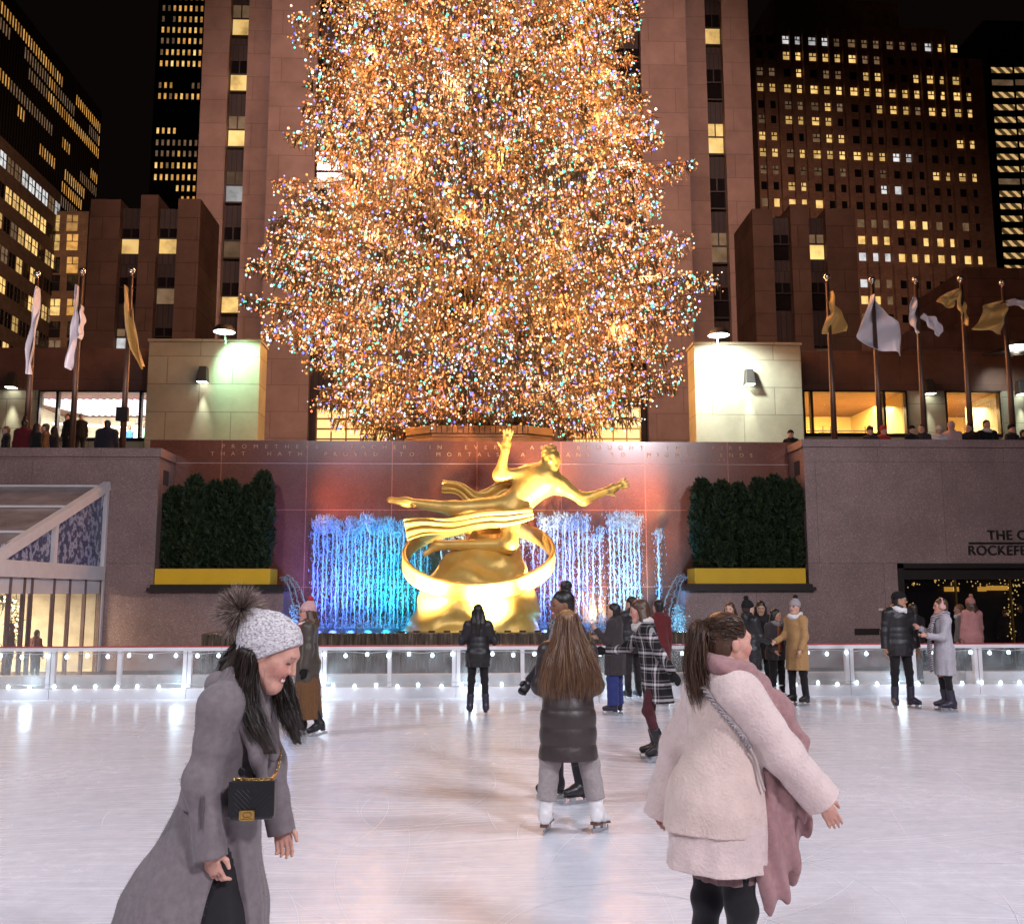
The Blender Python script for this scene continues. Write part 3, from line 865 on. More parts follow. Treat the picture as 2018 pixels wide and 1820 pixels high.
MB().box(XRl-.05, XRt+.12, YF-.16, YW-.1, ZLEDGE, ZLEDGE+.09).box(XRl, XRt+.06, YF-.08, YW-.1, ZLEDGE+.09, ZLEDGE+.17).build('ledge', M_dark, w)
for z in (4.9, 4.3): MB().box(XRt-.012, XRt, YF+.35, YF+.75, z, z+.38).build('vent', M_dark, w)
a = V(2140, 1258, YF)
aa = V(1683, 1253, YF); MB().box(aa.x, aa.x+.8, YF-.012, YF+.02, aa.z, aa.z+.16).build('vent', M_dark, w)
aa = V(1738, 1203, YF); MB().box(aa.x-.1, aa.x+.1, YF-.03, YF, aa.z-.03, aa.z+.03).build('plate', M_white, w)
# entrance
MB().box(XD-.14, XD, YF-.06, YF+.3, 0, ZD+.12).box(XD-.14, 34, YF-.06, YF+.3, ZD, ZD+.12).build('door_frame', M_dark, w)
M_glassdark = NT('dark_glass'); M_glassdark.set(Base_Color=(.01, .008, .01), Roughness=.08); M_glassdark.b.inputs['Alpha'].default_value = .45; M_glassdark = M_glassdark.m
M_brass = mat('brass', (.5, .33, .1), .3, 1.0, vary=.1)
M_doorroom = mat('dark_interior', (.035, .03, .03), .8, vary=.3, vscale=1)
MB().box(XD, 34, YF+1.1, YF+1.2, 0, ZD).build('interior_wall', M_doorroom, w)
k = 0
for u0, u1 in ((1778, 1888), (1891, 1997), (2000, 2110)):
    x0 = XD if k == 0 else V(u0, 1200, YF).x; x1 = V(u1, 1200, YF).x
    d = MB().box(x0+.02, x1-.02, YF+.16, YF+.18, .02, ZD-.28).build('door', M_glassdark, w)
    MB().box(x1-.01, x1+.035, YF+.1, YF+.16, .0, ZD-.28).build('mullion', M_brass, d)
    k += 1
MB().box(XD, 34, YF+.08, YF+.2, ZD-.28, ZD).build('transom', M_dark, w)
M_amber = emit('amber_lamp', (1, .5, .08), 1.2)
for u0, u1, v0 in ((1862, 1888, 1168), (1928, 1942, 1168), (1945, 1985, 1166)):
    p = V(u0, v0, YF+1); q = V(u1, v0-9, YF+1)
    MB().box(p.x, q.x, YF+.98, YF+1.06, p.z, q.z).build('amber_light', M_amber, w)
# raised sign
M_let = mat('sign_letter', (.035, .03, .03), .35, .4, vary=.1)
sg = empty('sign', tuple(V(1908, 1086, YF-.03)), 0, 'raised dark metal lettering on the granite wall above the doors', 'sign')
def sgl(body, u, v, h, sc_=1.0):
    p = V(u, v, YF-.03)-Vector(sg.location); text('lettering', body, h, (p.x, 0, p.z), M_let, spacing=1.06, depth=.025, parent=sg)
sgl('THE', 1946, 1066, .345); sgl('CONCOURSE', 2004, 1066, .345); sgl('ROCKEFELLER', 1907, 1096, .345); sgl('CENTER', 2100, 1096, .345)
p = V(1909, 1073, YF-.03)-Vector(sg.location); MB().box(p.x, p.x+4.2, -.02, .02, p.z-.02, p.z+.025).build('rule', M_let, sg)

# ------------------------------------------------------------------ planters and hedges
M_yel = mat('yellow_planter', (.82, .46, .012), .5, vary=.08, vscale=2)
M_leaf = NT('hedge_leaf'); _t = M_leaf; _t.set(Roughness=.7)
_t.l(_t.ramp(_t.noise(9, detail=3), [(.3, (.007, .016, .005)), (.6, (.020, .040, .010)), (.8, (.05, .07, .016))]), _t.b.inputs['Base Color']); M_leaf = _t.m
M_bark = mat('bark', (.07, .045, .03), .9, vary=.4, vscale=12, bump=.5, bscale=30, bdist=.02)
def leafy_column(h, r, n, seed):
    g = np.random.default_rng(seed)
    z = g.random(n)**.85; a = g.random(n)*6.283
    lob = 1+.16*np.sin(a*3+z*9+seed)+.14*np.sin(a*5-z*15+seed*2)
    prof = np.where(z < .12, .75+z*2, np.where(z > .8, 1-((z-.8)/.2)**2*.78, 1.0))
    rr = r*prof*lob*(.55+.5*g.random(n)**.4)
    c = np.stack([rr*np.cos(a), rr*np.sin(a)*.8, z*h*(.97+.06*g.random(n))], -1)
    up = np.stack([np.cos(a)*.5, np.sin(a)*.5, np.ones(n)], -1)+g.normal(size=(n, 3))*.45
    up /= np.linalg.norm(up, axis=1)[:, None]
    sd = np.cross(up, g.normal(size=(n, 3))); sd /= np.linalg.norm(sd, axis=1)[:, None]
    L = (.07+.09*g.random(n))[:, None]; w_ = L*.32
    v = np.stack([c-sd*w_, c+sd*w_, c+up*L+sd*w_*.3, c+up*L-sd*w_*.3], 1).reshape(-1, 3)
    return v, np.arange(4*n).reshape(-1, 4)
hedge_me = [mesh_np('foliage', *leafy_column(2.25, .25, 6500, 20+i), mats=M_leaf) for i in range(3)]
stem_me = MB().tube([(0, 0, 0), (0.01, 0, 1.0), (0, 0, 1.9)], [.035, .03, .012], 8).mesh('stem', M_bark, True)
ZP = V(430, 1118, YF).z
names = {-1: ['small arborvitae beside the granite wall, first from the left of the left planter', 'arborvitae in the left yellow planter, tall one second from left', 'arborvitae in the left yellow planter, third from left', 'arborvitae in the left yellow planter, fourth from left',
          'lower arborvitae in the left yellow planter, second from right', 'tall narrow arborvitae at the fountain end of the left planter'],
         1: ['arborvitae at the fountain end of the right yellow planter', 'arborvitae in the right yellow planter, second from left', 'arborvitae in the right yellow planter, third from left', 'arborvitae in the right yellow planter, fourth from left',
             'arborvitae in the right yellow planter, fifth from left', 'arborvitae against the granite wall end of the right planter']}
for sgn, u0, u1, hs, us in ((-1, 304, 532, (.9, 1.02, .96, .97, .92, 1.06), (340, 380, 416, 450, 482, 515)), (1, 1368, 1587, (1.0, .97, .95, 1.0, 1.04, .99), (1388, 1424, 1462, 1498, 1532, 1562))):
    x0 = V(u0, 1135, YF).x; x1 = V(u1, 1135, YF).x
    p = empty('planter', ((x0+x1)/2, YF+.4, ZLEDGE+.17), 0, 'yellow trough planter on the ledge '+('left' if sgn < 0 else 'right')+' of the fountain', 'planter', 'yellow planters beside the fountain')
    wd = (x1-x0)/2; zt = ZP-ZLEDGE-.17
    MB().box(-wd, wd, -.42, .45, 0, zt).build('trough', M_yel, p, bevel=.012)
    MB().box(-wd+.05, wd-.05, -.37, .40, zt, zt+.02).build('soil', mat('soil', (.03, .02, .015), .95), p)
    for i, (h, u) in enumerate(zip(hs, us)):
        x = V(u, 1100, YF+.4).x
        t = empty('arborvitae_tree', (x, YF+.4+.08*(-1)**i, ZP+.02), 2.1*i, names[sgn][i], 'tree', 'arborvitae in the yellow planters')
        f = link('foliage', hedge_me[i % 3], t); f.scale = (1, 1, h*.98)
        link('stem', stem_me, t)

# ------------------------------------------------------------------ glass pavilion at the left
pv = empty('glass_pavilion', (0, 0, 0), 0, 'white framed glass pavilion with sloping glazed roof at the left edge', 'pavilion')
XP = V(207, 1050, YF).x
zt = V(210, 956, YF).z; zb = V(203, 1136, YF).z
Yn = VX(2, 1090, XP).y-1.6
slope = (zt-VX(2, 1090, XP).z)/(YF-VX(2, 1090, XP).y)
zn = zt-slope*(YF-Yn)
roof = lambda y: zt-slope*(YF-y)
M_roofglass = NT('roof_glass'); M_roofglass.set(Base_Color=(.20, .17, .18), Roughness=.22); M_roofglass.b.inputs['Alpha'].default_value = .75
M_roofglass.t.links.new(M_roofglass.ramp(M_roofglass.noise(1.2, detail=5), [(.3, (.24, .21, .22)), (.7, (.50, .46, .48))]), M_roofglass.b.inputs['Base Color']); M_roofglass = M_roofglass.m
t = NT('frosted_panel'); t.set(Roughness=.35)
n1 = t.n('TexWave'); n1.inputs['Scale'].default_value = 2.2; n1.inputs['Distortion'].default_value = 9; n1.inputs['Detail'].default_value = 4; n1.inputs['Detail Scale'].default_value = 2.5; t.l(t.obj(), n1.inputs['Vector'])
t.l(t.ramp(n1.outputs['Fac'], [(.2, (.07, .08, .17)), (.6, (.17, .19, .33)), (.9, (.40, .42, .55))]), t.b.inputs['Base Color']); M_frost = t.m
M_clear = NT('clear_glass'); M_clear.set(Base_Color=(.55, .5, .5), Roughness=.05); M_clear.b.inputs['Alpha'].default_value = .12; M_clear = M_clear.m
WP = 8.0
pv_r = MB().quad((XP-.04, Yn, zn), (XP-.04, YF-.02, zt), (XP-WP, YF-.02, zt), (XP-WP, Yn, zn)).build('roof_glazing', M_roofglass, pv)
for f in (0.0, .27, .55, .80):
    y = YF-.06-(YF-Yn)*f
    MB().bar((XP-.05, y, roof(y)+.03), (XP-WP, y, roof(y)+.03), .09, .05).build('purlin', M_wframe, pv)
MB().bar((XP, Yn, zn+.02), (XP, YF-.03, zt+.02), .16, .22).build('rafter', M_wframe, pv)
MB().box(XP-.06, XP+.06, YF-.14, YF-.02, 0, zt-.05).build('post', M_wframe, pv)
ym = VX(106, 1070, XP).y
MB().box(XP-.05, XP+.05, ym-.08, ym+.08, zb, roof(ym)).build('post', M_wframe, pv)
MB().box(XP-.07, XP+.07, Yn, YF-.14, zb-.05, zb+.28).build('beam', M_wframe, pv)
MB().box(XP-WP, XP-.07, Yn-.05, Yn+.12, zb-.05, zn).build('beam', M_wframe, pv)
def tri(y0, y1, nm):
    MB().add([(XP-.03, y0, zb+.28), (XP-.03, y1, zb+.28), (XP-.03, y1, roof(y1)-.06), (XP-.03, y0, max(zb+.28, roof(y0)-.06))], [(0, 1, 2, 3)]).build(nm, M_frost, pv)
tri(Yn+.5, ym-.09, 'gable_panel'); tri(ym+.09, YF-.15, 'gable_panel')
# glazed side with mullions
ys = [VX(u, 1200, XP).y for u in (4, 15, 43, 58, 102, 106, 133, 164)]+[YF-.15]
ys = [Yn, (Yn+ys[1])/2]+[ys[1], ys[2], ys[3], ys[4], ys[6], ys[7], ys[8]]
for i, y in enumerate(ys):
    MB().box(XP-.05, XP+.03, y-.03, y+.03, 0, zb-.05).build('mullion', mat('bronze_mullion', (.22, .15, .14), .4, .3), pv)
for i in range(len(ys)-1):
    MB().box(XP-.015, XP-.005, ys[i]+.03, ys[i+1]-.03, .1, zb-.42).build('pane', M_clear, pv)
    MB().box(XP-.03, XP+.0, ys[i]+.03, ys[i+1]-.03, zb-.38, zb-.06).build('transom_panel', M_wframe, pv)
MB().box(XP-WP, XP-.1, YF-.12, YF-.03, 0, zb).build('back_wall', mat('cream_wall', (.6, .53, .40), .8), pv)
lamp('pavilion_lamp', 'AREA', (XP-2.6, 21.5, 2.1), (XP-2.6, 21.5, 0), 700, (1, .82, .55), 1.6)
# lit wreath inside
wr = empty('wreath', (XP-1.1, 21.6, .95), 0, 'round wreath of warm fairy lights glowing inside the glass pavilion', 'wreath')
mb = MB(); g_ = np.random.default_rng(3)
for i in range(620):
    a = g_.random()*6.283; rr = .62+g_.normal()*.07; p = Vector((g_.normal()*.06, rr*math.cos(a), .15+rr*math.sin(a)*1.05)); q = p+Vector(g_.normal(size=3))*.07
    mb.bar(p, q, .012)
mb.build('greenery', M_leaf, wr)
M_fairy = emit('fairy_light', (1, .68, .25), 9, True)
octa = ([(1, 0, 0), (-1, 0, 0), (0, 1, 0), (0, -1, 0), (0, 0, 1), (0, 0, -1)], [(0, 2, 4), (2, 1, 4), (1, 3, 4), (3, 0, 4), (2, 0, 5), (1, 2, 5), (3, 1, 5), (0, 3, 5)])
def octas(mb, p, r_, mi=0): mb.add([(p[0]+x*r_, p[1]+y*r_, p[2]+z*r_) for x, y, z in octa[0]], octa[1], mi)
mb = MB()
for i in range(170):
    a = g_.random()*6.283; rr = .62+g_.normal()*.06; octas(mb, (.05+g_.normal()*.05, rr*math.cos(a), .15+rr*1.05*math.sin(a)), .022)
o = mb.build('fairy_lights', M_fairy, wr); o['kind'] = 'stuff'
MB().tube([(0, 0, -.95), (0, 0, -.45)], .03).build('stand', M_dark, wr)
# fairy lights round the concourse doors
fl = empty('string_light', (XD, YF+.6, 0), 0, 'warm fairy lights strung round the dark glass doors', 'string lights')
mb = MB()
for u0, u1, v0, v1, n in ((1785, 1815, 1150, 1156, 9), (1835, 2018, 1140, 1158, 46), (1985, 2003, 1155, 1262, 60), (1785, 1790, 1150, 1200, 6), (2003, 2080, 1150, 1160, 20)):
    for i in range(n):
        p = V(u0+(u1-u0)*g_.random(), v0+(v1-v0)*g_.random(), YF+.6); octas(mb, (p.x-XD, g_.normal()*.1, p.z), .014+.01*g_.random())
o = mb.build('fairy_lights', emit('door_fairy_light', (1, .66, .2), 1.8, True), fl); o['kind'] = 'stuff'
MB().tube([(V(1785, 1150, YF+.6).x-XD, 0, ZD-.33), (9, 0, ZD-.33)], .008, 5).build('wire', M_dark, fl)

# ------------------------------------------------------------------ rink barrier
bz = V(1000, 1270, YB).z
bar_ = empty('rink_barrier', (0, YB, 0), 0, 'white rink barrier with clear panels and red top rail across the ice', 'barrier')
t = NT('plexiglass'); t.set(Base_Color=(.75, .78, .8), Roughness=.06)
t.l(t.math('MULTIPLY', t.ramp(t.noise(2.2, detail=5), [(.35, (.25, .25, .25)), (.75, (1, 1, 1))]), .20), t.b.inputs['Alpha']); t.bump(t.noise(3.0, detail=2), .12, .05); M_plexi = t.m
MB().box(-22, 22, -.06, .06, bz-.020, bz).build('top_rail', M_redrail, bar_, bevel=.01)
MB().box(-22, 22, -.05, .05, bz-.085, bz-.020).build('rail', M_white, bar_)
xs = []
x = V(101, 1300, YB).x; step = (V(1158, 1300, YB).x-x)/4
while x > -21: x -= step
while x < 21: xs.append(x); x += step
pm = MB().box(-.075, -.006, -.05, .05, .2, bz-.085).box(.006, .075, -.05, .05, .2, bz-.085).mesh('post', M_white)
pm2 = MB().box(-.035, .035, -.05, .05, .2, bz-.085).mesh('post', M_white)
gl = MB().box(.08, step/2-.04, -.008, .008, .2, bz-.09).mesh('panel', M_plexi)
gl2 = MB().box(-step/2+.04, -.08, -.008, .008, .2, bz-.09).mesh('panel', M_plexi)
kb = MB().box(.004, step-.004, -.055, .05, .0, .19).mesh('kick_board', M_white)
for x in xs:
    link('post', pm, bar_, (x, 0, 0)); link('post', pm2, bar_, (x+step/2, 0, 0)); link('panel', gl, bar_, (x, 0, 0)); link('panel', gl2, bar_, (x+step, 0, 0)); link('kick_board', kb, bar_, (x, 0, 0))
M_bulbw = emit('cool_bulb', (.70, .90, 1.0), 6, True)
for nm, z, ph, lab in (('string_light', bz-.14, .0, 'upper row of cool white bulbs strung under the red barrier rail'), ('string_light', .245, .17, 'lower row of cool white bulbs strung along the barrier foot')):
    s_ = empty(nm, (0, YB-.075, z), 0, lab, 'string lights', 'bulb strings on the rink barrier')
    pts = [(x, 0, .035*abs(math.sin(x*3.2))) for x in np.arange(-14, 14.01, .1)]
    MB().tube(pts, .006, 5).build('wire', mat('pale_wire', (.5, .5, .5), .5), s_)
    bm_ = MB().lathe([(0, -.042), (.022, -.036), (.032, -.014), (.027, .014), (.012, .030), (0, .034)], n=10).mesh('bulb', M_bulbw, True)
    x = -12.2+ph
    for i in range(66):
        link('bulb', bm_, s_, (x+.02*math.sin(i*7.), -.02, -.02+.012*math.sin(i*3.3))); x += .37 if i % 6 != 5 else .43
for i in range(9): lamp('barrier_bulb_glow', 'POINT', (-10.5+2.6*i, YB-.16, .3), None, 5, (.62, .85, 1.0), .1).data.specular_factor = .03
strip = MB().box(-14, 14, YB+.55, YB+.85, -.004, .36).build('reflection_strip', M_white); tag(strip, 'pale low kerb added behind the clear panels to stand for their reflected band', 'strip')  # added pale strip imitating the blurry reflection in the clear panels

# ------------------------------------------------------------------ fountain pool
YP = 20.9
zr = V(900, 1246, YP).z
pool = empty('fountain_pool', (0, 0, 0), 0, 'stone fountain basin with wet spilling rim in front of the statue', 'fountain')
t = NT('wet_stone'); t.set(Roughness=.12)
vs_ = t.noise(1.0, t.obj((26, 26, 2.4)), 5)
t.l(t.ramp(vs_, [(.35, (.035, .024, .018)), (.58, (.10, .07, .05)), (.78, (.26, .21, .16))]), t.b.inputs['Base Color']); t.bump(vs_, .9, .05); M_wet = t.m
x0, x1 = V(395, 1250, YP).x, 6.2
MB().box(x0, x1, YP, YP+.35, -.004, zr).build('rim', M_wet, pool, bevel=.03)
MB().box(x0, x0+.3, YP+.35, YF, -.004, zr).box(x1-.3, x1, YP+.35, YF, -.004, zr).build('side_rim', M_wet, pool)
MB().quad((x0+.3, YP+.35, zr-.05), (x1-.3, YP+.35, zr-.05), (x1-.3, YF-.02, zr-.05), (x0+.3, YF-.02, zr-.05)).quad((XLl+.02, YF-.02, zr-.05), (XRl-.02, YF-.02, zr-.05), (XRl-.02, YW-.02, zr-.05), (XLl+.02, YW-.02, zr-.05)).build('water', water_mat(), pool)
mb = MB()
for x in np.arange(-1.7, 2.6, .33): mb.box(x, x+.14, YP+.36, YP+.5, zr-.04, zr+.03)
mb.build('lamp_housing', M_dark, pool)
ZW = zr-.05

# blade cuts and shaved snow left on the ice
g_ = np.random.default_rng(21); vs_l = []; fs_l = []; nb0 = 0
for i in range(900):
    x0 = g_.uniform(-9, 9); y0 = 3.2+14*g_.random()**1.3; a0 = g_.uniform(0, 6.283); L = g_.uniform(.6, 3.6); kap = g_.normal()*.45; w_ = .0012+.003*g_.random()**2
    n = 16; s_ = np.linspace(0, L, n); a = a0+kap*s_
    x = x0+np.cumsum(np.cos(a))*L/n; y = y0+np.cumsum(np.sin(a))*L/n
    if y.max() > YB-.3 or y.min() < 2: continue
    ww = w_*np.sin(np.linspace(.15, 3.0, n)); nx, ny = -np.sin(a)*ww, np.cos(a)*ww
    z = np.full(n, .003+.0015*(i % 7)/7)
    vs_l.append(np.concatenate([np.stack([x-nx, y-ny, z], -1), np.stack([x+nx, y+ny, z], -1)])); k_ = np.arange(n-1)
    fs_l.append(np.stack([nb0+k_, nb0+k_+1, nb0+n+k_+1, nb0+n+k_], -1)); nb0 += 2*n
o = link('skate_marks', mesh_np('skate_marks', np.concatenate(vs_l), np.concatenate(fs_l), mat('ice_cut', (.86, .86, .91), .6, vary=.1))); o['kind'] = 'structure'

# ------------------------------------------------------------------ water jets and arcs
t = NT('water_spray'); t.set(Base_Color=(.62, .82, .96), Roughness=.25); t.b.inputs['Transmission Weight'].default_value = .25; t.b.inputs['Alpha'].default_value = .85; M_spray = t.m
def jet_mesh(h, seed):
    g = np.random.default_rng(seed); mb = MB()
    # core columns: several ragged threads rising, thicker foamy head, drops falling
    for k in range(2):
        zz = np.linspace(0, h*(.96 if k == 0 else .8+.15*g.random()), 60); ox = g.normal()*.012
        pts = [(ox+.012*math.sin(z*9+k*2+seed)+g.normal()*.008, .012*math.cos(z*7+seed)+g.normal()*.008, z) for z in zz]
        mb.tube(pts, [(.007+.011*g.random())*(1+.8*(z/h)**3) for z in zz], 5)
    n = int(420*h/2.7)
    for i in range(n):
        z = h*(1-(g.random()**1.25)*.98) if i % 3 else h*(.86+.16*g.random())
        sp = .035+.05*(z/h) if i % 3 else .055
        p = np.array((g.normal()*sp, g.normal()*sp, z)); r_ = .004+.009*g.random()**2
        if z > h*.90: r_ *= 1.25
        l = r_*(1.5+4*g.random())
        q = [(p[0]+r_, p[1], p[2]), (p[0]-r_*.6, p[1]+r_*.7, p[2]), (p[0]-r_*.6, p[1]-r_*.7, p[2]), (p[0], p[1], p[2]+l), (p[0], p[1], p[2]-l)]
        mb.add(q, [(0, 1, 3), (1, 2, 3), (2, 0, 3), (1, 0, 4), (2, 1, 4), (0, 2, 4)])
    for i in range(40):   # splash at the foot
        a = g.random()*6.28; r_ = .02+.16*g.random(); octas(mb, (r_*math.cos(a), r_*math.sin(a), .02+.13*g.random()**2), .008+.012*g.random())
    return mb.mesh('water_jet', M_spray, True)
YJ = 25.0
jets = []
for u in np.arange(622, 800, 8.2): jets.append((u+rng.normal()*1.5, 1012+rng.random()*14+(0 if u < 740 else 8)+(26 if rng.random() < .12 else 0)))
for u in np.arange(806, 850, 12): jets.append((u, 1030+rng.random()*20))
for u in np.arange(1066, 1160, 8.0): jets.append((u+rng.normal()*1.5, 1011+rng.random()*11))
jets += [(1168, 1056), (1182, 1040)]
for u in (1201, 1209, 1217, 1226, 1234, 1242, 1250, 1258): jets.append((u, 1010+rng.random()*10))
jets.append((1297, 1044))
for u in (870, 890, 912, 1010, 1030, 1050): jets.append((u, 1050))
H0 = V(945, 1020, YJ).z-ZW
protos = [jet_mesh(H0, 40+i) for i in range(7)]
for i, (u, v) in enumerate(jets):
    p = V(u, v, YJ+.12*math.sin(i*2.3)); o = link('water_jet', protos[i % 7], None, (p.x, p.y, ZW), (0, 0, i*1.7))
    o.scale = (1, 1, (p.z-ZW)/H0)
    lone = abs(u-1297) < 2
    tag(o, 'single lower water jet standing apart right of the row' if lone else ('thin white water jet in the blue-lit row left of the statue' if u < 800 else ('white water jet behind the golden statue' if u < 1065 else 'thin white water jet in the violet-lit row right of the statue')), 'water jet',
        None if lone else ('fountain jets left of the statue' if u < 800 else ('fountain jets behind the statue' if u < 1065 else 'fountain jets right of the statue')))
g_ = np.random.default_rng(8); mb = MB()
for i in range(5200):
    ua, ub = ((620, 852), (1064, 1164), (1196, 1262))[int(g_.choice(3, p=(.58, .25, .17)))]
    p = V(g_.uniform(ua, ub), 1236-(1236-1030)*g_.random()**.8, YJ+g_.normal()*.10); octas(mb, p, .004+.007*g_.random()**2)
for i in range(2600):
    ua, ub = ((615, 858), (1060, 1300))[int(g_.random() < .45)]; p = V(g_.uniform(ua, ub), 1236, YJ+g_.normal()*.16); p.z = ZW+.30*g_.random()**2.2; octas(mb, p, .007+.014*g_.random()**2)
o = mb.build('fountain_spray', M_spray); o['kind'] = 'stuff'
labs = {-1: 'left', 1: 'right'}
ords = ['highest', 'middle', 'lowest']
for sgn, ua, ub in ((-1, 556, 616), (1, 1350, 1296)):
    for k in range(3):
        a = V(ua-sgn*(-4), 1140, YF+.1); a = V(ua, 1138, YF-.1); b = V(ub-(-sgn)*k*16, 1236, 22.9+.3*k)
        b.z = ZW
        mb = MB(); pts = []
        for q in np.linspace(0, 1, 26):
            p = a.lerp(b, q); p.z += 1.15*(1-.18*k)*q*(1-q)*1.6; pts.append(p+Vector(rng.normal(size=3))*.008*(1+q))
        mb.tube(pts, [.012+.008*rng.random() for _ in pts], 5)
        for p in pts:
            for j in range(5): octas(mb, p+Vector(rng.normal(size=3))*.03, .006+.010*rng.random())
        for j in range(60): octas(mb, b+Vector((rng.normal()*.10, rng.normal()*.10, abs(rng.normal())*.16)), .01+.012*rng.random())
        o = mb.build('water_arc', M_spray, None, True); tag(o, 'thin arc of water from the %s ledge, the %s of three' % (labs[sgn], ords[k] if sgn else ''), 'water jet', 'water arcs from the side ledges')
for nm, u, side in (('bubbler', 577, 'left'), ('bubbler', 1335, 'right')):
    p = V(u, 1235, 23.0); mb = MB(); g = np.random.default_rng(int(u))
    for i in range(420):
        z = g.random()**1.4*.62; sp = .045+.11*(1-z/.62); octas(mb, (g.normal()*sp, g.normal()*sp, z), .008+.016*g.random())
    o = mb.build(nm, M_spray, None, True, loc=(p.x, p.y, ZW)); o['kind'] = 'stuff'; tag(o, 'foaming cone of water lit pale blue at the %s end of the pool' % side, 'water jet')
def jl(u, power, col, y=24.75, ang=80, blend=.9):
    p = V(u, 1230, y); lamp('pool_lamp', 'SPOT', (p.x, y-1.0, ZW+.06), (p.x, y+.35, 2.6), power, col, .06, ang, blend)
for u, col in ((625, (.12, .16, 1)), (655, (.12, .20, 1)), (690, (.08, .24, 1)), (725, (.04, .40, 1)), (760, (.02, .58, 1)), (795, (.02, .66, 1)), (835, (.0, .60, 1)), (1075, (.16, .28, 1)), (1110, (.18, .30, 1)), (1145, (.20, .32, 1)), (1205, (.10, .42, 1)), (1240, (.04, .62, .95)), (1297, (.16, .45, 1))):
    jl(u, 400, col); p = V(u, 1230, 24.5); lamp('pool_lamp', 'POINT', (p.x, 24.45, ZW+.22), None, 9, col, .08)
for u, col in ((577, (.15, .35, 1)), (1335, (.3, .75, 1))):
    p = V(u, 1230, 22.8); lamp('pool_lamp', 'POINT', (p.x, 22.6, ZW+.25), None, 16, col, .05)

# ------------------------------------------------------------------ gilded statue (a plain generic figure over a hoop on a rounded mount)
YS = 23.35
t = NT('gilding'); t.set(Metallic=.38, Roughness=.38)
t.l(t.ramp(t.noise(2.5, detail=5), [(.3, (.88, .50, .10)), (.7, (.98, .66, .20))]), t.b.inputs['Base Color']); t.bump(t.noise(6, detail=6), .22, .05); M_gilt = t.m
st = empty('statue', (0, 0, 0), 0, 'gilded statue of a flying figure over a tilted hoop on a rounded mount', 'statue')
SP = lambda u, v, dy=0.0: np.array(V(u, v, YS+dy), f4)
cx = float((SP(793, 1240)[0]+SP(1075, 1240)[0])/2)
zw = ZW-.02
apex = SP(955, 1030, .15)
g = [Grp([cap((cx, YS, zw-.3), (cx+.05, YS, 1.25), 1.74, 1.46), cap((cx+.05, YS, 1.2), (apex[0]+.05, YS+.1, 2.3), 1.36, .92), cap((apex[0]+.1, YS+.1, 2.2), apex+np.array((.1, 0, -.3), f4), .80, .34),
          cap((cx+.85, YS+.1, 1.9), (cx+.5, YS, 2.75), .30, .16), cap((cx-.75, YS-.1, 1.8), (cx-.3, YS, 2.7), .32, .16)], .45, cuts=[((0, 0, zw), (0, 0, -1))],
         disp=lambda P: (.05*np.sin(P[:, 2]*5+P[:, 0]*2.2)*np.sin(P[:, 0]*3.1+P[:, 1]*2.3)+.022*np.sin(P[:, 2]*13+2*np.sin(P[:, 0]*4))).astype(f4))]
link('mount', sdf_mesh('mount', g, .05, M_gilt), st)
# hoop: a plain band, tipped towards the viewer
c = SP(943, 1093); rx = float((SP(1090, 1090)[0]-SP(796, 1090)[0])/2)
tip = R(29)
mb = MB(); n = 96; ring = []
for k in range(n):
    a = 2*math.pi*k/n; x, y = math.cos(a), math.sin(a)
    rollz = .05*math.cos(a)*0
    prof = []
    for r_, z in ((1.0, -.24), (1.025, -.23), (1.03, -.10), (1.015, .0), (1.025, .16), (1.0, .19), (.97, .19), (.97, -.24)):
        px, py, pz = rx*r_*x, rx*r_*y*.98, z
        prof.append((c[0]+px, c[1]+py*math.cos(tip)-pz*math.sin(tip), c[2]+py*math.sin(tip)+pz*math.cos(tip)+.03*px))
    ring.append(prof)
mb.v = [p for r_ in ring for p in r_]; m_ = len(ring[0])
for k in range(n):
    for j in range(m_): mb.f.append((k*m_+j, k*m_+(j+1) % m_, ((k+1) % n)*m_+(j+1) % m_, ((k+1) % n)*m_+j)); mb.m.append(0)
mb.build('hoop', M_gilt, st, True, bevel=.01)
# figure
q = lambda u, v, dy=0.: SP(u, v, -.25+dy)
hip = q(1008, 1000); wst = q(1040, 968, -.05); cst = q(1068, 945, -.10); nk = q(1080, 925, -.12); hd = q(1086, 906, -.15)
rs, re, rw, rh = q(1042, 934), q(984, 936, -.15), q(996, 888, -.25), q(1000, 862, -.25)
ls, le, lw, lh = q(1103, 956, -.1), q(1150, 984, -.35), q(1194, 968, -.45), q(1222, 957, -.45)
k1, a1, f1 = q(892, 1001, -.05), q(800, 988, .05), q(768, 984, .0)
k2, a2, f2 = q(1003, 1074, -.45), q(862, 1073, .05), q(838, 1090, .05)
fig = [Grp([cap(hip, wst, .38, .34), cap(wst, cst, .34, .42), cap(cst, nk, .38, .21), cap(rs, ls, .21, .21), cap(nk, hd, .145, .15),
            cap(rs, re, .18, .135), cap(re, rw, .135, .095), cap(ls, le, .18, .13), cap(le, lw, .13, .09),
            cap(hip+np.array((0, 0, .05), f4), k1, .27, .17), cap(k1, a1, .17, .095), cap(a1, f1, .09, .075), cap(hip, k2, .27, .18), cap(k2, a2, .18, .10), cap(a2, f2, .09, .07)], .16),
       Grp([ell(hd, (.245, .28, .32)), ell(hd+np.array((.02, -.19, -.06), f4), (.06, .08, .08))], .1, disp=lambda P: (.018*np.sin(P[:, 0]*40)*np.sin(P[:, 2]*38+P[:, 1]*20)*(P[:, 2] > hd[2]+.05)).astype(f4))]
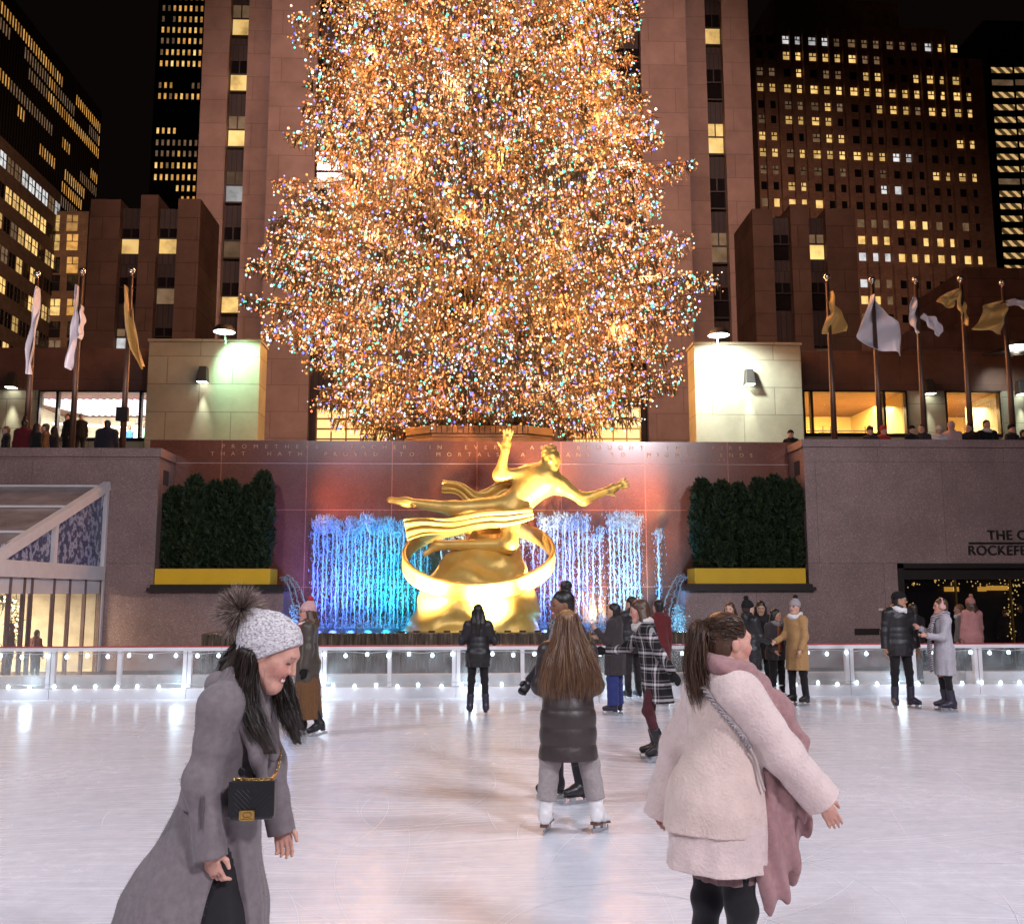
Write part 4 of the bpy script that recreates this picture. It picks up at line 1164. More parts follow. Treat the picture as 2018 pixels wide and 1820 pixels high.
def fingers(w_, h_, up):
    d = nrm(h_-w_); s_ = nrm(np.cross(d, (0, 1, 0))); pr = [ell((w_+h_)/2, (.12, .07, .12)), cap(w_, h_, .08, .07)]
    for i, o_ in enumerate((-.075, -.025, .025, .075)):
        a_ = h_+s_*o_; b_ = a_+d*(.22-.03*abs(i-1.5))+s_*o_*.5+np.array((0, -.03, .0), f4); pr.append(cap(a_, b_, .032, .024))
    a_ = w_+d*.05+s_*up*.08; pr.append(cap(a_, a_+d*.12+s_*up*.12, .035, .028))
    return Grp(pr, .04)
fig += [fingers(lw, lh, -1), fingers(rw, rh, 1)]
SH = Sk(); SH.s = 2.55; SH.female = False; SH.Hd = rot_np(168, 6, 14); SH.head = hd+np.array((0, 0, .03), f4); SH.neck = nk
SH.hf = lambda x, y, z: SH.head+SH.Hd@np.array((x*SH.s, y*SH.s, z*SH.s), f4)
fig = fig[:1]+head_groups(SH, True)+fig[2:]
fig.append(Grp([ell(cst+np.array((-.12, -.26, -.02), f4), (.20, .12, .15)), ell(cst+np.array((.20, -.26, -.06), f4), (.20, .12, .15))], .05))
hh = hair_groups(SH, 'short')
for g_h in hh: g_h.disp = lambda P: (.03*np.sin(P[:, 0]*30+3*np.sin(P[:, 2]*14))*np.sin(P[:, 2]*26)).astype(f4)
link('hair', sdf_mesh('hair', hh, .02, M_gilt), st)
link('figure', sdf_mesh('figure', fig, .022, M_gilt, k=.06), st)
# drapery: plain folded bands streaming behind
def band(pts, wd, nm):
    P = []
    for i, p in enumerate(pts):
        d = nrm(pts[min(i+1, len(pts)-1)]-pts[max(i-1, 0)]); s_ = nrm(np.cross(d, (0, 1, 0)))
        row = []
        for j in range(17):
            w_ = (j/16-.5)*wd[i]; row.append(tuple(p+s_*w_+np.array((0, .09*math.cos(j*1.05+i*.22+.6*math.sin(i*.5)), .03*math.sin(j*.9+i*.15)), f4)))
        P.append(row)
    o = MB().grid(P).build(nm, M_gilt, st, True); m = o.modifiers.new('thick', 'SOLIDIFY'); m.thickness = .05
    m = o.modifiers.new('sub', 'SUBSURF'); m.levels = 1; m.render_levels = 1
def spl(pts, n=22):
    pts = np.array(pts); t_ = np.linspace(0, len(pts)-1, n); out = []
    for x in t_:
        i = min(int(x), len(pts)-2); f = x-i
        p0 = pts[max(i-1, 0)]; p1 = pts[i]; p2 = pts[i+1]; p3 = pts[min(i+2, len(pts)-1)]
        out.append(.5*(2*p1+(p2-p0)*f+(2*p0-5*p1+4*p2-p3)*f*f+(3*p1-p0-3*p2+p3)*f**3))
    return [np.array(o_, f4) for o_ in out]
b1 = spl([q(1032, 985, .2), q(1000, 968, .3), q(965, 985, .3), q(935, 985, .3), q(905, 962, .3), q(870, 957, .2)])
band(b1, .40+.10*np.sin(np.linspace(0, 5.5, 22)), 'drapery')
b2 = spl([q(1050, 1012, -.35), q(1000, 1022, -.5), q(950, 1024, -.5), q(890, 1036, -.4), q(835, 1036, -.3), q(798, 1042, -.25)])
band(b2, np.linspace(.22, .5, 22)+.06*np.sin(np.linspace(0, 7, 22)), 'drapery')
for (x, y, p_, cl, tg, an) in ((-2.6, 21.4, 3400, (1, .74, .38), (.2, YS, 3.6), 62), (2.4, 21.4, 4200, (1, .80, .48), (1.0, YS, 3.9), 62), (.4, 21.25, 1900, (1, .78, .42), (.1, YS, 3.0), 75), (-3.4, 21.6, 320, (1, .62, .3), (-1.5, YS, 3.5), 60), (3.5, 22.0, 900, (1, .58, .28), (2.8, YW, 3.8), 80)):
    lamp('statue_spotlight', 'SPOT', (x, y, zr+.1), tg, p_, cl, .12, an, .6)
lamp('wall_wash', 'SPOT', (-5.0, 24.1, 4.0), (-1.6, YW, 4.9), 260, (1, .42, .34), .12, 95, .9)
lamp('wall_wash', 'SPOT', (5.4, 24.0, 4.0), (3.2, YW, 4.9), 420, (1, .45, .20), .12, 95, .9)

# ------------------------------------------------------------------ tree with its lights
TY = 35.0
tc = V(945, 800, TY); TX = tc.x
# planter box of timber
pl = empty('tree_planter', (TX, 34.2, TZ), 0, 'tiered timber planter box at the foot of the lit tree', 'planter')
M_wood = mat('planter_wood', (.42, .23, .09), .55, vary=.3, vscale=1.5, bump=.2, bscale=9, bdist=.02)
za = V(945, 838, 32.6).z-TZ; zb_ = V(945, 866, 32.6).z-TZ
hw = (V(1098, 850, 32.6).x-V(803, 850, 32.6).x)/2
oct_ = lambda w_, d_, ch: [(-w_+ch, -d_), (w_-ch, -d_), (w_, -d_+ch*.6), (w_, d_-ch), (w_-ch, d_), (-w_+ch, d_), (-w_, d_-ch), (-w_, -d_+ch*.6)]
def octbox(mb, w_, d_, ch, z0, z1):
    p = oct_(w_, d_, ch); n = 8
    mb.add([(x, y, z0) for x, y in p]+[(x, y, z1) for x, y in p], [tuple(range(n))[::-1], tuple(range(n, 2*n))]+[(i, (i+1) % n, n+(i+1) % n, n+i) for i in range(n)])
mb = MB(); zz = za-zb_
octbox(mb, hw, 1.6, .9, zb_-.9, zb_+zz*.18); octbox(mb, hw*.985, 1.57, .9, zb_+zz*.22, zb_+zz*.42); octbox(mb, hw*1.0, 1.6, .9, zb_+zz*.46, za)
octbox(mb, hw*1.05, 1.75, .9, 0, zb_-.9)
mb.build('box', M_wood, pl)
mb = MB()
for i in range(19):
    x = -hw+.9+(2*hw-1.8)*i/18; mb.box(x-.012, x+.012, -1.612, -1.601, zb_+zz*.48, za-.01)
mb.build('board_gap', mat('gap', (.05, .03, .02), .8), pl)

def zv(v): return V(945, v, TY).z
prof_z = [zv(845), zv(830), zv(760), zv(700), zv(600), zv(500), zv(400), zv(300), zv(200), zv(100), zv(0)]
prof_r = [5.6, 6.3, 6.8, 7.6, 8.6, 8.0, 7.6, 7.3, 6.5, 6.25, 6.0]
ztop = 33.5
prof_z += [28, 30.5, ztop]; prof_r += [4.2, 2.4, .2]
tree = empty('christmas_tree', (TX, TY, TZ), 0, 'huge lit christmas tree covered in coloured bulbs behind the statue', 'tree')
zo = TZ
mb = MB()
mb.tube([(0, 0, za-.2), (.05, 0, 4.5), (0, .05, 9), (.05, 0, 15), (0, 0, 22), (0, 0, ztop-zo)], [.62, .55, .45, .33, .18, .03], 12)
mb.build('trunk', M_bark, tree, True)
g = np.random.default_rng(11)
NB = 820
brv = []; brf = []; nb_ = 0
fv = []; bulbs = []
golden = 2.399963
zlo = prof_z[0]; 
for i in range(NB):
    f = (i+.5)/NB
    zt = zlo+(ztop-.6-zlo)*(1-(1-f)**.62) if False else zlo+(ztop-.6-zlo)*f**1.15
    Rm = np.interp(zt, prof_z, prof_r)
    tier = 1+.07*math.sin(zt*2.3+i*.0)
    a = i*golden+g.normal()*.15
    lump = 1+.07*math.sin(a*3+zt*.8)+.06*math.sin(a*5-zt*1.3+1)
    L = Rm*tier*lump*(.84+.17*g.random()**1.5)*(1.0)
    if zt < zlo+1.2: L *= (.75+.3*g.random())
    L = min(L, Rm*1.17)
    # trunk start above the tip: boughs arch out and droop, tips lift
    z0 = min(zt+.10*L+.3*g.random(), ztop-.3); sag = .10*L
    t_ = np.linspace(0, 1, 9)
    r_ = L*t_
    zc = z0+(zt-z0)*t_**1.3-sag*np.sin(np.pi*t_)*.25+.35*np.clip(t_-.75, 0, 1)*2
    wob = .10*L*np.sin(t_*3+g.random()*6)*.25
    ca, sa = math.cos(a), math.sin(a)
    px = r_*ca-wob*sa; py = r_*sa+wob*ca
    P = np.stack([px, py, zc-zo], -1)
    # bough mesh: 4-sided tube
    rad = (.075*(1-t_)+.012)*(.6+.05*L)
    for k in range(4):
        b_ = k*math.pi/2
        brv.append(P+np.stack([-sa*math.cos(b_)*rad, ca*math.cos(b_)*rad, math.sin(b_)*rad], -1))
    base = nb_
    for k in range(4):
        k2_ = (k+1) % 4
        for j in range(8): brf.append((base+k*9+j, base+k*9+j+1, base+k2_*9+j+1, base+k2_*9+j))
    nb_ += 36
    # needles: flat sprays along the bough and its side twigs, long pendulous twigs below
    front = (sa < .35)
    n = int((44 if front else 20)*L)
    tt = .16+.84*g.random(n)**.75
    c = np.stack([np.interp(tt, t_, P[:, q]) for q in range(3)], -1)
    width = (.55+.10*L)*np.sin(np.clip(1.08-tt, .06, 1)*math.pi*.62)
    s_ = (g.random(n)*2-1)*width
    c[:, 0] += -sa*s_; c[:, 1] += ca*s_; c[:, 2] -= np.abs(s_)*.25+g.random(n)*.10-.05
    hang = g.random(n) < .62
    Ls = np.where(hang, .16+.36*g.random(n), .14+.18*g.random(n))
    out = np.stack([ca-sa*np.sign(s_)*.9, sa+ca*np.sign(s_)*.9, np.full(n, -.12)], -1)
    dn = np.stack([.25*ca+.18*g.normal(size=n), .25*sa+.18*g.normal(size=n), -np.ones(n)], -1)
    d = np.where(hang[:, None], dn, out+g.normal(size=(n, 3))*.35); d /= np.linalg.norm(d, axis=1)[:, None]
    sd = np.cross(d, g.normal(size=(n, 3))); sd /= np.linalg.norm(sd, axis=1)[:, None]+1e-9
    w_ = (.014+.026*g.random(n))[:, None]
    e = c+d*Ls[:, None]
    m_ = c+d*(Ls*.45)[:, None]+g.normal(size=(n, 3))*.02
    fv.append(np.stack([c-sd*w_*.4, c+sd*w_*.4, m_+sd*w_, m_-sd*w_], 1)); fv.append(np.stack([m_-sd*w_, m_+sd*w_, e+sd*w_*.15, e-sd*w_*.15], 1))
    # bulbs strung along bough and twigs
    nbulb = int((17 if front else 2)*L)
    tb = .22+.80*g.random(nbulb)**.62
    cb = np.stack([np.interp(np.minimum(tb, 1), t_, P[:, q]) for q in range(3)], -1)
    wb = (.5+.10*L)*np.sin(np.clip(1.08-tb, .06, 1)*math.pi*.62)
    sb = (g.random(nbulb)*2-1)*wb
    cb[:, 0] += -sa*sb; cb[:, 1] += ca*sb; cb[:, 2] += -np.abs(sb)*.25-.42*g.random(nbulb)**1.5+.07; cb += g.normal(size=cb.shape)*.10
    bulbs.append(cb)
me = mesh_np('boughs', np.concatenate(brv), np.array(brf), M_bark, True); link('boughs', me, tree)
fv = np.concatenate(fv).reshape(-1, 3)
t = NT('spruce_needles'); t.set(Roughness=.75)
t.l(t.ramp(t.noise(1.6, detail=4), [(.25, (.06, .045, .022)), (.5, (.14, .095, .05)), (.75, (.22, .145, .085))]), t.b.inputs['Base Color']); M_needle = t.m
link('foliage', mesh_np('foliage', fv, np.arange(len(fv)).reshape(-1, 4), M_needle), tree)
# a few stray long boughs at the sides
bulbs = np.concatenate(bulbs)
pal = np.array([(1, .42, .11), (1, .31, .07), (1, .55, .28), (1, .20, .08), (1, .78, .60), (.55, .95, 1), (.10, .75, .52), (.16, .20, 1), (.62, .42, 1), (1, .42, .45)])
pw = np.array([.24, .16, .14, .11, .06, .11, .075, .065, .02, .03]); pw /= pw.sum()
pi_ = g.choice(len(pal), len(bulbs), p=pw)
bs = np.where(pi_ < 4, 1.0+1.9*g.random(len(bulbs))**2, 1.2+2.4*g.random(len(bulbs))**1.8)
M_tb = NT('tree_bulb'); M_tb.set(Base_Color=(0, 0, 0))
a_ = M_tb.n('VertexColor'); a_.layer_name = 'Col'; M_tb.l(a_.outputs[0], M_tb.b.inputs['Emission Color']); M_tb.b.inputs['Emission Strength'].default_value = 1.0
M_tb = M_tb.m; M_tb.cycles.emission_sampling = 'NONE'
def bulb_shape(r_):
    v = []
    for z, q in ((-1, .0), (-.45, .85), (.35, .8), (1.05, .0)):
        v += [(q*math.cos(k*2*math.pi/5), q*math.sin(k*2*math.pi/5), z) for k in range(5)]
    return np.array(v)*r_
BF = np.array([(j*5+k, j*5+(k+1) % 5, (j+1)*5+(k+1) % 5, (j+1)*5+k) for j in range(3) for k in range(5)])
# the hundred that show largest: nearest the viewer on the outer shell
dist = bulbs[:, 1]
order = np.argsort(dist)
pick = order[:1200][g.permutation(min(1200, len(order)))[:100]]
rest = np.setdiff1d(np.arange(len(bulbs)), pick)
sz = .024+.034*g.random(len(bulbs))**2
sz *= np.where(pi_ >= 5, 1.12, 1.0)
us = bulb_shape(1.0)
vv = (us[None]*sz[rest][:, None, None]+bulbs[rest][:, None, :]).reshape(-1, 3)
ff = (BF[None]+(np.arange(len(rest))*20)[:, None, None]).reshape(-1, 4)
cc = np.repeat(pal[pi_[rest]]*bs[rest][:, None], 20, 0)
o = link('light_bulbs', mesh_np('light_bulbs', vv, ff, M_tb, True, col=cc), tree); o['kind'] = 'stuff'
bm_c = []
for c_ in pal: bm_c.append(mesh_np('light_bulb', us*.055, BF, M_tb, True, col=np.tile(c_*3.4, (20, 1))))
for i in pick:
    o = link('light_bulb', bm_c[pi_[i]], tree, tuple(bulbs[i]))
# the light those bulbs give
k = 0
for z, n, rr in ((1.0, 9, .62), (3.0, 12, .72), (5.5, 13, .74), (8, 13, .74), (10.5, 13, .74), (13, 12, .74), (15.5, 11, .74), (18, 10, .74), (21, 7, .7), (25, 4, .6)):
    z = z+zlo-zo
    Rm = np.interp(z+zo, prof_z, prof_r)*rr
    for j in range(n):
        a = 2*math.pi*j/n+k*.7+.3
        if math.sin(a) > .5: continue
        c_ = [(1, .42, .11), (1, .48, .16), (1, .36, .12), (1, .54, .28)][(j+k) % 4]
        lamp('bulb_glow', 'POINT', (TX+Rm*math.cos(a), TY+Rm*math.sin(a), zo+z), None, 430, c_, .25).data.specular_factor = .2
    k += 1

# ------------------------------------------------------------------ limestone pylons with their lamps, shops behind
YPY = 37.0
ML = {-1: 'left', 1: 'right'}
M_lampbody = mat('lamp_body', (.05, .045, .045), .45, .2, vary=.1)
M_lens = emit('lamp_lens', (.9, 1, .85), 12, True)
def sconce(u, v, Y, lab, power, w_=.42, h=.62, col=(.93, 1, .80)):
    p = V(u, v, Y); o = empty('wall_lamp', tuple(p), 0, lab, 'lamp', 'wall lamps on the pale stone')
    k_ = [(-w_*.36, h/2), (w_*.36, h/2), (w_/2, -h/2), (-w_/2, -h/2)]
    vs = [(x, 0, z) for x, z in k_]+[(x*.95, -.22 if z > 0 else -.40, z) for x, z in k_]
    MB().add(vs, [(0, 1, 2, 3), (4, 7, 6, 5), (0, 4, 5, 1), (1, 5, 6, 2), (3, 2, 6, 7), (0, 3, 7, 4)]).build('body', M_lampbody, o, bevel=.012)
    MB().box(-w_*.42, w_*.42, -.36, -.05, -h/2-.012, -h/2-.002).build('lens', M_lens, o)
    lamp('wall_lamp_light', 'SPOT', (p.x, p.y-.20, p.z-h/2-.05), (p.x, p.y+.10, p.z-5), power*7, col, .05, 34, .9)
def topflood(u, v, Y, lab, power, tg, col, ang=110):
    p = V(u, v, Y); o = empty('flood_lamp', tuple(p), 0, lab, 'lamp', 'flood lamps on the pale stone tops')
    MB().lathe([(.42, -.05), (.40, .05), (.28, .2), (.0, .26)], n=20).build('hood', M_lampbody, o, True)
    MB().lathe([(.40, -.045), (.2, -.10), (0, -.12)], n=20).build('lens', emit('flood_lens', (.85, 1, .88), 9, True), o, True)
    MB().tube([(0, .12, .05), (0, .30, -.45)], .035).build('bracket', M_lampbody, o)
    lamp('flood_lamp_light', 'SPOT', (p.x, p.y, p.z-.2), tg, power, col, .2, ang, .55)
for s_, ua, ub, vt in ((-1, 295, 515, 665), (1, 1368, 1578, 675)):
    a = V(ua, vt, YPY); b = V(ub, vt, YPY)
    o = empty('stone_pylon', (0, 0, 0), 0, 'pale limestone block '+ML[s_]+' of the tree under a flood lamp', 'pylon')
    MB().box(a.x, b.x, YPY, YPY+1.2, TZ, a.z-.1).build('block', M_lime2, o, bevel=.02)
    MB().box(a.x-.04, b.x+.04, YPY-.05, YPY+1.25, a.z-.1, a.z).build('coping', M_lime2, o)
sconce(403, 737, YPY, 'dark tapered wall lamp shining down the pale stone left of the tree', 55)
sconce(1475, 746, YPY, 'pale tapered wall lamp on the bright stone right of the tree', 60)
topflood(443, 650, YPY-.9, 'hooded flood lamp on the stone block left of the tree', 900, V(478, 720, YPY), (.45, 1, .66), 100)
topflood(1417, 660, YPY-1.6, 'glaring flood lamp on the stone block right of the tree', 2300, V(1425, 800, YPY+.3), (.90, 1, .90), 128)
YSH = 38.6
M_shopwall = M_band
M_pier = stone('pier_stone', (.42, .37, .28), 2.2, 1.2, .018, .6, .08, .85)
def shop(s_, openings, u0, u1, vtop, vlin, lab):
    o = empty('shop_front', (0, 0, 0), 0, lab, 'building')
    x0 = V(u0, 700, YSH).x; x1 = V(u1, 700, YSH).x
    zt_ = V((u0+u1)/2, vtop, YSH).z
    xs_ = [x0]
    zl = V((u0+u1)/2, vlin, YSH).z; zs = V((u0+u1)/2, 860, YSH).z
    mb = MB(); prev = x0
    for a_, b_ in openings:
        xa = V(a_, 800, YSH).x; xb = V(b_, 800, YSH).x
        if xa > prev: mb.box(prev, xa, YSH, YSH+.5, TZ, zl)
        mb.box(xa, xb, YSH, YSH+.5, TZ, zs); prev = xb
    if prev < x1: mb.box(prev, x1, YSH, YSH+.5, TZ, zl)
    mb.build('pier', M_pier, o)
    MB().box(x0, x1, YSH-.05, YSH+9, zl, zt_).build('fascia', M_band, o)
    return o, zl, zs
so, zl, zs = shop(-1, [(75, 292)], -260, 294, 682, 765, 'dark banded shop front with a bright window left of the tree')
M_shopglass = NT('shop_glass'); M_shopglass.set(Base_Color=(.9, .9, .9), Roughness=.03); M_shopglass.b.inputs['Alpha'].default_value = .06; M_shopglass = M_shopglass.m
def room(o, u0, u1, wallc, ceilc, lightc, power, depth=6.0, zl=zl, zs=zs, mull=(), fr=.07):
    xa = V(u0, 800, YSH).x; xb = V(u1, 800, YSH).x
    wm = mat('room_wall_%d' % u0, wallc, .8, vary=.05); fm = mat('room_ceiling_%d' % u0, ceilc, .8, vary=.05)
    MB().box(xa-1.5, xb+1.5, YSH+depth, YSH+depth+.1, TZ, zl+.2).box(xa-1.6, xa-1.5, YSH+.5, YSH+depth, TZ, zl+.2).box(xb+1.5, xb+1.6, YSH+.5, YSH+depth, TZ, zl+.2).build('room_wall', wm, o)
    MB().box(xa-1.5, xb+1.5, YSH+.5, YSH+depth, zl+.01, zl+.03).build('room_ceiling', fm, o)
    MB().box(xa-1.5, xb+1.5, YSH+.5, YSH+depth, zs-.5, zs-.45).build('room_floor', fm, o)
    wn = MB().box(xa, xb, YSH+.12, YSH+.14, zs, zl).build('shop_window', M_shopglass, o)
    fb = MB().box(xa-.0, xb, YSH-.04, YSH+.2, zl-fr, zl+.06).box(xa, xb, YSH-.04, YSH+.2, zs-.1, zs+.04).box(xa, xa+fr, YSH-.04, YSH+.2, zs, zl).box(xb-fr, xb, YSH-.04, YSH+.2, zs, zl)
    for m_ in mull: x_ = V(m_, 800, YSH).x; fb.box(x_-.05, x_+.05, YSH-.04, YSH+.2, zs, zl)
    fb.build('frame', M_dark, wn)
    lamp('shop_light', 'AREA', ((xa+xb)/2, YSH+depth*.5, zl-.08), ((xa+xb)/2, YSH+depth*.5+.8, zl-4), power*2.2, lightc, (xb-xa), size_y=depth*.6)
    return xa, xb
xa, xb = room(so, 75, 292, (.75, .68, .52), (.75, .72, .72), (1, .90, .72), 900, mull=(113, 277))
# striped lights on that shop's ceiling
for i in range(26):
    x = xa-1.2+i*(xb-xa+3)/26; c_ = [(.8, .95, 1), (.9, .75, 1), (.7, 1, .95), (1, 1, 1), (1, .6, .9)][i % 5]
    MB().bar((x, YSH+1.3, zl-.10), (x+1.3, YSH+5.0, zl-.10), .10, .03).build('ceiling_strip', emit('strip_%d' % (i % 5), c_, 2.2, True) if i < 5 else bpy.data.materials['strip_%d' % (i % 5)], so)
MB().tube([(xa-1.4, YSH+4.6, zl-.55), ((xa+xb)/2, YSH+5.3, zl-.62), (xb+1.4, YSH+4.6, zl-.52)], .05, 6).build('cove_light', emit('cove', (.9, .93, 1), 4, True), so)
so2, zl2, zs2 = shop(1, [(1583, 1788), (1863, 1972)], 1578, 2330, 697, 774, 'dark banded shop front with amber lit windows right of the tree')
r1 = room(so2, 1583, 1788, (.80, .55, .20), (.80, .60, .26), (1, .74, .33), 700, zl=zl2, zs=zs2, mull=(1600, 1743))
r2 = room(so2, 1863, 1972, (.80, .55, .20), (.80, .60, .26), (1, .74, .33), 420, zl=zl2, zs=zs2, mull=())
mb = MB()
z_ = zs2+.55
for u in (1628, 1711): x = V(u, 830, YSH+3).x; mb.tube([(x-.15, YSH+3, zs2-.3), (x-.15, YSH+3, z_+.3), (x+.2, YSH+3, z_+.3), (x+.2, YSH+3, zs2-.3)], .03, 6)
x0_ = V(1612, 830, YSH+3).x; x1_ = V(1740, 830, YSH+3).x
mb.tube([(x0_, YSH+3, z_), (x1_, YSH+3, z_)], .03, 6).tube([(x0_, YSH+3, z_-.3), (x1_, YSH+3, z_-.3)], .02, 6)
mb.build('handrail', M_dark, so2)
MB().box(V(1590, 830, YSH+4).x, V(1786, 830, YSH+4).x, YSH+4, YSH+4.06, zl2-1.05, zl2-.98).build('shelf_line', M_dark, so2)
sconce(28, 747, YSH-.05, 'black tapered wall lamp at the far left pier above the crowd', 60)
sconce(1828, 766, YSH-.05, 'dark tapered wall lamp between the two amber windows', 34)
sconce(2009, 768, YSH-.05, 'tapered wall lamp on the bright stone at the right edge', 60)
a = V(1955, 695, YSH-.6); b = V(2330, 695, YSH-.6)
o = empty('stone_pylon', (0, 0, 0), 0, 'bright pale stone block cut off by the right edge', 'pylon')
MB().box(V(1976, 700, YSH-.3).x, b.x, YSH-.045, YSH+3, TZ, V(1990, 697, YSH).z).build('block', M_lime2, o)
topflood(2003, 684, YSH-1.2, 'flood lamp above the bright stone at the right edge', 700, V(2010, 780, YSH), (.85, 1, .90), 120)
aw = MB().add([tuple(V(1935, 705, YSH-.4)), tuple(V(2140, 648, YSH-.4)), tuple(V(2140, 690, YSH-2.6)), tuple(V(1990, 705, YSH-1.0))], [(0, 1, 2, 3)]).build('awning', M_dark); m = aw.modifiers.new('t', 'SOLIDIFY'); m.thickness = .1
tag(aw, 'dark sloping awning above the right edge stone block', 'awning')
# shop windows low behind the tree
for ua, ub, lab in ((625, 770, 'left'), (1128, 1262, 'right')):
    a = V(ua, 804, 41); b = V(ub, 866, 41)
    o = empty('lit_doorway', (0, 0, 0), 0, 'golden lit grid window low behind the tree on the %s' % lab, 'window')
    MB().box(a.x, b.x, 41, 41.05, TZ, a.z).build('glow_panel', emit('gold_panel', (1, .62, .22), 1.5) if lab == 'left' else bpy.data.materials['gold_panel'], o)
    mb = MB()
    for i in range(6): x = a.x+(b.x-a.x)*i/5; mb.box(x-.03, x+.03, 40.94, 41, TZ, a.z)
    for i in range(9): z = TZ+1.4+(a.z-TZ-1.4)*i/8; mb.box(a.x, b.x, 40.95, 40.99, z-.035, z+.035)
    mb.build('grille', mat('bronze_grille', (.25, .15, .05), .4, .6), o)

# ------------------------------------------------------------------ windows and buildings
def lit(name, col, s_, streak=True):
    t = NT(name); t.set(Base_Color=(.02, .02, .02), Roughness=.15)
    oi = t.n('ObjectInfo'); rnd = oi.outputs['Random']
    mp = t.n('Mapping'); t.l(t.obj(), mp.inputs[0]); cb_ = t.n('CombineXYZ'); t.l(t.math('MULTIPLY', rnd, 37.0), cb_.inputs[0]); t.l(cb_.outputs[0], mp.inputs['Location'])
    n = t.noise(.7, mp.outputs[0], 3, .6)
    col_ = t.ramp(n, [(.25, tuple(c*.35 for c in col)), (.55, col), (.75, tuple(min(1.0, c*1.0+.12) for c in col))])
    t.l(col_, t.b.inputs['Emission Color'])
    t.l(t.math('MULTIPLY', t.math('ADD', t.math('MULTIPLY', rnd, .9), .55), s_), t.b.inputs['Emission Strength'])
    t.m.cycles.emission_sampling = 'NONE'
    return t.m
L_y = lit('window_yellow', (1, .62, .20), .85); L_d = lit('window_dim', (.5, .30, .16), .28); L_w = lit('window_white', (.80, .80, .80), .7); L_o = lit('window_orange', (1, .48, .11), .62)
M_wd = NT('window_dark'); M_wd.set(Base_Color=(.012, .010, .012), Roughness=.12); M_wd = M_wd.m
LIT = {'y': L_y, 'd': L_d, 'w': L_w, 'o': L_o, '.': M_wd}
def win_mesh(w_, h, c, cross=True, split=.55, fr=.06):
    mb = MB().box(-w_/2, w_/2, 0, .04, 0, h, 0)
    if cross:
        mb.box(-w_/2, w_/2, -.03, -.002, h*split-fr/2, h*split+fr/2, 1).box(-fr/2, fr/2, -.028, -.001, h*split+fr/2, h, 1)
    return mb.mesh('window', [LIT[c], M_dark])
def facade(root, wins, w_, h, cross=True, fr=.06, limit=100):
    """wins: list of (x, y, z, code). individual windows up to the limit, lit and large ones first, the rest one stuff part"""
    ms = {}
    wins = sorted(wins, key=lambda q: (q[3] == '.', ))
    ind = wins[:limit]; rest = wins[limit:]
    for x, y, z, c in ind:
        if c not in ms: ms[c] = win_mesh(w_, h, c, cross, fr=fr)
        link('window', ms[c], root, (x, y, z))
    if rest:
        mb = MB(); codes = sorted(set(q[3] for q in rest))
        for x, y, z, c in rest: mb.box(x-w_/2, x+w_/2, y, y+.04, z, z+h, codes.index(c))
        o = mb.build('windows', [LIT[c] for c in codes], root); o['kind'] = 'stuff'

# main tower
YT = 62.0
M_tower = stone('tower_limestone', (.40, .285, .25), 3.6, 1.75, .030, .74, .07, .9, blotch=.22)
tw = empty('skyscraper', (0, 0, TZ), 0, 'tall limestone tower with dark window strips behind the lit tree', 'building')
TT = 75.0
def tx(u, v=0, Y=YT): return V(u, v, Y).x
xc0, xc1 = tx(540), tx(1353); 
xw = [(tx(632), tx(692))]; xm = (xc0+xc1)/2
xw.append((2*xm-xw[0][1], 2*xm-xw[0][0])); xw.insert(1, (xm-1.2, xm+1.2))
YS_ = YT+2.5
xo0, xo1 = tx(407, 0, YS_), tx(1476, 0, YS_)
sw = [(tx(459, 0, YS_), tx(495, 0, YS_)), (tx(1391, 0, YS_), tx(1424, 0, YS_))]
mb = MB(); edges = [xc0]+[e for p in xw for e in p]+[xc1]
for i in range(0, len(edges), 2): mb.box(edges[i], edges[i+1], YT, YT+6, 0, TT)
mb.box(xo0, sw[0][0], YS_, YS_+6, 0, TT-8).box(sw[0][1], xc0-.5, YS_, YS_+6, 0, TT-8).box(xc1+.5, sw[1][0], YS_, YS_+6, 0, TT-8).box(sw[1][1], xo1, YS_, YS_+6, 0, TT-8)
mb.build('wall', M_tower, tw)
mb = MB()
for a_, b_ in xw: mb.box(a_, b_, YT+.6, YT+1, 0, TT-1)
for a_, b_ in sw: mb.box(a_, b_, YS_+.6, YS_+1, 0, TT-9)
mb.box(xc0-.5, xc0, YS_+.9, YS_+1.2, 0, TT-9).box(xc1, xc1+.5, YS_+.9, YS_+1.2, 0, TT-9)
mb.build('spandrel', M_spandrel, tw)
def zrow(k, Y=YS_):
    a_ = V(477, 61+110*k, Y).z-TZ; b_ = V(477, 1+110*k, Y).z-TZ; return a_, b_
codes = {0: ('y', 'd'), 1: ('y', '.'), 2: ('y', 'd'), 3: ('w', 'd'), 4: ('d', '.'), 5: ('y', '.'), -1: ('.', '.'), -2: ('y', 'y'), 6: ('.', '.')}
codesR = {0: ('y', '.'), 1: ('.', '.'), 2: ('y', 'y'), 3: ('.', '.'), 4: ('d', 'd'), 5: ('.', '.'), -1: ('.', 'd'), -2: ('y', '.'), 6: ('.', '.')}
def twin(x0, x1, Y, k, c2):
    z0, z1 = zrow(k); zm = z0+(z1-z0)*.55; w_ = x1-x0
    o = MB().box(x0+.05, x1-.05, Y+.50, Y+.55, z0, zm, 0).box(x0+.05, x1-.05, Y+.50, Y+.55, zm, z1, 1).build('window', [LIT[c2[0]], LIT[c2[1]]], tw)
    MB().box(x0, x1, Y+.42, Y+.5, zm-.05, zm+.05).box((x0+x1)/2-.04, (x0+x1)/2+.04, Y+.43, Y+.5, zm+.05, z1).box(x0, x1, Y+.40, Y+.5, z0-.12, z0).box(x0, x0+.05, Y+.41, Y+.5, z0-.01, zm).box(x1-.05, x1, Y+.41, Y+.5, z0-.01, zm).build('window_frame', M_dark, o)
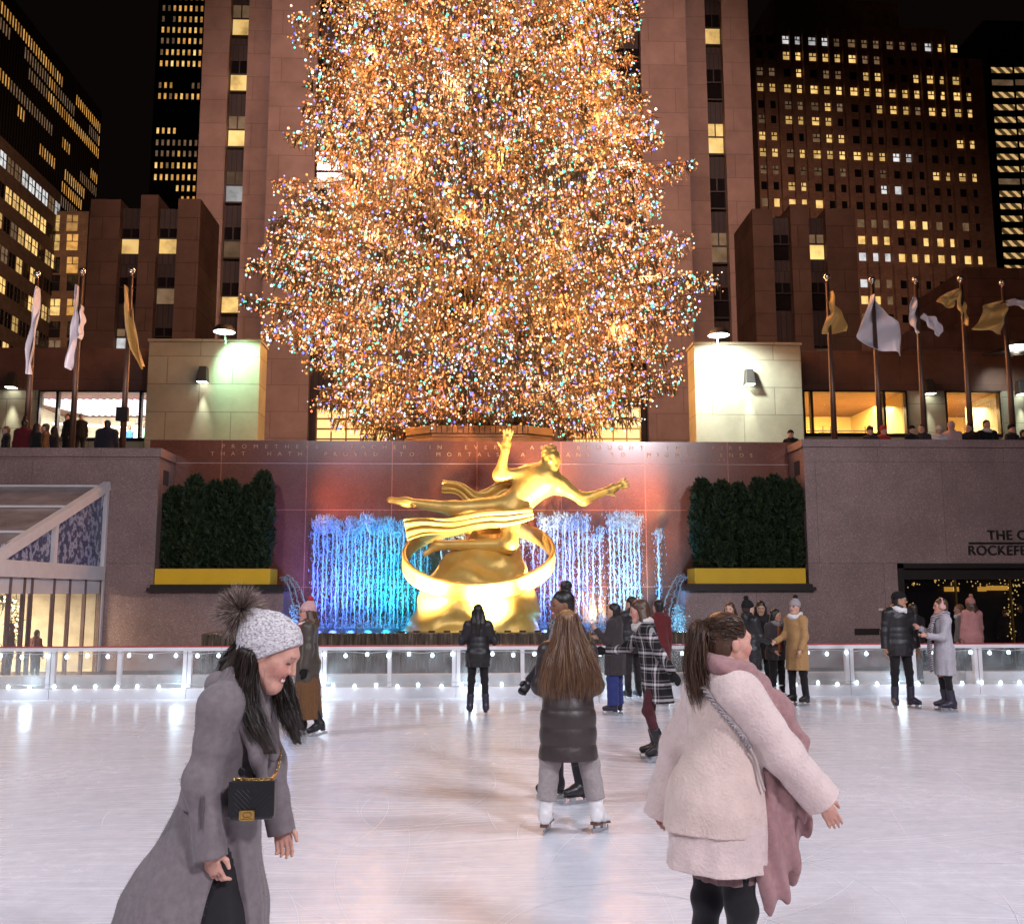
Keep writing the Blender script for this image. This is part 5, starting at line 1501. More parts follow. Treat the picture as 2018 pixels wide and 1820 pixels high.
for k in range(-4, 7):
    twin(*sw[0], YS_, k, codes.get(k, ('.', 'y'))); twin(*sw[1], YS_, k, codesR.get(k, ('d', '.')))
    for i, p in enumerate(xw): twin(*p, YT, k, ('.', 'd') if (k+i) % 4 == 0 else ('.', '.'))
for i, v in enumerate((45, 78, 210, 400, 580)):
    p = V(537.5, v, YS_); MB().box(p.x-.12, p.x+.12, YS_+.85, YS_+.9, p.z-TZ-.7, p.z-TZ+.6).build('window', L_y, tw)
# lower wings
M_wing = stone('wing_limestone', (.13, .08, .062), 3.0, 1.5, .03, .6, .1, .9, blotch=.3)
YWG = 60.0
def wing(lab, u0, u1, v0, strips, wl):
    o = empty('office_wing', (0, 0, TZ), 0, lab, 'building')
    za_ = V((u0+u1)/2, v0, YWG).z-TZ; x0 = V(u0, 600, YWG).x; x1 = V(u1, 600, YWG).x
    mb = MB(); prev = x0; sp = MB()
    for k_, (a_, b_) in enumerate(strips):
        xa = V(a_, 600, YWG).x; xb = V(b_, 600, YWG).x
        mb.box(prev, xa, YWG, YWG+5, 0, za_+(.25 if k_ % 2 else -.1)); sp.box(xa, xb, YWG+.5, YWG+.9, 0, za_-.5); prev = xb
    mb.box(prev, x1, YWG, YWG+5, 0, za_)
    mb.build('wall', M_wing, o); sp.build('spandrel', M_spandrel, o)
    for (a_, b_), rows in zip(strips, wl):
        xa = V(a_, 600, YWG).x; xb = V(b_, 600, YWG).x
        for v1, v2, c in rows:
            z0 = V(a_, v2, YWG).z-TZ; z1 = V(a_, v1, YWG).z-TZ
            w_ = MB().box(xa+.06, xb-.06, YWG+.42, YWG+.47, z0, z0+(z1-z0)*.6, 0).box(xa+.06, xb-.06, YWG+.42, YWG+.47, z0+(z1-z0)*.6, z1, 1).build('window', [LIT[c[0]], LIT[c[1]]], o)
            zm = z0+(z1-z0)*.6; MB().box(xa, xb, YWG+.35, YWG+.42, zm-.05, zm+.05).box((xa+xb)/2-.04, (xa+xb)/2+.04, YWG+.36, YWG+.42, zm, z1).build('window_frame', M_dark, w_)
wing('lower stone wing with two window strips left of the tower', 168, 388, 388, [(228, 268), (303, 343)], [[(443, 492, 'y.'), (540, 590, '..'), (642, 684, 'wd')], [(443, 492, 'y.'), (540, 592, 'd.'), (640, 684, '..')]])
wing('lower stone wing with two window strips right of the tower', 1490, 1695, 412, [(1530, 1566), (1602, 1636)], [[(460, 508, '..'), (555, 608, '..')], [(460, 508, 'yd'), (555, 608, '..'), (680, 692, 'd.')]])
p0 = V(1905, 530, 58); p1 = V(2300, 530, 58); bx_ = MB().box(p0.x, p1.x, 58, 66, TZ, p0.z).box(V(1790, 655, 57).x, p1.x, 57, 58, TZ, V(1800, 655, 57).z).build('stone_block_building', stone('purple_stone', (.20, .125, .15), 2.4, 1.2, .025, .6, .1, .9)); tag(bx_, 'low windowless purple grey stone building behind the right flags', 'building')
# big hotel-like block at the right
YB2 = 118.0
rb = empty('office_block', tuple(V(1478, 1000, YB2).xy)+(TZ,), R(3.2), 'broad dark brick block with many yellow windows right of the tower', 'building')
sc2 = (V(1500, 300, YB2)-V(1499, 300, YB2)).x
M_brick = stone('dark_brick', (.30, .16, .115), .5, .25, .02, .7, .15, .9, blotch=.3)
ox = V(1478, 205, YB2).x
def ux(zx): return V(1308.5+zx*.3898, 80, YB2).x-rb.location.x
def vz(zy): return V(1700, zy*.3898, YB2).z-TZ
cols_ = [490, 545, 628, 682, 763, 825, 887, 968, 1030, 1092, 1166, 1228, 1290, 1370, 1422, 1505, 1560]
rows_ = [(205, '..wwwwdddddddwyy..'[:17]), (285, '..yyyyyydd.......'), (370, 'dd.y.dd.yy..yyyy.'), (450, 'yyyyyyyyyyyyyyyyy'), (535, '..dddyd..yyydyyyy'), (610, 'd.yyyy...........'), (695, 'yy..dyy........yy'), (778, 'yydyyyyyyyww.....'), (865, 'dd.dd.d..d...yyyy'), (945, '..yy.....ww......'), (1030, 'dyyyy............'), (1120, '.......dddyyyd.d.'), (1205, '.......yyy..yyy..'), (1290, '.......wwwyyyyyyy'), (1425, '.......wdd.......'), (1510, '.......yyd.......'), (1600, '.......d.........')]
w2 = 34*sc2*.3898; h2 = 40*sc2*.3898
wl = []
xl, xr = ux(465), ux(1650)
for zy, s_ in rows_:
    for cx_, ch in zip(cols_, s_):
        wl.append((ux(cx_), -.05, vz(zy+22), ch))
facade(rb, wl, w2, h2, True, .14)
mb = MB().box(xl, xr, 0, 25, 0, vz(255)).box(ux(565), ux(1480), 0, 25, vz(255), vz(110)).box(ux(600), ux(1265), 2, 25, vz(110), vz(-60))
mb.build('wall', M_brick, rb)
mb = MB()
gaps = [515, 587, 655, 722, 794, 856, 928, 1000, 1060, 1130, 1197, 1260, 1330, 1396, 1463, 1532]
for gx in gaps: mb.box(ux(gx)-.9*sc2*6, ux(gx)+.9*sc2*6, -.5, -.001, 0, vz(150 if 565 < gx < 1480 else 270))
mb.build('pier', M_brick, rb)
# striped office at the far right
YB3 = 135.0
ro = empty('office_block', (0, YB3, TZ), 0, 'dark glass office with slanting lit ceiling strips at the right edge', 'building')
x0 = V(1958, 300, YB3).x; x1 = V(2300, 300, YB3).x
MB().box(x0, x1, 0, 20, 0, V(2000, 45, YB3).z-TZ).build('wall', mat('black_glass_wall', (.014, .012, .014), .2, vary=.3, vscale=.2), ro)
M_strip = NT('ceiling_strips'); t = M_strip; t.set(Base_Color=(.02, .02, .02))
wv = t.n('TexWave'); wv.bands_direction = 'DIAGONAL'; wv.inputs['Scale'].default_value = .42; wv.inputs['Distortion'].default_value = 1.2; t.l(t.obj(), wv.inputs['Vector'])
t.l(t.ramp(wv.outputs['Fac'], [(.45, (.10, .06, .02)), (.7, (1, .62, .25))]), t.b.inputs['Emission Color']); t.b.inputs['Emission Strength'].default_value = .6; M_strip = t.m; M_strip.cycles.emission_sampling = 'NONE'
for i in range(17):
    zy = 350+62.5*i
    if zy in (412.5, 912.5): pass
    for j in range(3):
        ua = 1660+4*i+j*118; p = V(1308.5+ua*.3898, zy*.3898, YB3); q = V(1308.5+(ua+108)*.3898, (zy+30)*.3898, YB3)
        if (i in (1, 9)): MB().box(p.x, q.x, -.06, -.01, q.z-TZ, p.z-TZ).build('window', L_d, ro)
        else: MB().box(p.x, q.x, -.06, -.01, q.z-TZ, p.z-TZ).build('window', M_strip, ro)
# far tower left of the main tower
YB4 = 420.0
lt = empty('skyscraper', (0, YB4, TZ), 0, 'far black tower with rows of small orange windows left of the stone tower', 'building')
x0 = V(316, 0, YB4).x; x1 = V(420, 0, YB4).x
MB().box(x0, x1+16, 0, 40, 0, V(340, -120, YB4).z-TZ).build('wall', mat('black_wall', (.018, .015, .014), .5, vary=.3, vscale=.3), lt)
wl = []
for zy, s_ in ((-22, 'oooooooo'), (35, 'ddoooooo'), (90, 'd.doooyo'), (145, 'oyyoyyyy'), (200, 'dddoooyo'), (258, 'dyyyyoyy'), (315, 'oyyyyyyy'), (425, 'dyo...dd'), (480, 'oodoyoyo'), (655, 'yyyy....'), (715, 'dddddddd'), (770, 'ddddoddd'), (830, 'yydoyyyy'), (890, 'yyyyoyyo'), (945, '....yyyo'), (1000, '.....ooo')):
    for i, ch in enumerate(s_):
        p = V((838+27.5*i)*.3898, (20)*.3898, YB4); z = V(360, (zy+16)*.3898, YB4).z
        wl.append((p.x, -.06, z-TZ, 'o' if ch == 'y' and i % 2 else ch))
facade(lt, wl, 1.05, 2.7, False)
# long slab block receding at the left edge
XS = -130.0
ls_ = empty('office_slab', (XS, 0, TZ), 0, 'long dark slab block receding at the left edge with rows of orange windows', 'building')
pe = VX(203, 218, XS); ye = pe.y; y0 = VX(-60, 218, XS).y
MB().box(-40, 0, y0, ye, 0, pe.z-TZ).build('wall', mat('slab_wall', (.045, .032, .026), .6, vary=.25, vscale=.4), ls_)
mb = MB()
n_ = int((ye-y0)/1.6)
for i in range(n_): y = y0+1.6*i; mb.box(.0, .35, y-.22, y+.22, 0, pe.z-TZ-.5)
mb.build('fin', mat('slab_fin', (.06, .042, .034), .6), ls_)
wrow = []
zr1 = VX(200, 262, XS).z-TZ
g2 = np.random.default_rng(5)
for r_ in range(12):
    z = zr1-r_*4.6
    run = 0; cur = '.'
    for i in range(n_):
        if run <= 0:
            run = int(3+g2.random()*9); pr_ = .97 if r_ == 0 else (.72 if r_ in (1, 2, 4) else .38); cur = ('o' if g2.random() < .55 else 'd') if g2.random() < pr_ else '.'
            if r_ == 0 and cur == 'd': cur = 'o'
        run -= 1
        if cur != '.': wrow.append((y0+1.6*i+.8, z, cur))
ms = {c: MB().box(0, .04, -.56, .56, 0, 3.4).mesh('window', LIT[c]) for c in 'od'}
wrow.sort(key=lambda q: (q[2] != 'o', q[0]))
vis = wrow[:100]; rest = wrow[100:]
for y, z, c in vis: link('window', ms[c], ls_, (.02, y, z))
mb = MB()
for y, z, c in rest: mb.box(.02, .06, y-.56, y+.56, z, z+3.4, 'od'.index(c))
o = mb.build('windows', [LIT['o'], LIT['d']], ls_); o['kind'] = 'stuff'
# yellow-windowed stone block in front of it
XQ = -82.0
lb = empty('stone_block', (XQ, 0, TZ), 0, 'brown stone block with sash windows at the left edge below the slab', 'building')
pe = VX(121, 402, XQ); yq = VX(-70, 300, XQ).y
MB().box(-30, 0, yq, pe.y, 0, pe.z-TZ+2.4).build('wall', M_brick2 if False else stone('brown_stone', (.15, .09, .06), 1.2, .6, .02, .7, .12, .9, blotch=.3), lb)
wm = {c: MB().box(0, .05, -1.0, 1.0, 0, 2.6, 0).box(.05, .12, -1.0, 1.0, 1.25, 1.4, 1).box(.05, .12, -.07, .07, 0, 2.6, 1).mesh('window', [LIT[c], M_dark]) for c in 'ywd.'}
dy = (pe.y-yq)/13
pat = ['wdwwwddwwwwdw', '..yd.yyyyyy.', 'y..yy.dyyy.y', '.y..yd.y.y..', 'd..y.y...y.y', '.y..d..y..d.', 'y...y.y..y..', '..y...d..y..']
for r_, s_ in enumerate(pat):
    for i in range(13):
        c = s_[i % len(s_)]
        link('window', wm[c], lb, (.02, yq+dy*(i+.5), pe.z-TZ-2.6-5.4*r_))
yl3 = pe.y-1.5
l3 = empty('stone_block', (0, yl3, TZ), 0, 'brown stepped stone block with pairs of glowing sash windows left of the lower wing', 'building')
x0 = V(60, 600, yl3).x; x1 = V(165, 600, yl3).x; z3 = V(110, 416, yl3).z-TZ
MB().box(x0, x1, 0, 14, 0, z3).box(x0-.1, x1+.1, -.1, 14, z3-.001, z3+.3).build('wall', bpy.data.materials['brown_stone'], l3)
wl = []
for v, s_ in ((452, 'yyo'), (490, 'yyo'), (535, '..o'), (570, '...'), (618, 'yyo'), (662, 'd..'), (700, 'dd.')):
    for u, ch in zip((76, 107, 143), s_): wl.append((V(u, v, yl3).x, -.05, V(u, v, yl3).z-TZ, ch))
facade(l3, wl, 2.1, 3.2, True, .16)

# ------------------------------------------------------------------ flag poles
M_pole = mat('bronze_pole', (.13, .075, .055), .35, .5, vary=.15)
M_ball = mat('pole_ball', (.75, .6, .5), .2, .9, vary=.05)
M_flagw = mat('white_flag', (.66, .60, .66), .45, vary=.08, vscale=2, bump=.15, bscale=6, bdist=.03, sheen=.3)
M_flagg = mat('gold_flag', (.62, .36, .10), .4, vary=.12, vscale=2, bump=.15, bscale=6, bdist=.03, sheen=.3)
for _m in (M_flagw, M_flagg): _m.node_tree.nodes['Principled BSDF'].inputs['Subsurface Weight'].default_value = 0.0
YFL = 26.8
def flagpole(ut, vt, ub, vb, mat_, left, right, lab, wav=.10, box=False, extra=None):
    """left/right: lists of (u,v) down the two long edges of the cloth"""
    a = V(ub, vb, YFL); b = V(ut, vt, YFL); a.x = b.x = (a.x+b.x)/2; a.z = TZ
    o = empty('flagpole', tuple(a), 0, lab, 'flagpole', 'flagpoles on the terrace')
    h = b.z-a.z
    MB().tube([(0, 0, 0), (0, 0, h*.5), (0, 0, h)], [.095, .075, .05], 12).build('pole', M_pole, o, True)
    MB().lathe([(0, h), (.03, h+.02), (.045, h+.04), (.02, h+.06), (.075, h+.09), (.105, h+.16), (.075, h+.23), (0, h+.26)], n=16).build('finial', M_ball, o, True)
    if box: MB().box(-.16, .16, -.19, -.06, h*.30, h*.30+.38).build('box', M_dark, o)
    def cloth_grid(left, right, m, nm, ph):
        n = 22; c = 14
        def line(pts):
            pts = np.array(pts, float); d = np.r_[0, np.cumsum(np.hypot(*np.diff(pts, axis=0).T))]; t_ = np.linspace(0, d[-1], n)
            return np.stack([np.interp(t_, d, pts[:, 0]), np.interp(t_, d, pts[:, 1])], -1)
        Lp, Rp = line(left), line(right); P = []
        for i in range(n):
            row = []
            for j in range(c):
                f_ = j/(c-1); u, v = Lp[i]*(1-f_)+Rp[i]*f_
                q = V(u, v, YFL)-a
                dy_ = wav*math.sin(f_*7+i*.22+ph)*(.3+f_)+.06*math.sin(i*.7+f_*4+ph)-.06
                row.append((q.x, dy_-.02, q.z))
            P.append(row)
        f = MB().grid(P).build(nm, m, o, True); sm = f.modifiers.new('t', 'SOLIDIFY'); sm.thickness = .012
        sm = f.modifiers.new('s', 'SUBSURF'); sm.levels = 1; sm.render_levels = 1
    cloth_grid(left, right, mat_, 'flag', ut*.1)
    if extra: cloth_grid(extra[1], extra[2], extra[0], 'flag_fold', ut*.07)
flagpole(70, 546, 55, 870, M_flagw, [(76, 562), (66, 620), (56, 680), (53, 735)], [(79, 564), (76, 640), (72, 690), (68, 738)], 'white flag hanging limp on the leftmost pole', .14)
flagpole(164, 542, 140, 872, M_flagw, [(154, 560), (148, 620), (134, 690), (129, 722)], [(159, 562), (159, 640), (155, 690), (140, 726)], 'white flag hanging in folds on the second pole from left', .14, extra=(M_flagw, [(164, 600), (160, 640), (160, 664)], [(168, 604), (166, 640), (162, 668)]))
flagpole(260, 541, 242, 876, M_flagg, [(249, 562), (248, 640), (262, 690), (282, 728)], [(252, 562), (272, 640), (282, 690), (288, 722)], 'gold flag hanging straight on the pole left of the pale stone', .12, True)
flagpole(1634, 558, 1642, 866, M_flagg, [(1631, 578), (1634, 620), (1622, 640), (1618, 662)], [(1640, 578), (1654, 610), (1662, 636), (1664, 660)], 'gold flag bunched on the first pole right of the tree', .14)
flagpole(1720, 564, 1736, 868, M_flagw, [(1716, 584), (1700, 630), (1682, 670), (1730, 694)], [(1722, 590), (1740, 632), (1768, 640), (1783, 702)], 'large white flag billowing on the second pole right of the tree', .20)
flagpole(1807, 564, 1822, 868, M_flagw, [(1796, 588), (1789, 620), (1794, 645), (1806, 660)], [(1803, 592), (1806, 628), (1806, 645), (1808, 662)], 'small white flag on the middle pole of the right row', .08, extra=(M_flagw, [(1814, 628), (1834, 654), (1848, 668)], [(1818, 620), (1840, 630), (1856, 656)]))
flagpole(1895, 562, 1914, 868, M_flagg, [(1876, 578), (1884, 600), (1892, 630), (1900, 645)], [(1896, 578), (1900, 600), (1902, 630), (1904, 648)], 'gold flag folded down on the fourth pole of the right row', .08, extra=(M_flagg, [(1876, 576), (1852, 588), (1843, 600), (1870, 612)], [(1890, 574), (1886, 585), (1880, 596), (1874, 612)]))
flagpole(1977, 570, 1998, 868, M_flagg, [(1968, 598), (1935, 606), (1928, 640), (1911, 654)], [(1977, 602), (1976, 620), (1978, 640), (1980, 660)], 'gold flag flying left from the rightmost pole', .16, extra=(M_flagw, [(1978, 596), (2000, 592), (2030, 606)], [(1980, 604), (2002, 604), (2034, 622)]))

# lamps that light the flags, then unseen spots added to brighten the city blocks
for x in (-12.3, -10.3, 10.6, 12.2, 13.8, 15.4):
    lamp('flag_lamp', 'SPOT', (x, YF+.3, 5.75), (x, YFL, 10.0), 420, (1, .86, .84), .1, 70, .6)
lamp('city_fill', 'SPOT', (30, 60, 60), (34, 118, 24), 48000, (1, .64, .46), 3.0, 90, 1.0)
lamp('city_fill', 'SPOT', (-60, 90, 60), (-110, 230, 40), 190000, (1, .62, .42), 3.0, 90, 1.0)

# ------------------------------------------------------------------ people
from mathutils.bvhtree import BVHTree
def hitter(*objs):
    bpy.context.view_layer.update()
    trees = []
    for o in objs:
        mw = o.matrix_world
        trees.append(BVHTree.FromPolygons([mw @ v.co for v in o.data.vertices], [tuple(p.vertices) for p in o.data.polygons]))
    def f(u, v, lift=.004):
        d = Vector(ray(u, v)).normalized(); best = None
        for t_ in trees:
            h = t_.ray_cast(Vector((0, 0, CAM_H)), d)
            if h[0] is not None and (best is None or h[3] < best[3]): best = h
        if best is None: return None
        n = best[1]
        if n.dot(d) > 0: n = -n
        return best[0]+n*lift
    return f
def child(root, nm): return [c for c in root.children if c.name.split('.')[0] == nm][0]
def loc_of(root, p): return root.matrix_world.inverted() @ Vector(p)

K = cloth
BLACKP = K('black_puffer', (.018, .016, .018), 'puffer'); BLACKW = K('black_wool', (.016, .014, .016)); CHAR = K('charcoal_wool', (.045, .036, .038))
BLKL = K('black_leather', (.018, .016, .019), 'leather'); NAVYL = K('navy_leather', (.03, .026, .045), 'leather'); WHL = K('white_leather', (.74, .70, .70), 'leather'); BRL = K('brown_leather', (.13, .05, .03), 'leather')
OLIVE = K('olive_parka', (.075, .06, .048), 'puffer'); JEAN = K('blue_jeans', (.03, .04, .16)); TAUPE = K('taupe_trousers', (.34, .29, .285)); GREYC = K('pale_grey_coat', (.42, .39, .43))
TAN = K('tan_coat', (.42, .235, .10)); PINKF = K('pink_fleece_hood', (.60, .27, .26)); PINKH = K('pink_knit', (.62, .36, .36), 'knit'); GREYK = K('grey_knit', (.36, .31, .32), 'knit'); REDW = K('red_wool', (.40, .035, .035)); BURG = K('burgundy_tights', (.075, .018, .024))
CREAM = K('cream_wool', (.62, .56, .52)); RUST = K('rust_top', (.26, .075, .03)); GFUR = K('grey_fur', (.26, .23, .24), 'fleece'); BROWN = K('brown_skirt', (.16, .075, .032)); WHITEH = K('white_hoodie', (.70, .66, .67)); BLUEJ = K('blue_jacket', (.04, .16, .55)); MAG = K('magenta_jacket', (.55, .06, .22)); GREENJ = K('green_jacket', (.16, .34, .25)); BLACKK = K('black_knit', (.014, .013, .014), 'knit')
# patterned cloths
def pattern(name, fn, rough=.9):
    t = NT(name); t.set(Roughness=rough); t.b.inputs['Specular IOR Level'].default_value = .2
    t.l(fn(t), t.b.inputs['Base Color']); t.bump(t.noise(200), .3, .003); return t.m
def plaid(t):
    s_ = t.n('SeparateXYZ'); t.l(t.obj(), s_.inputs[0]); c = None
    for ax, per in ((s_.outputs[2], .17), (t.math('ADD', s_.outputs[0], s_.outputs[1]), .19)):
        m = t.math('PINGPONG', ax, per/2); w_ = t.math('LESS_THAN', m, .014); w2_ = t.math('MULTIPLY', t.math('LESS_THAN', t.math('ABSOLUTE', t.math('SUBTRACT', m, .042)), .006), .35)
        w_ = t.math('ADD', w_, w2_); c = w_ if c is None else t.math('ADD', c, w_)
    return t.ramp(t.math('MULTIPLY', c, .5), [(0, (.016, .014, .015)), (.5, (.30, .27, .28)), (1, (.62, .58, .58))])
PLAID = pattern('black_white_plaid', plaid)
def stripes(per, a, b, ax=2):
    def f(t):
        s_ = t.n('SeparateXYZ'); t.l(t.obj(), s_.inputs[0]); m = t.math('PINGPONG', t.math('ADD', s_.outputs[ax], t.math('MULTIPLY', s_.outputs[0], .35)), per/2)
        return t.ramp(t.math('MULTIPLY', m, 2/per), [(.42, a), (.58, b)])
    return f
STRIPE = pattern('striped_scarf', stripes(.035, (.46, .42, .46), (.09, .075, .09))); REDWHITE = pattern('red_white_scarf', stripes(.07, (.55, .06, .05), (.75, .70, .68)))
def flecks(t): return t.ramp(t.noise(70, detail=2), [(.44, (.03, .028, .03)), (.56, (.42, .38, .39))])
FLECK = pattern('flecked_scarf', flecks)

def at(u, vb, vt=None, z0=0.0):
    p = G(u, vb, z0); return p, (V(u, vt, p.y).z-z0 if vt else 1.7)

BOOT = {'boots': (BLKL, None)}
DOWN = dict(ra=((.17, .05, -1), (.06, .2, -1)), la=((-.17, .05, -1), (-.06, .2, -1)))
def sk_p(label, u, vb, vt, rz, fix=0.0, **kw):
    p, h = at(u, vb, vt); H = h-.078+fix
    return person(label, p, rz, H=H, **kw)

# --- woman with her back turned, photographing the statue
def phone(S, root):
    p = (S.wr['r']+S.wr['l'])/2+np.array((0, .09, .06), f4)
    return p
r_, S_ = sk_p('woman seen from behind in belted black jacket raising her hands, at the centre barrier', 940, 1409, 1188, 0, pose=dict(ra=((.42, .12, -1), (-.62, .55, .9)), la=((-.42, .12, -1), (.62, .55, .9)), rl=((.05, 0, -1), (.06, 0, -1)), ll=((-.05, 0, -1), (-.06, 0, -1)), hp=-6),
     hair=('black', 'long', .36), coat=(BLACKP, dict(hem=.73, flare=.185, style='puffer', thick=.012)), pants=(BLACKW, dict(extra=.004)), boots=(NAVYL, None))
cf = mat('white_sock', (.7, .68, .68), .9)
for k in 'rl':
    a, b = S_.an[k]+(S_.kn[k]-S_.an[k])*.29, S_.an[k]+(S_.kn[k]-S_.an[k])*.40
    link('sock', sdf_mesh('sock', [Grp([cap(a, b, .056*S_.s)], 0, cuts=[(b, nrm(b-a)), (a, -nrm(b-a))])], .011, cf), r_)
link('belt', sdf_mesh('belt', [Grp([cap(S_.tf(0, 0, .06), S_.tf(0, 0, .2), .178*S_.s, .172*S_.s, S_.T, (1, .78, 1))], 0, cuts=[(S_.tf(0, 0, .13), S_.T[:, 2]), (S_.tf(0, 0, .095), -S_.T[:, 2])])], .011, BLKL), r_)
# --- olive parka, bobble hat
r_, S_ = sk_p('young woman in pale pink bobble hat, glasses and olive parka over a brown skirt', 600, 1447, 1182, 96, pose=dict(hy=6, ra=((.1, .05, -1), (.05, .25, -1)), la=((-.16, -.05, -1), (-.1, .15, -1)), rl=((.03, .25, -1), (.02, -.1, -1)), ll=((-.03, -.12, -1), (-.02, -.35, -1)), lfp=14),
     tone='rosy', hair=('brown', 'long', .3), hat=(PINKH, REDW, dict(tall=.02)), scarf=(REDWHITE,), coat=(OLIVE, dict(hem=.70, flare=.20, thick=.025, style='puffer')), skirt=(BROWN, dict(hem=.22, flare=.25, sweep=(.02, -.02), folds=(9, .02))), pants=(BLACKW, {}), gloves=BLACKK, boots=(BLKL, None), glasses=True)
# --- woman in charcoal coat and blue jeans with a phone
r_, S_ = sk_p('dark haired woman in long charcoal coat and wide blue jeans holding up a gold phone', 1212, 1408, 1187, 62, pose=dict(la=((-.2, .35, -1), (.05, .75, .85)), ra=((.12, .35, -1), (-.2, 1, .15)), hy=12), hair=('black', 'bob'),
     coat=(CHAR, dict(hem=.60, flare=.205, thick=.012)), pants=(JEAN, dict(extra=.02, flare=.035)), boots=(NAVYL, None))
w_ = S_.wr['r']+S_.fd['r']*.12; mb = MB(); mb.bar(w_+np.array((0, 0, -.07), f4), w_+np.array((0, 0.02, .07), f4), .07, .009)
link('phone', mb.mesh('phone', mat('gold_phone', (.55, .38, .2), .3, .6)), r_)
# --- man in dark puffer behind
sk_p('bearded man in dark hooded puffer and grey trousers at the barrier, seen from behind', 1247, 1378, 1174, 28, female=False, pose=dict(hy=20, ra=((.15, .2, -1), (-.2, 1, .2)), la=((-.15, .2, -1), (.2, 1, .2))), hair=('dark', 'short'), coat=(K('dark_puffer', (.028, .026, .03), 'puffer'), dict(hem=.80, flare=.21, style='puffer', thick=.03)), pants=(CHAR, dict(extra=.015)), boots=(BLKL, None))
# --- plaid coat
sk_p('woman in black and white plaid coat and burgundy tights leaning as she skates left', 1292, 1500, 1187, 84, fix=.07, pose=dict(lean=13, hp=4, ra=((.1, .75, -.8), (0, 1, -.15)), la=((-.3, -.55, -1), (-.2, -.5, -.8)), rl=((.05, .15, -1), (.03, -.15, -1)), ll=((-.04, .25, -1), (-.03, -.35, -1)), lfp=10),
     tone='rosy', hair=('brown', 'long', .34), coat=(PLAID, dict(hem=.64, flare=.215, thick=.01, sweep=(0, -.06))), pants=(BURG, dict(extra=.002)), scarf=(CREAM,), gloves=BLACKK, boots=(BLKL, None))
# --- half hidden in red
sk_p('dark haired woman in red coat half hidden behind the plaid coat', 1300, 1392, 1181, 20, pose=DOWN, hair=('black', 'short'), coat=(K('dark_red_coat', (.12, .018, .02)), dict(hem=.6, flare=.2)), pants=(BLACKW, {}), boots=(BLKL, None))
# --- cluster behind the right foreground woman
sk_p('brown haired skater mostly hidden behind the foreground ponytail', 1443, 1392, 1186, 150, pose=DOWN, hair=('brown', 'long', .25), coat=(BLACKW, dict(hem=.7)), pants=(BLACKW, {}), boots=(BLKL, None), face=True)
sk_p('skater in black puffer and black bobble hat beside the small group', 1478, 1398, 1183, -62, pose=dict(ra=((.15, .3, -1), (-.1, .8, -.2)), la=((-.15, .3, -1), (.1, .8, -.2))), hair=('dark', 'short'), hat=(BLACKK, BLACKK, dict(tall=.01)), coat=(BLACKP, dict(hem=.62, flare=.22, thick=.03, style='puffer')), pants=(BLACKW, {}), boots=(BLKL, None))
sk_p('woman with long black hair bowing her head at the back of the group', 1503, 1378, 1182, 170, pose=dict(hp=18, **DOWN), tone='mid', hair=('black', 'long', .42), coat=(BLACKW, dict(hem=.7)), pants=(BLACKW, {}), boots=(BLKL, None))
r_, S_ = sk_p('laughing young woman in rust top and open grey coat with pale boots', 1532, 1386, 1200, 205, pose=dict(hy=28, ra=((.2, .05, -1), (-.1, .6, -.6)), la=((-.2, .05, -1), (.05, .35, -1))), tone='mid', hair=('black', 'long', .3), face='smile',
     coat=(CHAR, dict(hem=.72, flare=.21, thick=.02, collar=False, notch=[cap((0, .17, 1.32), (0, .20, .7), .085, .11)])), pants=(BLACKW, {}), boots=(WHL, None))
link('top', sdf_mesh('top', [Grp([cap(S_.tf(0, .005, .02), S_.tf(0, .005, .38), .15*S_.s, .15*S_.s, S_.T, (1, .78, 1))], .02)], .012, RUST), r_)
link('collar', scarf_mesh(S_, GFUR, .012, None, .042), r_)
sk_p('person in tan overcoat and knit hat with black bobble facing the group', 1573, 1391, 1182, 118, pose=dict(hy=14, ra=((.14, .3, -1), (.0, .9, -.4)), la=((-.2, .08, -1), (.02, .5, -1)), rl=((.05, .05, -1), (.04, -.02, -1)), ll=((-.05, -.05, -1), (-.04, -.06, -1))), tone='light', hair=('dark', 'short'),
     hat=(GREYK, BLACKK, dict(tall=.02)), coat=(TAN, dict(hem=.58, flare=.215, thick=.012)), scarf=(WHITEH,), pants=(BLACKW, {}), boots=(BLKL, None))
# --- couple at the right
sk_p('man in black jacket, white hood and black beanie standing with arms hanging', 1778, 1398, 1166, 192, female=False, pose=dict(hy=58, hp=4, ra=((.22, .0, -1), (.10, .12, -1)), la=((-.26, .0, -1), (-.12, .14, -1)), rl=((.07, .02, -1), (.05, -.02, -1)), ll=((-.09, .06, -1), (-.07, -.04, -1)), rfy=-25, lfy=12), tone='mid', hair=('black', 'short'),
     hat=(BLACKK, None, dict(low=.03)), coat=(BLACKP, dict(hem=.84, flare=.205, thick=.03, style='puffer')), scarf=(WHITEH,), pants=(BLACKW, dict(extra=.006)), boots=(NAVYL, None), glasses=True)
sk_p('skater in black mostly hidden behind the man with the white hood', 1806, 1369, 1190, 20, female=False, pose=dict(**DOWN, rl=((.1, .1, -1), (.08, 0, -1)), ll=((-.14, -.1, -1), (-.1, 0, -1))), hair=('dark', 'short'), coat=(BLACKP, dict(hem=.8, flare=.21, thick=.02)), pants=(CHAR, {}), boots=(NAVYL, None))
def ltails(S): return [([S.tf(.02, .14, .44), S.tf(.0, .20, .25), S.tf(.0, .22, .0), S.tf(0, .21, -.3)], .075)]
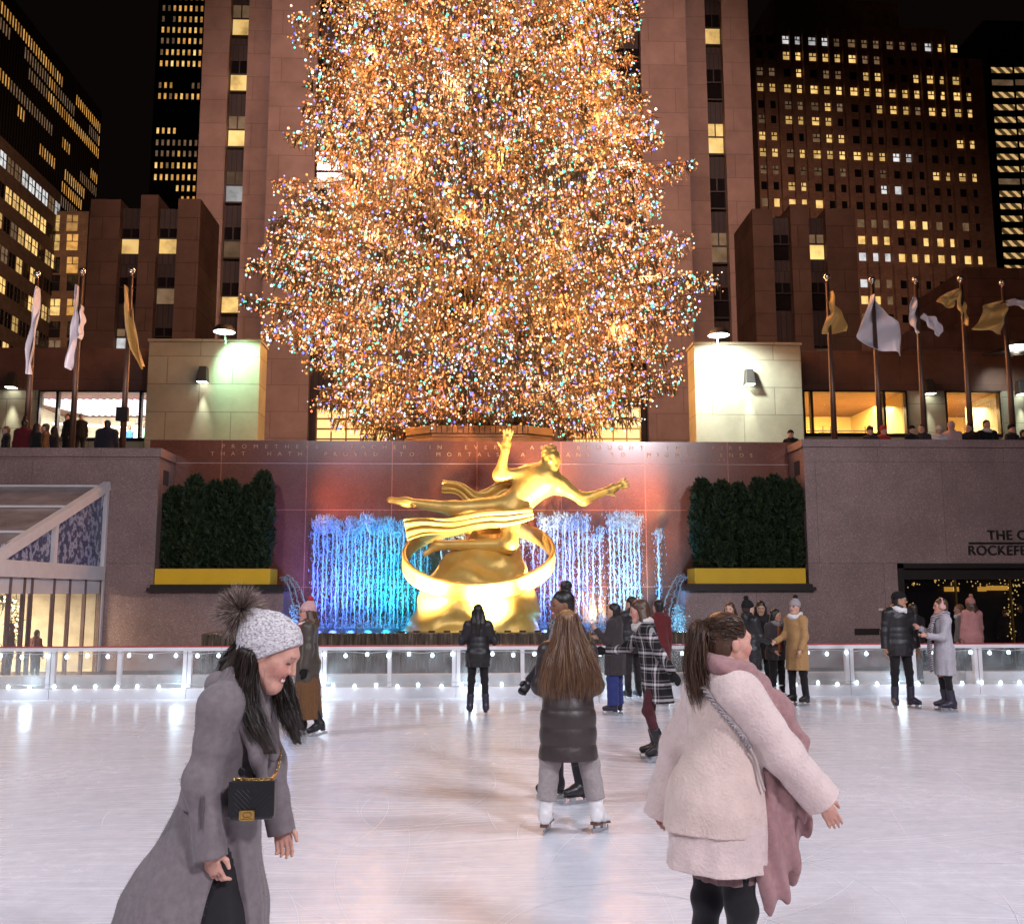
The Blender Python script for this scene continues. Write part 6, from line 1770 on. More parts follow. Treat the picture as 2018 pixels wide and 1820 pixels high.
r_, S_ = sk_p('woman in pale grey belted coat and striped scarf reaching for the man\'s arm', 1866, 1404, 1180, 82, pose=dict(hy=0, la=((-.12, .30, -1), (-.05, 1, .12)), ra=((.12, .35, -1), (0, .8, .5)), rl=((.03, .08, -1), (.02, -.1, -1)), ll=((-.03, .0, -1), (-.02, -.1, -1))), tone='rosy', hair=('brown', 'short'),
     coat=(GREYC, dict(hem=.56, flare=.20, thick=.004)), scarf=(STRIPE, ltails), pants=(BLACKW, dict(extra=.002)), boots=(NAVYL, None))
link('belt', sdf_mesh('belt', [Grp([cap(S_.tf(0, 0, .06), S_.tf(0, 0, .2), .166*S_.s, .160*S_.s, S_.T, (1, .79, 1))], 0, cuts=[(S_.tf(0, 0, .135), S_.T[:, 2]), (S_.tf(0, 0, .10), -S_.T[:, 2])])], .011, GREYC), r_)
em = sdf_mesh('earmuffs', [Grp([ell(S_.hf(sg*.085, -.005, .0), np.array((.035, .052, .052))*S_.s, S_.Hd) for sg in (-1, 1)]+[cap(S_.hf(sg*.09, -.01, .03), S_.hf(sg*.05, -.015, .13), .012) for sg in (-1, 1)]+[cap(S_.hf(-.05, -.015, .13), S_.hf(.05, -.015, .13), .012)], .01, disp=wrinkle(S_, .004, 70))], .010, K('pink_fluff', (.66, .36, .33), 'fleece'))
link('earmuffs', em, r_)

# --- centre: woman in long puffer with hair down her back
pc, hc_ = at(1119, 1640, 1207)
def longhair(S, root):
    gs = []
    for x in np.linspace(-.075, .075, 9):
        y0 = -.085+.5*x*x/.075
        gs.append(([S.hf(x*.5, -.02+.03*abs(x)/.075, .132-.03*abs(x)/.075), S.hf(x*1.0, y0-.01, .07), S.hf(x*1.25, y0-.03, -.06), S.neck+np.array((x*2.2, -.135, -.06), f4), S.neck+np.array((x*2.9, -.170, -.24), f4), S.neck+np.array((x*2.9+.01*math.sin(x*90), -.165, -.42), f4)], [.016, .022, .03, .036, .036, .024]))
    hb = child(root, 'hair')
    t = NT('ash_blond_strand'); t.set(Roughness=.4); oi = t.n('NewGeometry').outputs['Random Per Island']
    t.l(t.ramp(oi, [(0, (.07, .03, .017)), (.5, (.18, .085, .045)), (1, (.36, .20, .11))]), t.b.inputs['Base Color'])
    strands('strand', gs, 3400, .0034, t.m, hb, seg=12, curl=.016, lenj=.36)
rc, Sc_ = person('woman with long light brown hair, quilted brown coat and white skates, seen from behind', pc, 2, H=hc_-.078+.04, pose=dict(ra=((.26, .02, -1), (-.45, .85, -.1)), la=((-.26, .02, -1), (.45, .85, -.1)), rl=((.20, -.02, -1), (.17, -.05, -1)), ll=((-.16, .02, -1), (-.10, -.04, -1)), rfy=-38, lfy=-20, rfp=8),
    hair=('blond', 'long', .42), coat=(K('brown_puffer', (.045, .032, .030), 'puffer'), dict(hem=.56, flare=.235, thick=.03, style='puffer2', folds=(5, .004), depth=.86)), pants=(TAUPE, dict(extra=.016, flare=.022, length=.74)), boots=(WHL, BRL), res=.0085, extra=longhair)
# --- behind her: woman with a bun
pb, hb_ = at(1122, 1578, 1163)
person('woman with high black bun and flecked grey scarf gliding behind the long haired woman', pb, 112, H=hb_-.078+.02, pose=dict(lean=5, hy=-4, la=((-.14, .42, -1), (-.05, .30, -1)), ra=((.12, .3, -1), (0, .6, -.6)), rl=((.06, .16, -1), (.04, .02, -1)), ll=((-.05, .05, -1), (-.03, -.16, -1))), tone='brown', hair=('black', 'bun'), face='smile',
    coat=(BLACKW, dict(hem=.7, flare=.21, thick=.02)), pants=(BLACKW, {}), scarf=(FLECK, lambda S: [([S.tf(-.08, .11, .46), S.tf(-.12, .15, .32), S.tf(-.13, .16, .12)], .12)], ), gloves=BLKL, boots=(BLKL, None), res=.0095)

# ------------------------------------------------------------------ foreground left: woman leaning, grey coat, knit hat
pw_ = V(426, 1600, 3.72); pw_.z = 0
GW = K('grey_wool_coat', (.185, .150, .158)); GHAT = K('grey_marl_knit', (.50, .45, .46), 'knit')
t = NT('marl'); 
Hl = 1.755
COATL = dict(hem=.30, flare=.355, thick=-.014, sweep=(.02, -.16), depth=1.0, folds=(7, .020), slv=(.064, .061, .056), sleeve={'r': 1.14, 'l': 1.16})
NOTCH = [cap((.135, .135, .97), (.225, .16, .26), .045, .195)]
rL, SL = person('smiling woman in long grey wool coat and pale knit hat with fur bobble, leaning forward', pw_, -103, H=Hl, pose=dict(lean=10, hp=25, hy=6, armlen=.88, ra=((.12, -.15, -1), (-.0, .20, -1), (.0, .22, -1)), la=((-.12, .16, -1), (-.02, .22, -1), (0, .26, -1)), rl=((.05, -.05, -1), (.03, -.30, -1)), ll=((-.05, .20, -1), (-.03, -.10, -1)), rfp=12),
    tone='rosy', face='smile', hair=None, hat=None, coat=(GW, dict(notch=NOTCH, **COATL)), skirt=None,
    boots=(WHL, BRL), res=.0052, curl=(.55, .5), pants=(BLACKW, dict(extra=-.022)))
# the black dress that shows where the coat falls open
cg = coat_mesh('coat', SL, GW, .006, raw=True, **COATL)
def dress_d(P):
    o = None
    for g_ in cg: x = g_.d(P); o = x if o is None else smin(o, x, .05)
    return o
NB_ = NOTCH[0]
link('dress', sdf_mesh('dress', [Grp([cap((.135, .135, .97), (.225, .16, .26), .052, .202)], 0, cuts=[((0, 0, .34), (0, 0, -1))], disp=lambda P: np.maximum(dress_d(P)+.022, NB_.d(P)-.006)-cap((.135, .135, .97), (.225, .16, .26), .052, .202).d(P))], .006, BLACKW), rL)
bpy.context.view_layer.update()
link('collar', sdf_mesh('collar', [Grp([cap(SL.tf(-.10, .02, .455), SL.tf(-.05, -.075, .50), .038, .045), cap(SL.tf(-.05, -.075, .50), SL.tf(.05, -.075, .50), .045), cap(SL.tf(.05, -.075, .50), SL.tf(.10, .02, .455), .045, .038), cap(SL.tf(.10, .02, .455), SL.tf(.07, .135, .30), .04, .03, SL.T, (1, .6, 1)), cap(SL.tf(.07, .135, .30), SL.tf(.02, .165, .16), .045, .012, SL.T, (1, .5, 1)), cap(SL.tf(-.10, .02, .455), SL.tf(-.07, .13, .28), .04, .03, SL.T, (1, .6, 1))], .03)], .006, GW), rL)
link('belt', sdf_mesh('belt', [Grp([cap(SL.tf(0, -.004, .04), SL.tf(0, -.004, .2), .176*SL.s, .172*SL.s, SL.T, (1, .80, 1))], 0, cuts=[(SL.tf(0, 0, .135), SL.T[:, 2]), (SL.tf(0, 0, .085), -SL.T[:, 2])], disp=wrinkle(SL, .003, 30))], .006, GW), rL)
# hat with ribs, turned-up brim
def knit_hat(S, root, m):
    s = S.s; M = S.Hd @ rot_np(0, -50); h = lambda x, y, z: S.head+M@np.array((x*s, y*s, z*s), f4)
    def ribs(P):
        q = (P-S.head)@M; a = np.arctan2(q[:, 0], q[:, 1]+.01); return (.0038*np.abs(np.sin(a*15))+.0012*np.sin(q[:, 2]*330+3*np.sin(a*30))).astype(f4)
    g = [Grp([ell(h(0, .004, .035), np.array((.090, .117, .108))*s, M), cap(h(0, -.02, .10), h(0, -.035, .148), .062*s, .034*s)], .06*s, cuts=[(h(0, 0, .03), -M[:, 2])], disp=ribs)]
    up = M[:, 2]
    g.append(Grp([ell(h(0, .003, .03), np.array((.096, .121, .114))*s, M)], .01, cuts=[(h(0, 0, -.012), -up), (h(0, 0, .055), up)],
                 disp=lambda P: (.0024*np.sin(((P-S.head)@M)[:, 2]*520)*np.sin(np.arctan2(((P-S.head)@M)[:, 0], ((P-S.head)@M)[:, 1])*34)).astype(f4)))
    hb = link('hat', sdf_mesh('hat', g, .0042, m, k=.008), root)
    c = h(0, -.06, .178); r2 = np.random.default_rng(4); gs = []
    for i in range(130):
        d = nrm(r2.normal(size=3)+M@np.array((0, -.35, .25), f4)*.6)
        gs.append(([c, c+d*.045, c+d*.100+np.array((0, 0, -.008), f4)], [.004, .018, .036]))
    t = NT('fur'); t.set(Roughness=.6); gi = t.n('NewGeometry').outputs['Random Per Island']
    t.l(t.ramp(gi, [(0, (.02, .011, .008)), (.40, (.09, .045, .03)), (.7, (.36, .24, .19)), (1, (.70, .60, .55))]), t.b.inputs['Base Color'])
    pm_ = link('pompom', sdf_mesh('pompom', [Grp([ell(c, (.038, .038, .034))], 0)], .006, K('fur_core', (.03, .018, .014), 'fleece')), hb)
    strands('fur', gs, 11000, .0013, t.m, pm_, seg=6, lenj=.35, spread=1.0)
    mb = MB(); p = h(.02, -.10, .0); q_ = h(.03, -.15, .03); mb.tube([p, h(.025, -.13, .02), q_, h(.03, -.18, .03)], [.014, .015, .012, .006], 8)
    link('ribbon', mb.mesh('ribbon', BLACKW, True), hb)
t = NT('marl_knit'); t.set(Roughness=.9); n_1 = t.noise(95, t.obj((1, 1, 2.2)), 2)
t.l(t.ramp(n_1, [(.33, (.22, .19, .20)), (.48, (.52, .48, .50)), (.62, (.68, .64, .65))]), t.b.inputs['Base Color']); t.bump(t.noise(140), .7, .004); M_marl = t.m
knit_hat(SL, rL, M_marl)
def hairmat(name, a, b, c):
    t = NT(name); t.set(Roughness=.4); gi = t.n('NewGeometry').outputs['Random Per Island']
    t.l(t.ramp(gi, [(0, a), (.6, b), (1, c)]), t.b.inputs['Base Color']); return t.m
HM_D = hairmat('dark_strand', (.010, .007, .006), (.022, .013, .010), (.055, .030, .022))
h = SL.hf; Z = lambda x, y, z: SL.head+np.array((x, y, z), f4)
gsL = []
for x, o_ in ((.066, .012), (.082, .002), (.086, -.012), (.080, -.026), (.07, -.04), (.055, -.055)):
    gsL.append(([h(x*.9, -.025+o_, .0), h(x, -.03+o_, -.03), Z(x+.010, -.045+o_, -.09), Z(x+.022, -.040+o_*1.2, -.18), Z(x+.026, .0+o_*1.2, -.26), Z(x+.015, .05+o_*1.6, -.35)], [.010, .016, .020, .022, .022, .012], 1.0))
for x, o_ in ((-.075, 0), (-.085, .02)):
    gsL.append(([h(x, -.01, .02), Z(x-.01, -.005+o_, -.12), Z(x-.01, .03+o_, -.24), Z(x+.0, .07+o_, -.34)], [.018, .028, .032, .012], .8))
gsL.append(([h(0, -.09, .0), h(0, -.10, -.10), SL.neck+np.array((.03, -.05, .0), f4), SL.neck+np.array((.10, .02, -.08), f4)], [.04, .05, .05, .03], .9))
hbL = link('hair', sdf_mesh('hair', [Grp([ell(h(0, -.035, -.03), np.array((.076, .072, .085))*SL.s, SL.Hd), cap(h(0, -.06, -.05), SL.neck+np.array((.02, -.05, .03), f4), .06, .05)], .03)], .007, K('hair_dark', HAIRS['dark'], 'hair')), rL)
strands('strand', gsL, 7500, .0017, HM_D, hbL, seg=12, curl=.016, lenj=.4)
strands('loose_strand', gsL, 420, .0011, HM_D, hbL, seg=12, curl=.05, lenj=.5, spread=1.35, seed=9)
link('lock', sdf_mesh('lock', [Grp([cap(g_[0][i], g_[0][i+1], g_[1][i]*.5, g_[1][i+1]*.45) for i in range(len(g_[0])-1)], .02) for g_ in gsL], .007, K('hair_dark', HAIRS['dark'], 'hair'), k=.02), hbL)
# buttons on the coat and the bag at her hip
coatL = child(rL, 'coat'); hit = hitter(coatL)
for u, v in ((473, 1517), (498, 1528)):
    p = hit(u, v, .006)
    if p is not None:
        o = MB().lathe([(0, -.004), (.013, -.004), (.015, 0), (.013, .005), (.006, .003), (0, .003)], n=16).build('button', BLKL, coatL, True); o.matrix_world = Matrix.Translation(p) @ Matrix.Rotation(math.pi/2, 4, 'X') if False else o.matrix_world
        o.parent = coatL; o.location = loc_of(rL, p); o.rotation_euler = (math.pi/2, 0, R(97))
fp = hit(495, 1560, .0) or V(495, 1560, 3.55)
bagY = min(fp.y, (hit(470, 1600, 0) or fp).y, (hit(520, 1575, 0) or fp).y)-.075
b0 = V(452, 1610, bagY); b1 = V(541, 1533, bagY)
bw_, bh_ = b1.x-b0.x, b1.z-b0.z
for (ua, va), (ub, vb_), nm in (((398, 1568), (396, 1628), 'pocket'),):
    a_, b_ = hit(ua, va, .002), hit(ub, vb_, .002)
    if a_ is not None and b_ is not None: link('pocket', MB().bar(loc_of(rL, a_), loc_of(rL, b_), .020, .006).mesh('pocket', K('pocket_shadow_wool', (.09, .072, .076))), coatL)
bag = empty('handbag', ((b0.x+b1.x)/2, bagY, b0.z), R(4), 'small black chevron quilted shoulder bag with gold clasp on the grey coat', 'handbag')
M_bag = K('bag_leather', (.012, .011, .012), 'leather'); M_goldm = mat('gold_metal', (.85, .55, .18), .25, 1.0, vary=.1)
MB().box(-bw_/2, bw_/2, -.035, .045, 0, bh_).build('body', M_bag, bag, bevel=.012)
mb = MB().box(-bw_/2-.002, bw_/2+.002, -.043, -.036, bh_*.12, bh_+.002)
for i in range(-9, 11):
    x = i*.017
    for sg in (-1, 1):
        a_ = Vector((x, -.0445, bh_*.16)); b_ = Vector((x+sg*.07, -.0445, bh_*.16+.07*1.0))
        pts = [a_.lerp(b_, q) for q in np.linspace(0, 1.2, 9)]; pts = [p for p in pts if abs(p.x) < bw_/2-.012 and p.z < bh_*.93 and (p.x*sg > 0)]
        if len(pts) > 1: mb.bar(pts[0], pts[-1], .0022, .003)
mb.build('flap', M_bag, bag, bevel=.003)
cl = MB(); cx0, cz0 = -.012, bh_*.16
for x0_, x1_, z0_, z1_ in ((-.026, .026, -.017, -.012), (-.026, .026, .012, .017), (-.026, -.021, -.017, .017), (.021, .026, -.017, .017)): cl.box(cx0+x0_, cx0+x1_, -.056, -.046, cz0+z0_, cz0+z1_)
cl.box(cx0-.021, cx0+.021, -.051, -.046, cz0-.012, cz0+.012)
for sg in (-1, 1):
    cl.tube([(cx0-sg*.004+sg*.0095*math.cos(a), -.055, cz0+.0085*math.sin(a)) for a in np.linspace(R(45), R(315), 14)] if sg > 0 else [(cx0+.004-.0095*math.cos(a), -.0555, cz0+.0085*math.sin(a)) for a in np.linspace(R(45), R(315), 14)], .0022, 6)
cl.build('clasp', M_goldm, bag)
def chain(pts, r_, nm, m, parent, pitch=.011):
    pts = [np.array(p, float) for p in pts]; seg = np.r_[0, np.cumsum([np.linalg.norm(pts[i+1]-pts[i]) for i in range(len(pts)-1)])]
    mb = MB(); n = int(seg[-1]/pitch)
    for i in range(n):
        s_ = (i+.5)/n*seg[-1]; c = np.array([np.interp(s_, seg, [p[a] for p in pts]) for a in range(3)]); c2 = np.array([np.interp(min(s_+.004, seg[-1]), seg, [p[a] for p in pts]) for a in range(3)])
        d = Vector(c2-c); d = d.normalized() if d.length > 1e-6 else Vector((1, 0, 0)); u_ = d.orthogonal().normalized()
        if i % 2: u_ = d.cross(u_)
        mb.tube([Vector(c)+d*pitch*.75*math.cos(a)+u_*r_*math.sin(a) for a in np.linspace(0, 2*math.pi, 9)], r_*.32, 5, cap=False)
    return mb.build(nm, m, parent, True)
z_ = bh_+.006
up_pts = [(-bw_/2+.01, -.02, z_), (-bw_*.2, -.028, z_+.001), (bw_*.2, -.028, z_-.002), (bw_/2-.012, -.022, z_)]
for u, v in ((541, 1520), (546, 1500), (549, 1475)):
    p = hit(u, v, .010)
    if p is not None: q_ = bag.matrix_basis.inverted() @ p; up_pts.append(tuple(q_))
chain(up_pts, .0048, 'chain', M_goldm, bag)

# ------------------------------------------------------------------ foreground right: woman in cream fleece coat, pink scarf
pr_ = V(1420, 1600, 4.25); pr_.z = 0
FLE = K('cream_fleece', (.68, .53, .50), 'fleece'); TANF = K('tan_suede', (.50, .36, .30), 'fleece'); MAUVE = K('mauve_scarf', (.34, .185, .185), 'wool')
rR, SR = person('woman in cream fleece coat with brown ponytail and mauve scarf, back half turned', pr_, -76, H=1.70, pose=dict(lean=4, hy=2, hp=0, ra=((.30, .62, -1), (.12, .84, -1), (.05, .62, -1)), la=((-.34, -.36, -1), (-.22, -.22, -1)), rl=((.04, .06, -1), (.03, -.04, -1)), ll=((-.05, -.06, -1), (-.03, -.10, -1))),
    tone='rosy', hair=('brown', 'short'), coat=(FLE, dict(hem=.715, flare=.235, thick=.030, style='fleece', depth=.95, folds=(6, .012), slv=(.072, .068, .068), sweep=(0, -.03), sleeve={'r': 1.02, 'l': 1.35})), skirt=(K('sheer_dress', (.20, .12, .12)), dict(hem=.665, flare=.17, folds=(14, .010))), pants=(BLACKW, dict(extra=.006)), boots=(BLKL, None), res=.0055, curl=(.18, .3))
HM_B = hairmat('brown_strand', (.022, .010, .006), (.060, .028, .016), (.17, .085, .045))
bpy.context.view_layer.update()
h = SR.hf; Z = lambda x, y, z: SR.head+np.array((x, y, z), f4)
gs = []
for i in range(8):
    a = i*math.pi/4; ox_, oz_ = .028*math.cos(a), .028*math.sin(a)
    base_ = h(ox_*.8, -.105, .055+oz_*.6)
    gs.append(([base_, h(ox_*1.2, -.155, .050+oz_), Z(ox_*1.6+.01, -.165-.03*math.sin(a), -.08+oz_*.2), Z(ox_*1.7+.02, -.150-.035*math.sin(a), -.20), Z(ox_*1.2+.02, -.125-.02*math.sin(a), -.33)], [.012, .022, .028, .028, .016], 1))
# swept back hair over the skull
for i in range(26):
    t_ = (i/25-.5)*2; a = t_*1.45
    st_ = h(.082*math.sin(a), .055-.03*abs(t_), .055+.085*math.cos(a)-.03)
    md = h(.086*math.sin(a), -.03, .050+.088*math.cos(a)-.01)
    gs.append(([st_, md, h(.05*math.sin(a), -.095, .055+.04*math.cos(a)), h(.0, -.115, .055)], [.006, .007, .008, .006], .45))
for sg in (-1, 1):
    for i in range(7):
        z0 = -.075+.020*i; gs.append(([h(sg*(.030+.007*i), -.075+.006*i, z0), h(sg*.05, -.095, z0*.4+.01), h(sg*.02, -.112, .045)], [.008, .008, .006], .3))
        gs.append(([h(sg*.080, -.005-.004*i, .020+.012*i), h(sg*.078, -.06, .025+.012*i), h(sg*.035, -.105, .05)], [.006, .007, .006], .3))
hbR = child(rR, 'hair')
strands('strand', gs, 4600, .0020, HM_B, hbR, seg=11, curl=.010, lenj=.3)
strands('loose_strand', gs[:8], 260, .0011, HM_B, hbR, seg=11, curl=.04, lenj=.5, spread=1.4, seed=8)
link('ponytail', sdf_mesh('ponytail', [Grp([cap(h(0, -.10, .055), h(0, -.15, .05), .022, .026), cap(h(0, -.15, .05), Z(.01, -.165, -.08), .028, .030), cap(Z(.01, -.165, -.08), Z(.02, -.15, -.20), .030, .026), cap(Z(.02, -.15, -.20), Z(.02, -.13, -.27), .024, .008)], .03)], .007, K('hair_brown', HAIRS['brown'], 'hair')), hbR)
# scarf: wrapped, then a broad tail down the front and under the sleeve
L_ = lambda u, v, Y: np.array(loc_of(rR, V(u, v, Y)), f4)
nk_ = SR.neck
up_ = np.array((0, .0, .022), f4)
wrap = [cap(nk_+SR.T@(np.array(a, f4)*np.array((1.28, 1.22, 1), f4)+up_), nk_+SR.T@(np.array(b, f4)*np.array((1.28, 1.22, 1), f4)+up_), r1, r2) for a, b, r1, r2 in (((.0, -.085, .055), (.075, -.05, .05), .040, .044), ((.075, -.05, .05), (.095, .03, .02), .044, .048), ((.095, .03, .02), (.05, .11, -.02), .048, .05), ((.05, .11, -.02), (-.04, .11, -.02), .05, .045), ((-.04, .11, -.02), (-.09, .03, .02), .045, .04), ((-.09, .03, .02), (-.06, -.06, .05), .04, .04), ((-.06, -.06, .05), (0, -.085, .055), .04, .04))]
M_s = rot_np(0)
def ribbon_tail(pts, w_, th):
    return [cap(pts[i], pts[i+1], w_[i], w_[i+1], SR.T, (th, 1, 1)) for i in range(len(pts)-1)]
t1 = [nk_+SR.T@np.array((.11, .06, .01), f4), nk_+SR.T@np.array((.14, .19, -.10), f4), nk_+SR.T@np.array((.13, .27, -.26), f4), nk_+SR.T@np.array((.10, .25, -.45), f4)]
t2 = [L_(1528, 1500, 4.16), L_(1532, 1600, 4.13), L_(1533, 1690, 4.12), L_(1516, 1755, 4.10), L_(1502, 1795, 4.10)]
t3 = [L_(1545, 1520, 4.22), L_(1558, 1620, 4.22), L_(1552, 1700, 4.22), L_(1528, 1750, 4.22)]
gsc = [Grp(wrap, .025, disp=wrinkle(SR, .006, 34)), Grp(ribbon_tail(t1, (.055, .065, .07, .07), .6), .03, disp=wrinkle(SR, .005, 30)), Grp(ribbon_tail([t1[-1]]+t2, (.07, .072, .082, .080, .052, .014), .35), .03, disp=lambda P: (.008*np.sin(P[:, 1]*75+P[:, 2]*7+1.5*np.sin(P[:, 2]*9))+.003*np.sin(P[:, 2]*31+P[:, 1]*24)).astype(f4)), Grp(ribbon_tail([t1[-1]]+t3, (.06, .064, .062, .05, .02), .45), .03, disp=lambda P: (.009*np.sin(P[:, 1]*66+P[:, 2]*5+2)+.003*np.sin(P[:, 2]*27)).astype(f4))]
link('scarf', sdf_mesh('scarf', gsc, .006, MAUVE, k=.02), rR)
# curly pile of the fleece: short tufts all over the coat
def tufts(obj, n, L, w_, m, seed, parent):
    r2 = np.random.default_rng(seed); me = obj.data
    nv = len(me.vertices); co = np.empty(nv*3, f4); no = np.empty(nv*3, f4); me.vertices.foreach_get('co', co); me.vertices.foreach_get('normal', no)
    co = co.reshape(-1, 3); no = no.reshape(-1, 3); idx = r2.integers(0, nv, n)
    p = co[idx]+r2.normal(size=(n, 3)).astype(f4)*.003; d = no[idx]+r2.normal(size=(n, 3))*.75; d /= np.linalg.norm(d, axis=1)[:, None]
    s_ = np.cross(d, r2.normal(size=(n, 3))); s_ /= np.linalg.norm(s_, axis=1)[:, None]
    l = (L*(.5+r2.random(n)))[:, None]; d2 = d+s_*.9; m_ = p+d*l*.6; e = m_+d2*l*.4
    v = np.stack([p-s_*w_*.5, p+s_*w_*.5, m_+s_*w_*.6, m_-s_*w_*.6, e+s_*w_*.2, e-s_*w_*.2], 1).reshape(-1, 3)
    b = np.arange(n)*6; f = np.concatenate([np.stack([b, b+1, b+2, b+3], -1), np.stack([b+3, b+2, b+4, b+5], -1)])
    return link('pile', mesh_np('pile', v, f, m, True), parent)
coatR = child(rR, 'coat')
bp = link('back_panel', coat_mesh('back_panel', SR, K('tan_fleece', (.68, .515, .46), 'fleece'), .0065, hem=.865, flare=.243, thick=.033, style='fleece', depth=.95, folds=(6, .010), sweep=(-.01, -.035), collar=False, arms='', shoulders=-.03), coatR)
tufts(coatR, 24000, .0032, .0012, mat('fleece_tuft', (.68, .53, .50), .95, vary=.05, vscale=12, spec=.1), 5, coatR)
tufts(child(rL, 'coat'), 26000, .003, .0009, mat('wool_tuft', (.20, .165, .17), .95, vary=.15, vscale=30, spec=.1), 6, coatL)
# braided strap across her back
tufts(bp, 14000, .0030, .0012, mat('tan_tuft', (.68, .515, .46), .95, vary=.05, vscale=12, spec=.1), 7, coatR)
hit = hitter(coatR, bp)
pts = [hit(u, v, .014) for u, v in ((1388, 1355), (1408, 1380), (1428, 1405), (1447, 1428), (1464, 1450), (1476, 1470), (1482, 1500), (1490, 1535), (1497, 1558))]
pts = [p for p in pts if p is not None]
if len(pts) > 3:
    bg_ = empty('bag_strap', tuple(pts[0]), 0, 'braided cross body strap with loose cord end over the cream coat', 'strap')
    rel = [Vector(p)-Vector(pts[0]) for p in pts]
    mb = MB(); rel_s = rel[:6]
    def dens(pp, k=8): return [pp[i].lerp(pp[i+1], j/k) for i in range(len(pp)-1) for j in range(k)]+[pp[-1]]
    D = dens(rel_s, 9)
    for ph in range(3):
        mb.tube([p+Vector((.009*math.sin(i*.8+ph*2.09), -.004*math.cos(i*1.6+ph*2.09), .007*math.cos(i*.8+ph*2.09))) for i, p in enumerate(D)], .0055, 6)
    mb.build('braid', K('grey_braid', (.30, .25, .25), 'leather'), bg_, True)
    if len(rel) > 6: MB().tube([p+Vector((0, -.01, 0)) for p in dens(rel[5:], 5)], .007, 6).build('cord', K('pale_cord', (.45, .36, .34), 'leather'), bg_, True)

# ------------------------------------------------------------------ people beyond the barrier, on the terrace and indoors (little of them shows)
def tp(label, u, vt, Y, rz, z0=TZ, H=None, group=None, res=.022, **kw):
    top = V(u, vt, Y); p = Vector((top.x, Y, z0)); H = H or max(1.1, min(1.95, top.z-z0))
    kw.setdefault('boots', None); kw.setdefault('pants', (BLACKW, {})); kw.setdefault('pose', DOWN)
    return person(label, p, rz, H=H, skates=False, res=res, group=group, **kw)
tp('person in pink fleece hood jacket and bobble hat standing behind the barrier', 1911, 1180, 21.0, 12, 0, hat=(K('dusty_pink_knit', (.50, .22, .19), 'knit'), K('tan_bobble', (.40, .20, .12), 'fleece'), dict(tall=.02)), hair=('brown', 'long', .25), coat=(PINKF, dict(hem=.75, flare=.22, thick=.03)), scarf=(PINKF,), boots=(BLKL, None), res=.016)
tp('person in grey jacket next to the pink fleece jacket behind the barrier', 1889, 1192, 21.6, 60, 0, hair=('blond', 'short'), coat=(K('mid_grey_jacket', (.22, .20, .20)), dict(hem=.75)), scarf=(WHITEH,), boots=(BLKL, None), res=.018)
tp('dark figure behind the door glass beside the fairy lights', 1978, 1200, 25.1, 150, 0, hair=('dark', 'short'), coat=(CHAR, dict(hem=.7)), boots=(BLKL, None))
tp('person holding a bright thing behind the door glass at the right edge', 2008, 1192, 25.0, 170, 0, tone='mid', hair=('brown', 'short'), coat=(BLACKW, dict(hem=.7)), boots=(BLKL, None))
tp('dark haired visitor inside the glass pavilion near the wreath', 20, 1222, 20.2, 100, 0, hair=('black', 'short'), coat=(CHAR, dict(hem=.7)), boots=(BLKL, None))
tp('visitor in a reddish jacket inside the glass pavilion', 72, 1236, 21.2, -20, 0, hair=('brown', 'short'), coat=(K('dull_red_jacket', (.16, .05, .05)), dict(hem=.7)), boots=(BLKL, None))
YTp = 26.5
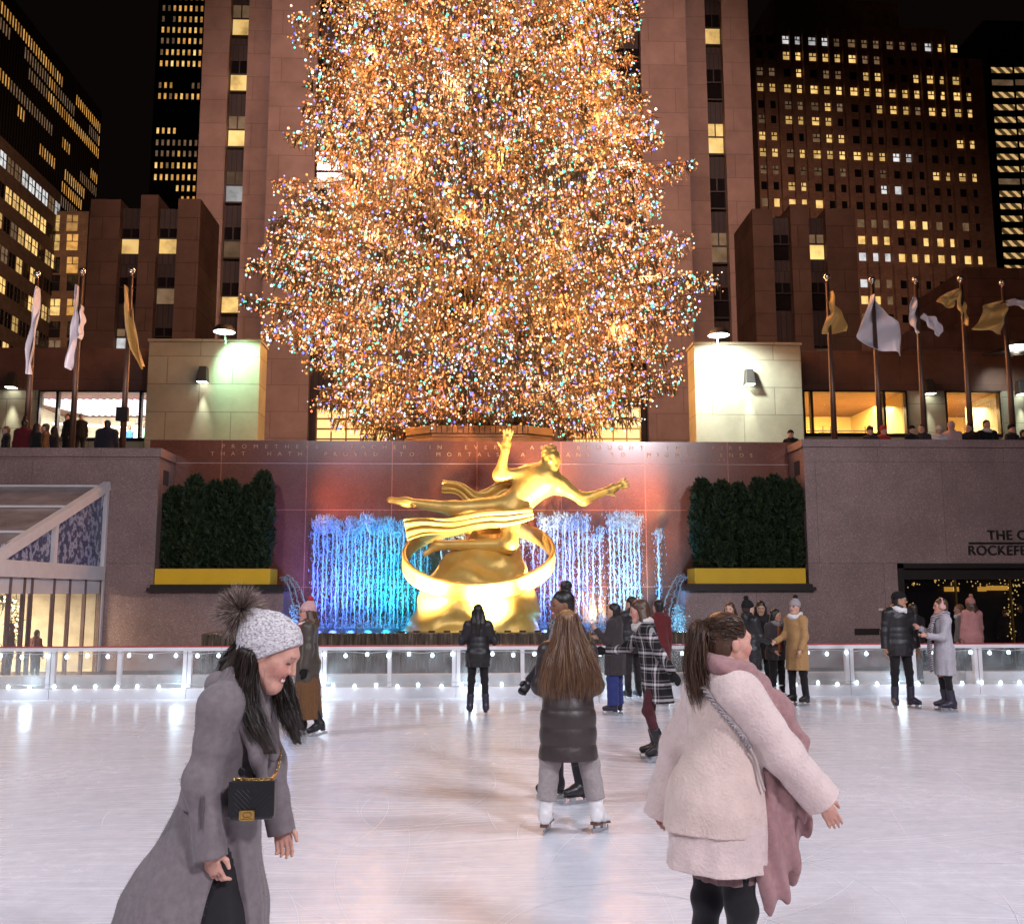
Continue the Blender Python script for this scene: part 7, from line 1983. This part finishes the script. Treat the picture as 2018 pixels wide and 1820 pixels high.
for lab, u, v, rz, kw in (
    ('blond person in dark coat at the left end of the terrace crowd', 14, 835, 120, dict(hair=('blond', 'short'), coat=(BLACKW, dict(hem=.8)))),
    ('person in dark red jacket beside the leftmost flagpole', 50, 822, 20, dict(hair=('dark', 'bun'), coat=(K('dark_red_jacket', (.13, .015, .02)), dict(hem=.8, thick=.02)))),
    ('woman with long dark hair and black coat at the left terrace wall', 74, 830, -40, dict(hair=('dark', 'long', .4), coat=(BLACKW, dict(hem=.8, thick=.02)))),
    ('brown haired person turned left among the terrace crowd', 91, 830, 100, dict(hair=('brown', 'short'), coat=(BROWN, dict(hem=.8)))),
    ('woman with dark hair lifting her hands by the second flagpole', 108, 836, 70, dict(hair=('dark', 'long', .3), coat=(BLACKW, dict(hem=.8)), pose=dict(ra=((.2, .3, -1), (-.2, .7, .7)), la=((-.2, .3, -1), (.2, .7, .7))))),
    ('broad man in dark jacket leaning at the left terrace wall, back turned', 213, 824, 10, dict(female=False, hair=('black', 'short'), coat=(K('navy_jacket', (.022, .02, .03)), dict(hem=.8, thick=.05)))),
    ('person in dark cap at the corner of the right granite wall', 1558, 848, 160, dict(hair=('dark', 'short'), hat=(BLACKK, None), coat=(BLACKW, dict(hem=.8)))),
    ('person in dark hood in front of the amber window, first of the right crowd', 1714, 842, 170, dict(hat=(K('brown_knit', (.05, .03, .02), 'knit'), None, dict(tall=.03)), coat=(CHAR, dict(hem=.8)))),
    ('child in red hooded coat in front of the amber window', 1740, 842, 190, dict(hat=(REDW, None, dict(tall=.04)), coat=(REDW, dict(hem=.8)))),
    ('person in black cap left of the middle flagpole on the right terrace', 1796, 840, 200, dict(hair=('dark', 'short'), hat=(BLACKK, None), coat=(BLACKW, dict(hem=.8)))),
    ('curly haired person under the sconce between the amber windows', 1816, 838, 150, dict(hair=('brown', 'bob'), coat=(CHAR, dict(hem=.8)))),
    ('child in white hooded jacket at the right terrace wall', 1850, 842, 165, dict(hat=(WHITEH, None, dict(tall=.02)), coat=(WHITEH, dict(hem=.8, thick=.02)), scarf=(WHITEH,))),
    ('person in pale pink hat and coat at the right terrace wall', 1874, 833, 150, dict(hat=(PINKH, None, dict(tall=.02)), coat=(K('pale_pink_coat', (.55, .36, .35)), dict(hem=.8, thick=.02)))),
    ('dark coated person bending beside the standing man on the terrace', 1910, 836, 120, dict(hair=('dark', 'short'), coat=(BLACKW, dict(hem=.8, thick=.02)))),
    ('tall man in black sweater standing with folded hands before the amber window', 1942, 811, 178, dict(female=False, hair=('dark', 'short'), coat=(BLACKW, dict(hem=.9)), scarf=(WHITEH,), pose=dict(ra=((.25, .15, -1), (-.6, .6, -.35)), la=((-.25, .15, -1), (.6, .6, -.35))))),
    ('person in dark hat near the rightmost flagpole', 1993, 838, 200, dict(hat=(BLACKK, None), coat=(CHAR, dict(hem=.8)))),
    ('dark haired person cut off by the right edge of the terrace', 2016, 849, 210, dict(hair=('dark', 'short'), coat=(BLACKW, dict(hem=.8))))):
    tp(lab, u, v, YTp+.25*math.sin(u), rz, **kw)
for lab, u, v, Y, rz, kw in (
    ('dark suited figure standing outside the bright shop window, left of two', 135, 811, 35, 150, dict(hair=('dark', 'short'), coat=(BLACKW, dict(hem=.8)))),
    ('dark suited figure standing outside the bright shop window, right of two', 161, 811, 35, 200, dict(hair=('dark', 'short'), coat=(BLACKW, dict(hem=.8)))),
    ('child in magenta jacket inside the bright shop', 208, 832, 42, 90, dict(hair=('blond', 'bob'), coat=(MAG, dict(hem=.8)))),
    ('child in pale jacket inside the bright shop', 242, 838, 42, 120, dict(hair=('dark', 'short'), coat=(GREYC, dict(hem=.8)))),
    ('child in bright blue jacket inside the bright shop', 255, 835, 42.5, 60, dict(hair=('brown', 'short'), coat=(BLUEJ, dict(hem=.8)))),
    ('person in pale coat looking down inside the bright shop', 272, 826, 42, -60, dict(hair=('dark', 'short'), coat=(CREAM, dict(hem=.8)))),
    ('person in green jacket inside the bright shop behind the window bar', 286, 832, 42.6, 30, dict(hair=('dark', 'bob'), coat=(GREENJ, dict(hem=.8))))):
    z0 = TZ if Y < 40 else zs-.45
    top = V(u, v, Y); H = 1.7
    p = Vector((top.x, Y, top.z-1.7))
    person(lab, p, rz, H=1.7, skates=False, res=.026, boots=None, pants=(BLACKW, {}), pose=DOWN, **kw)
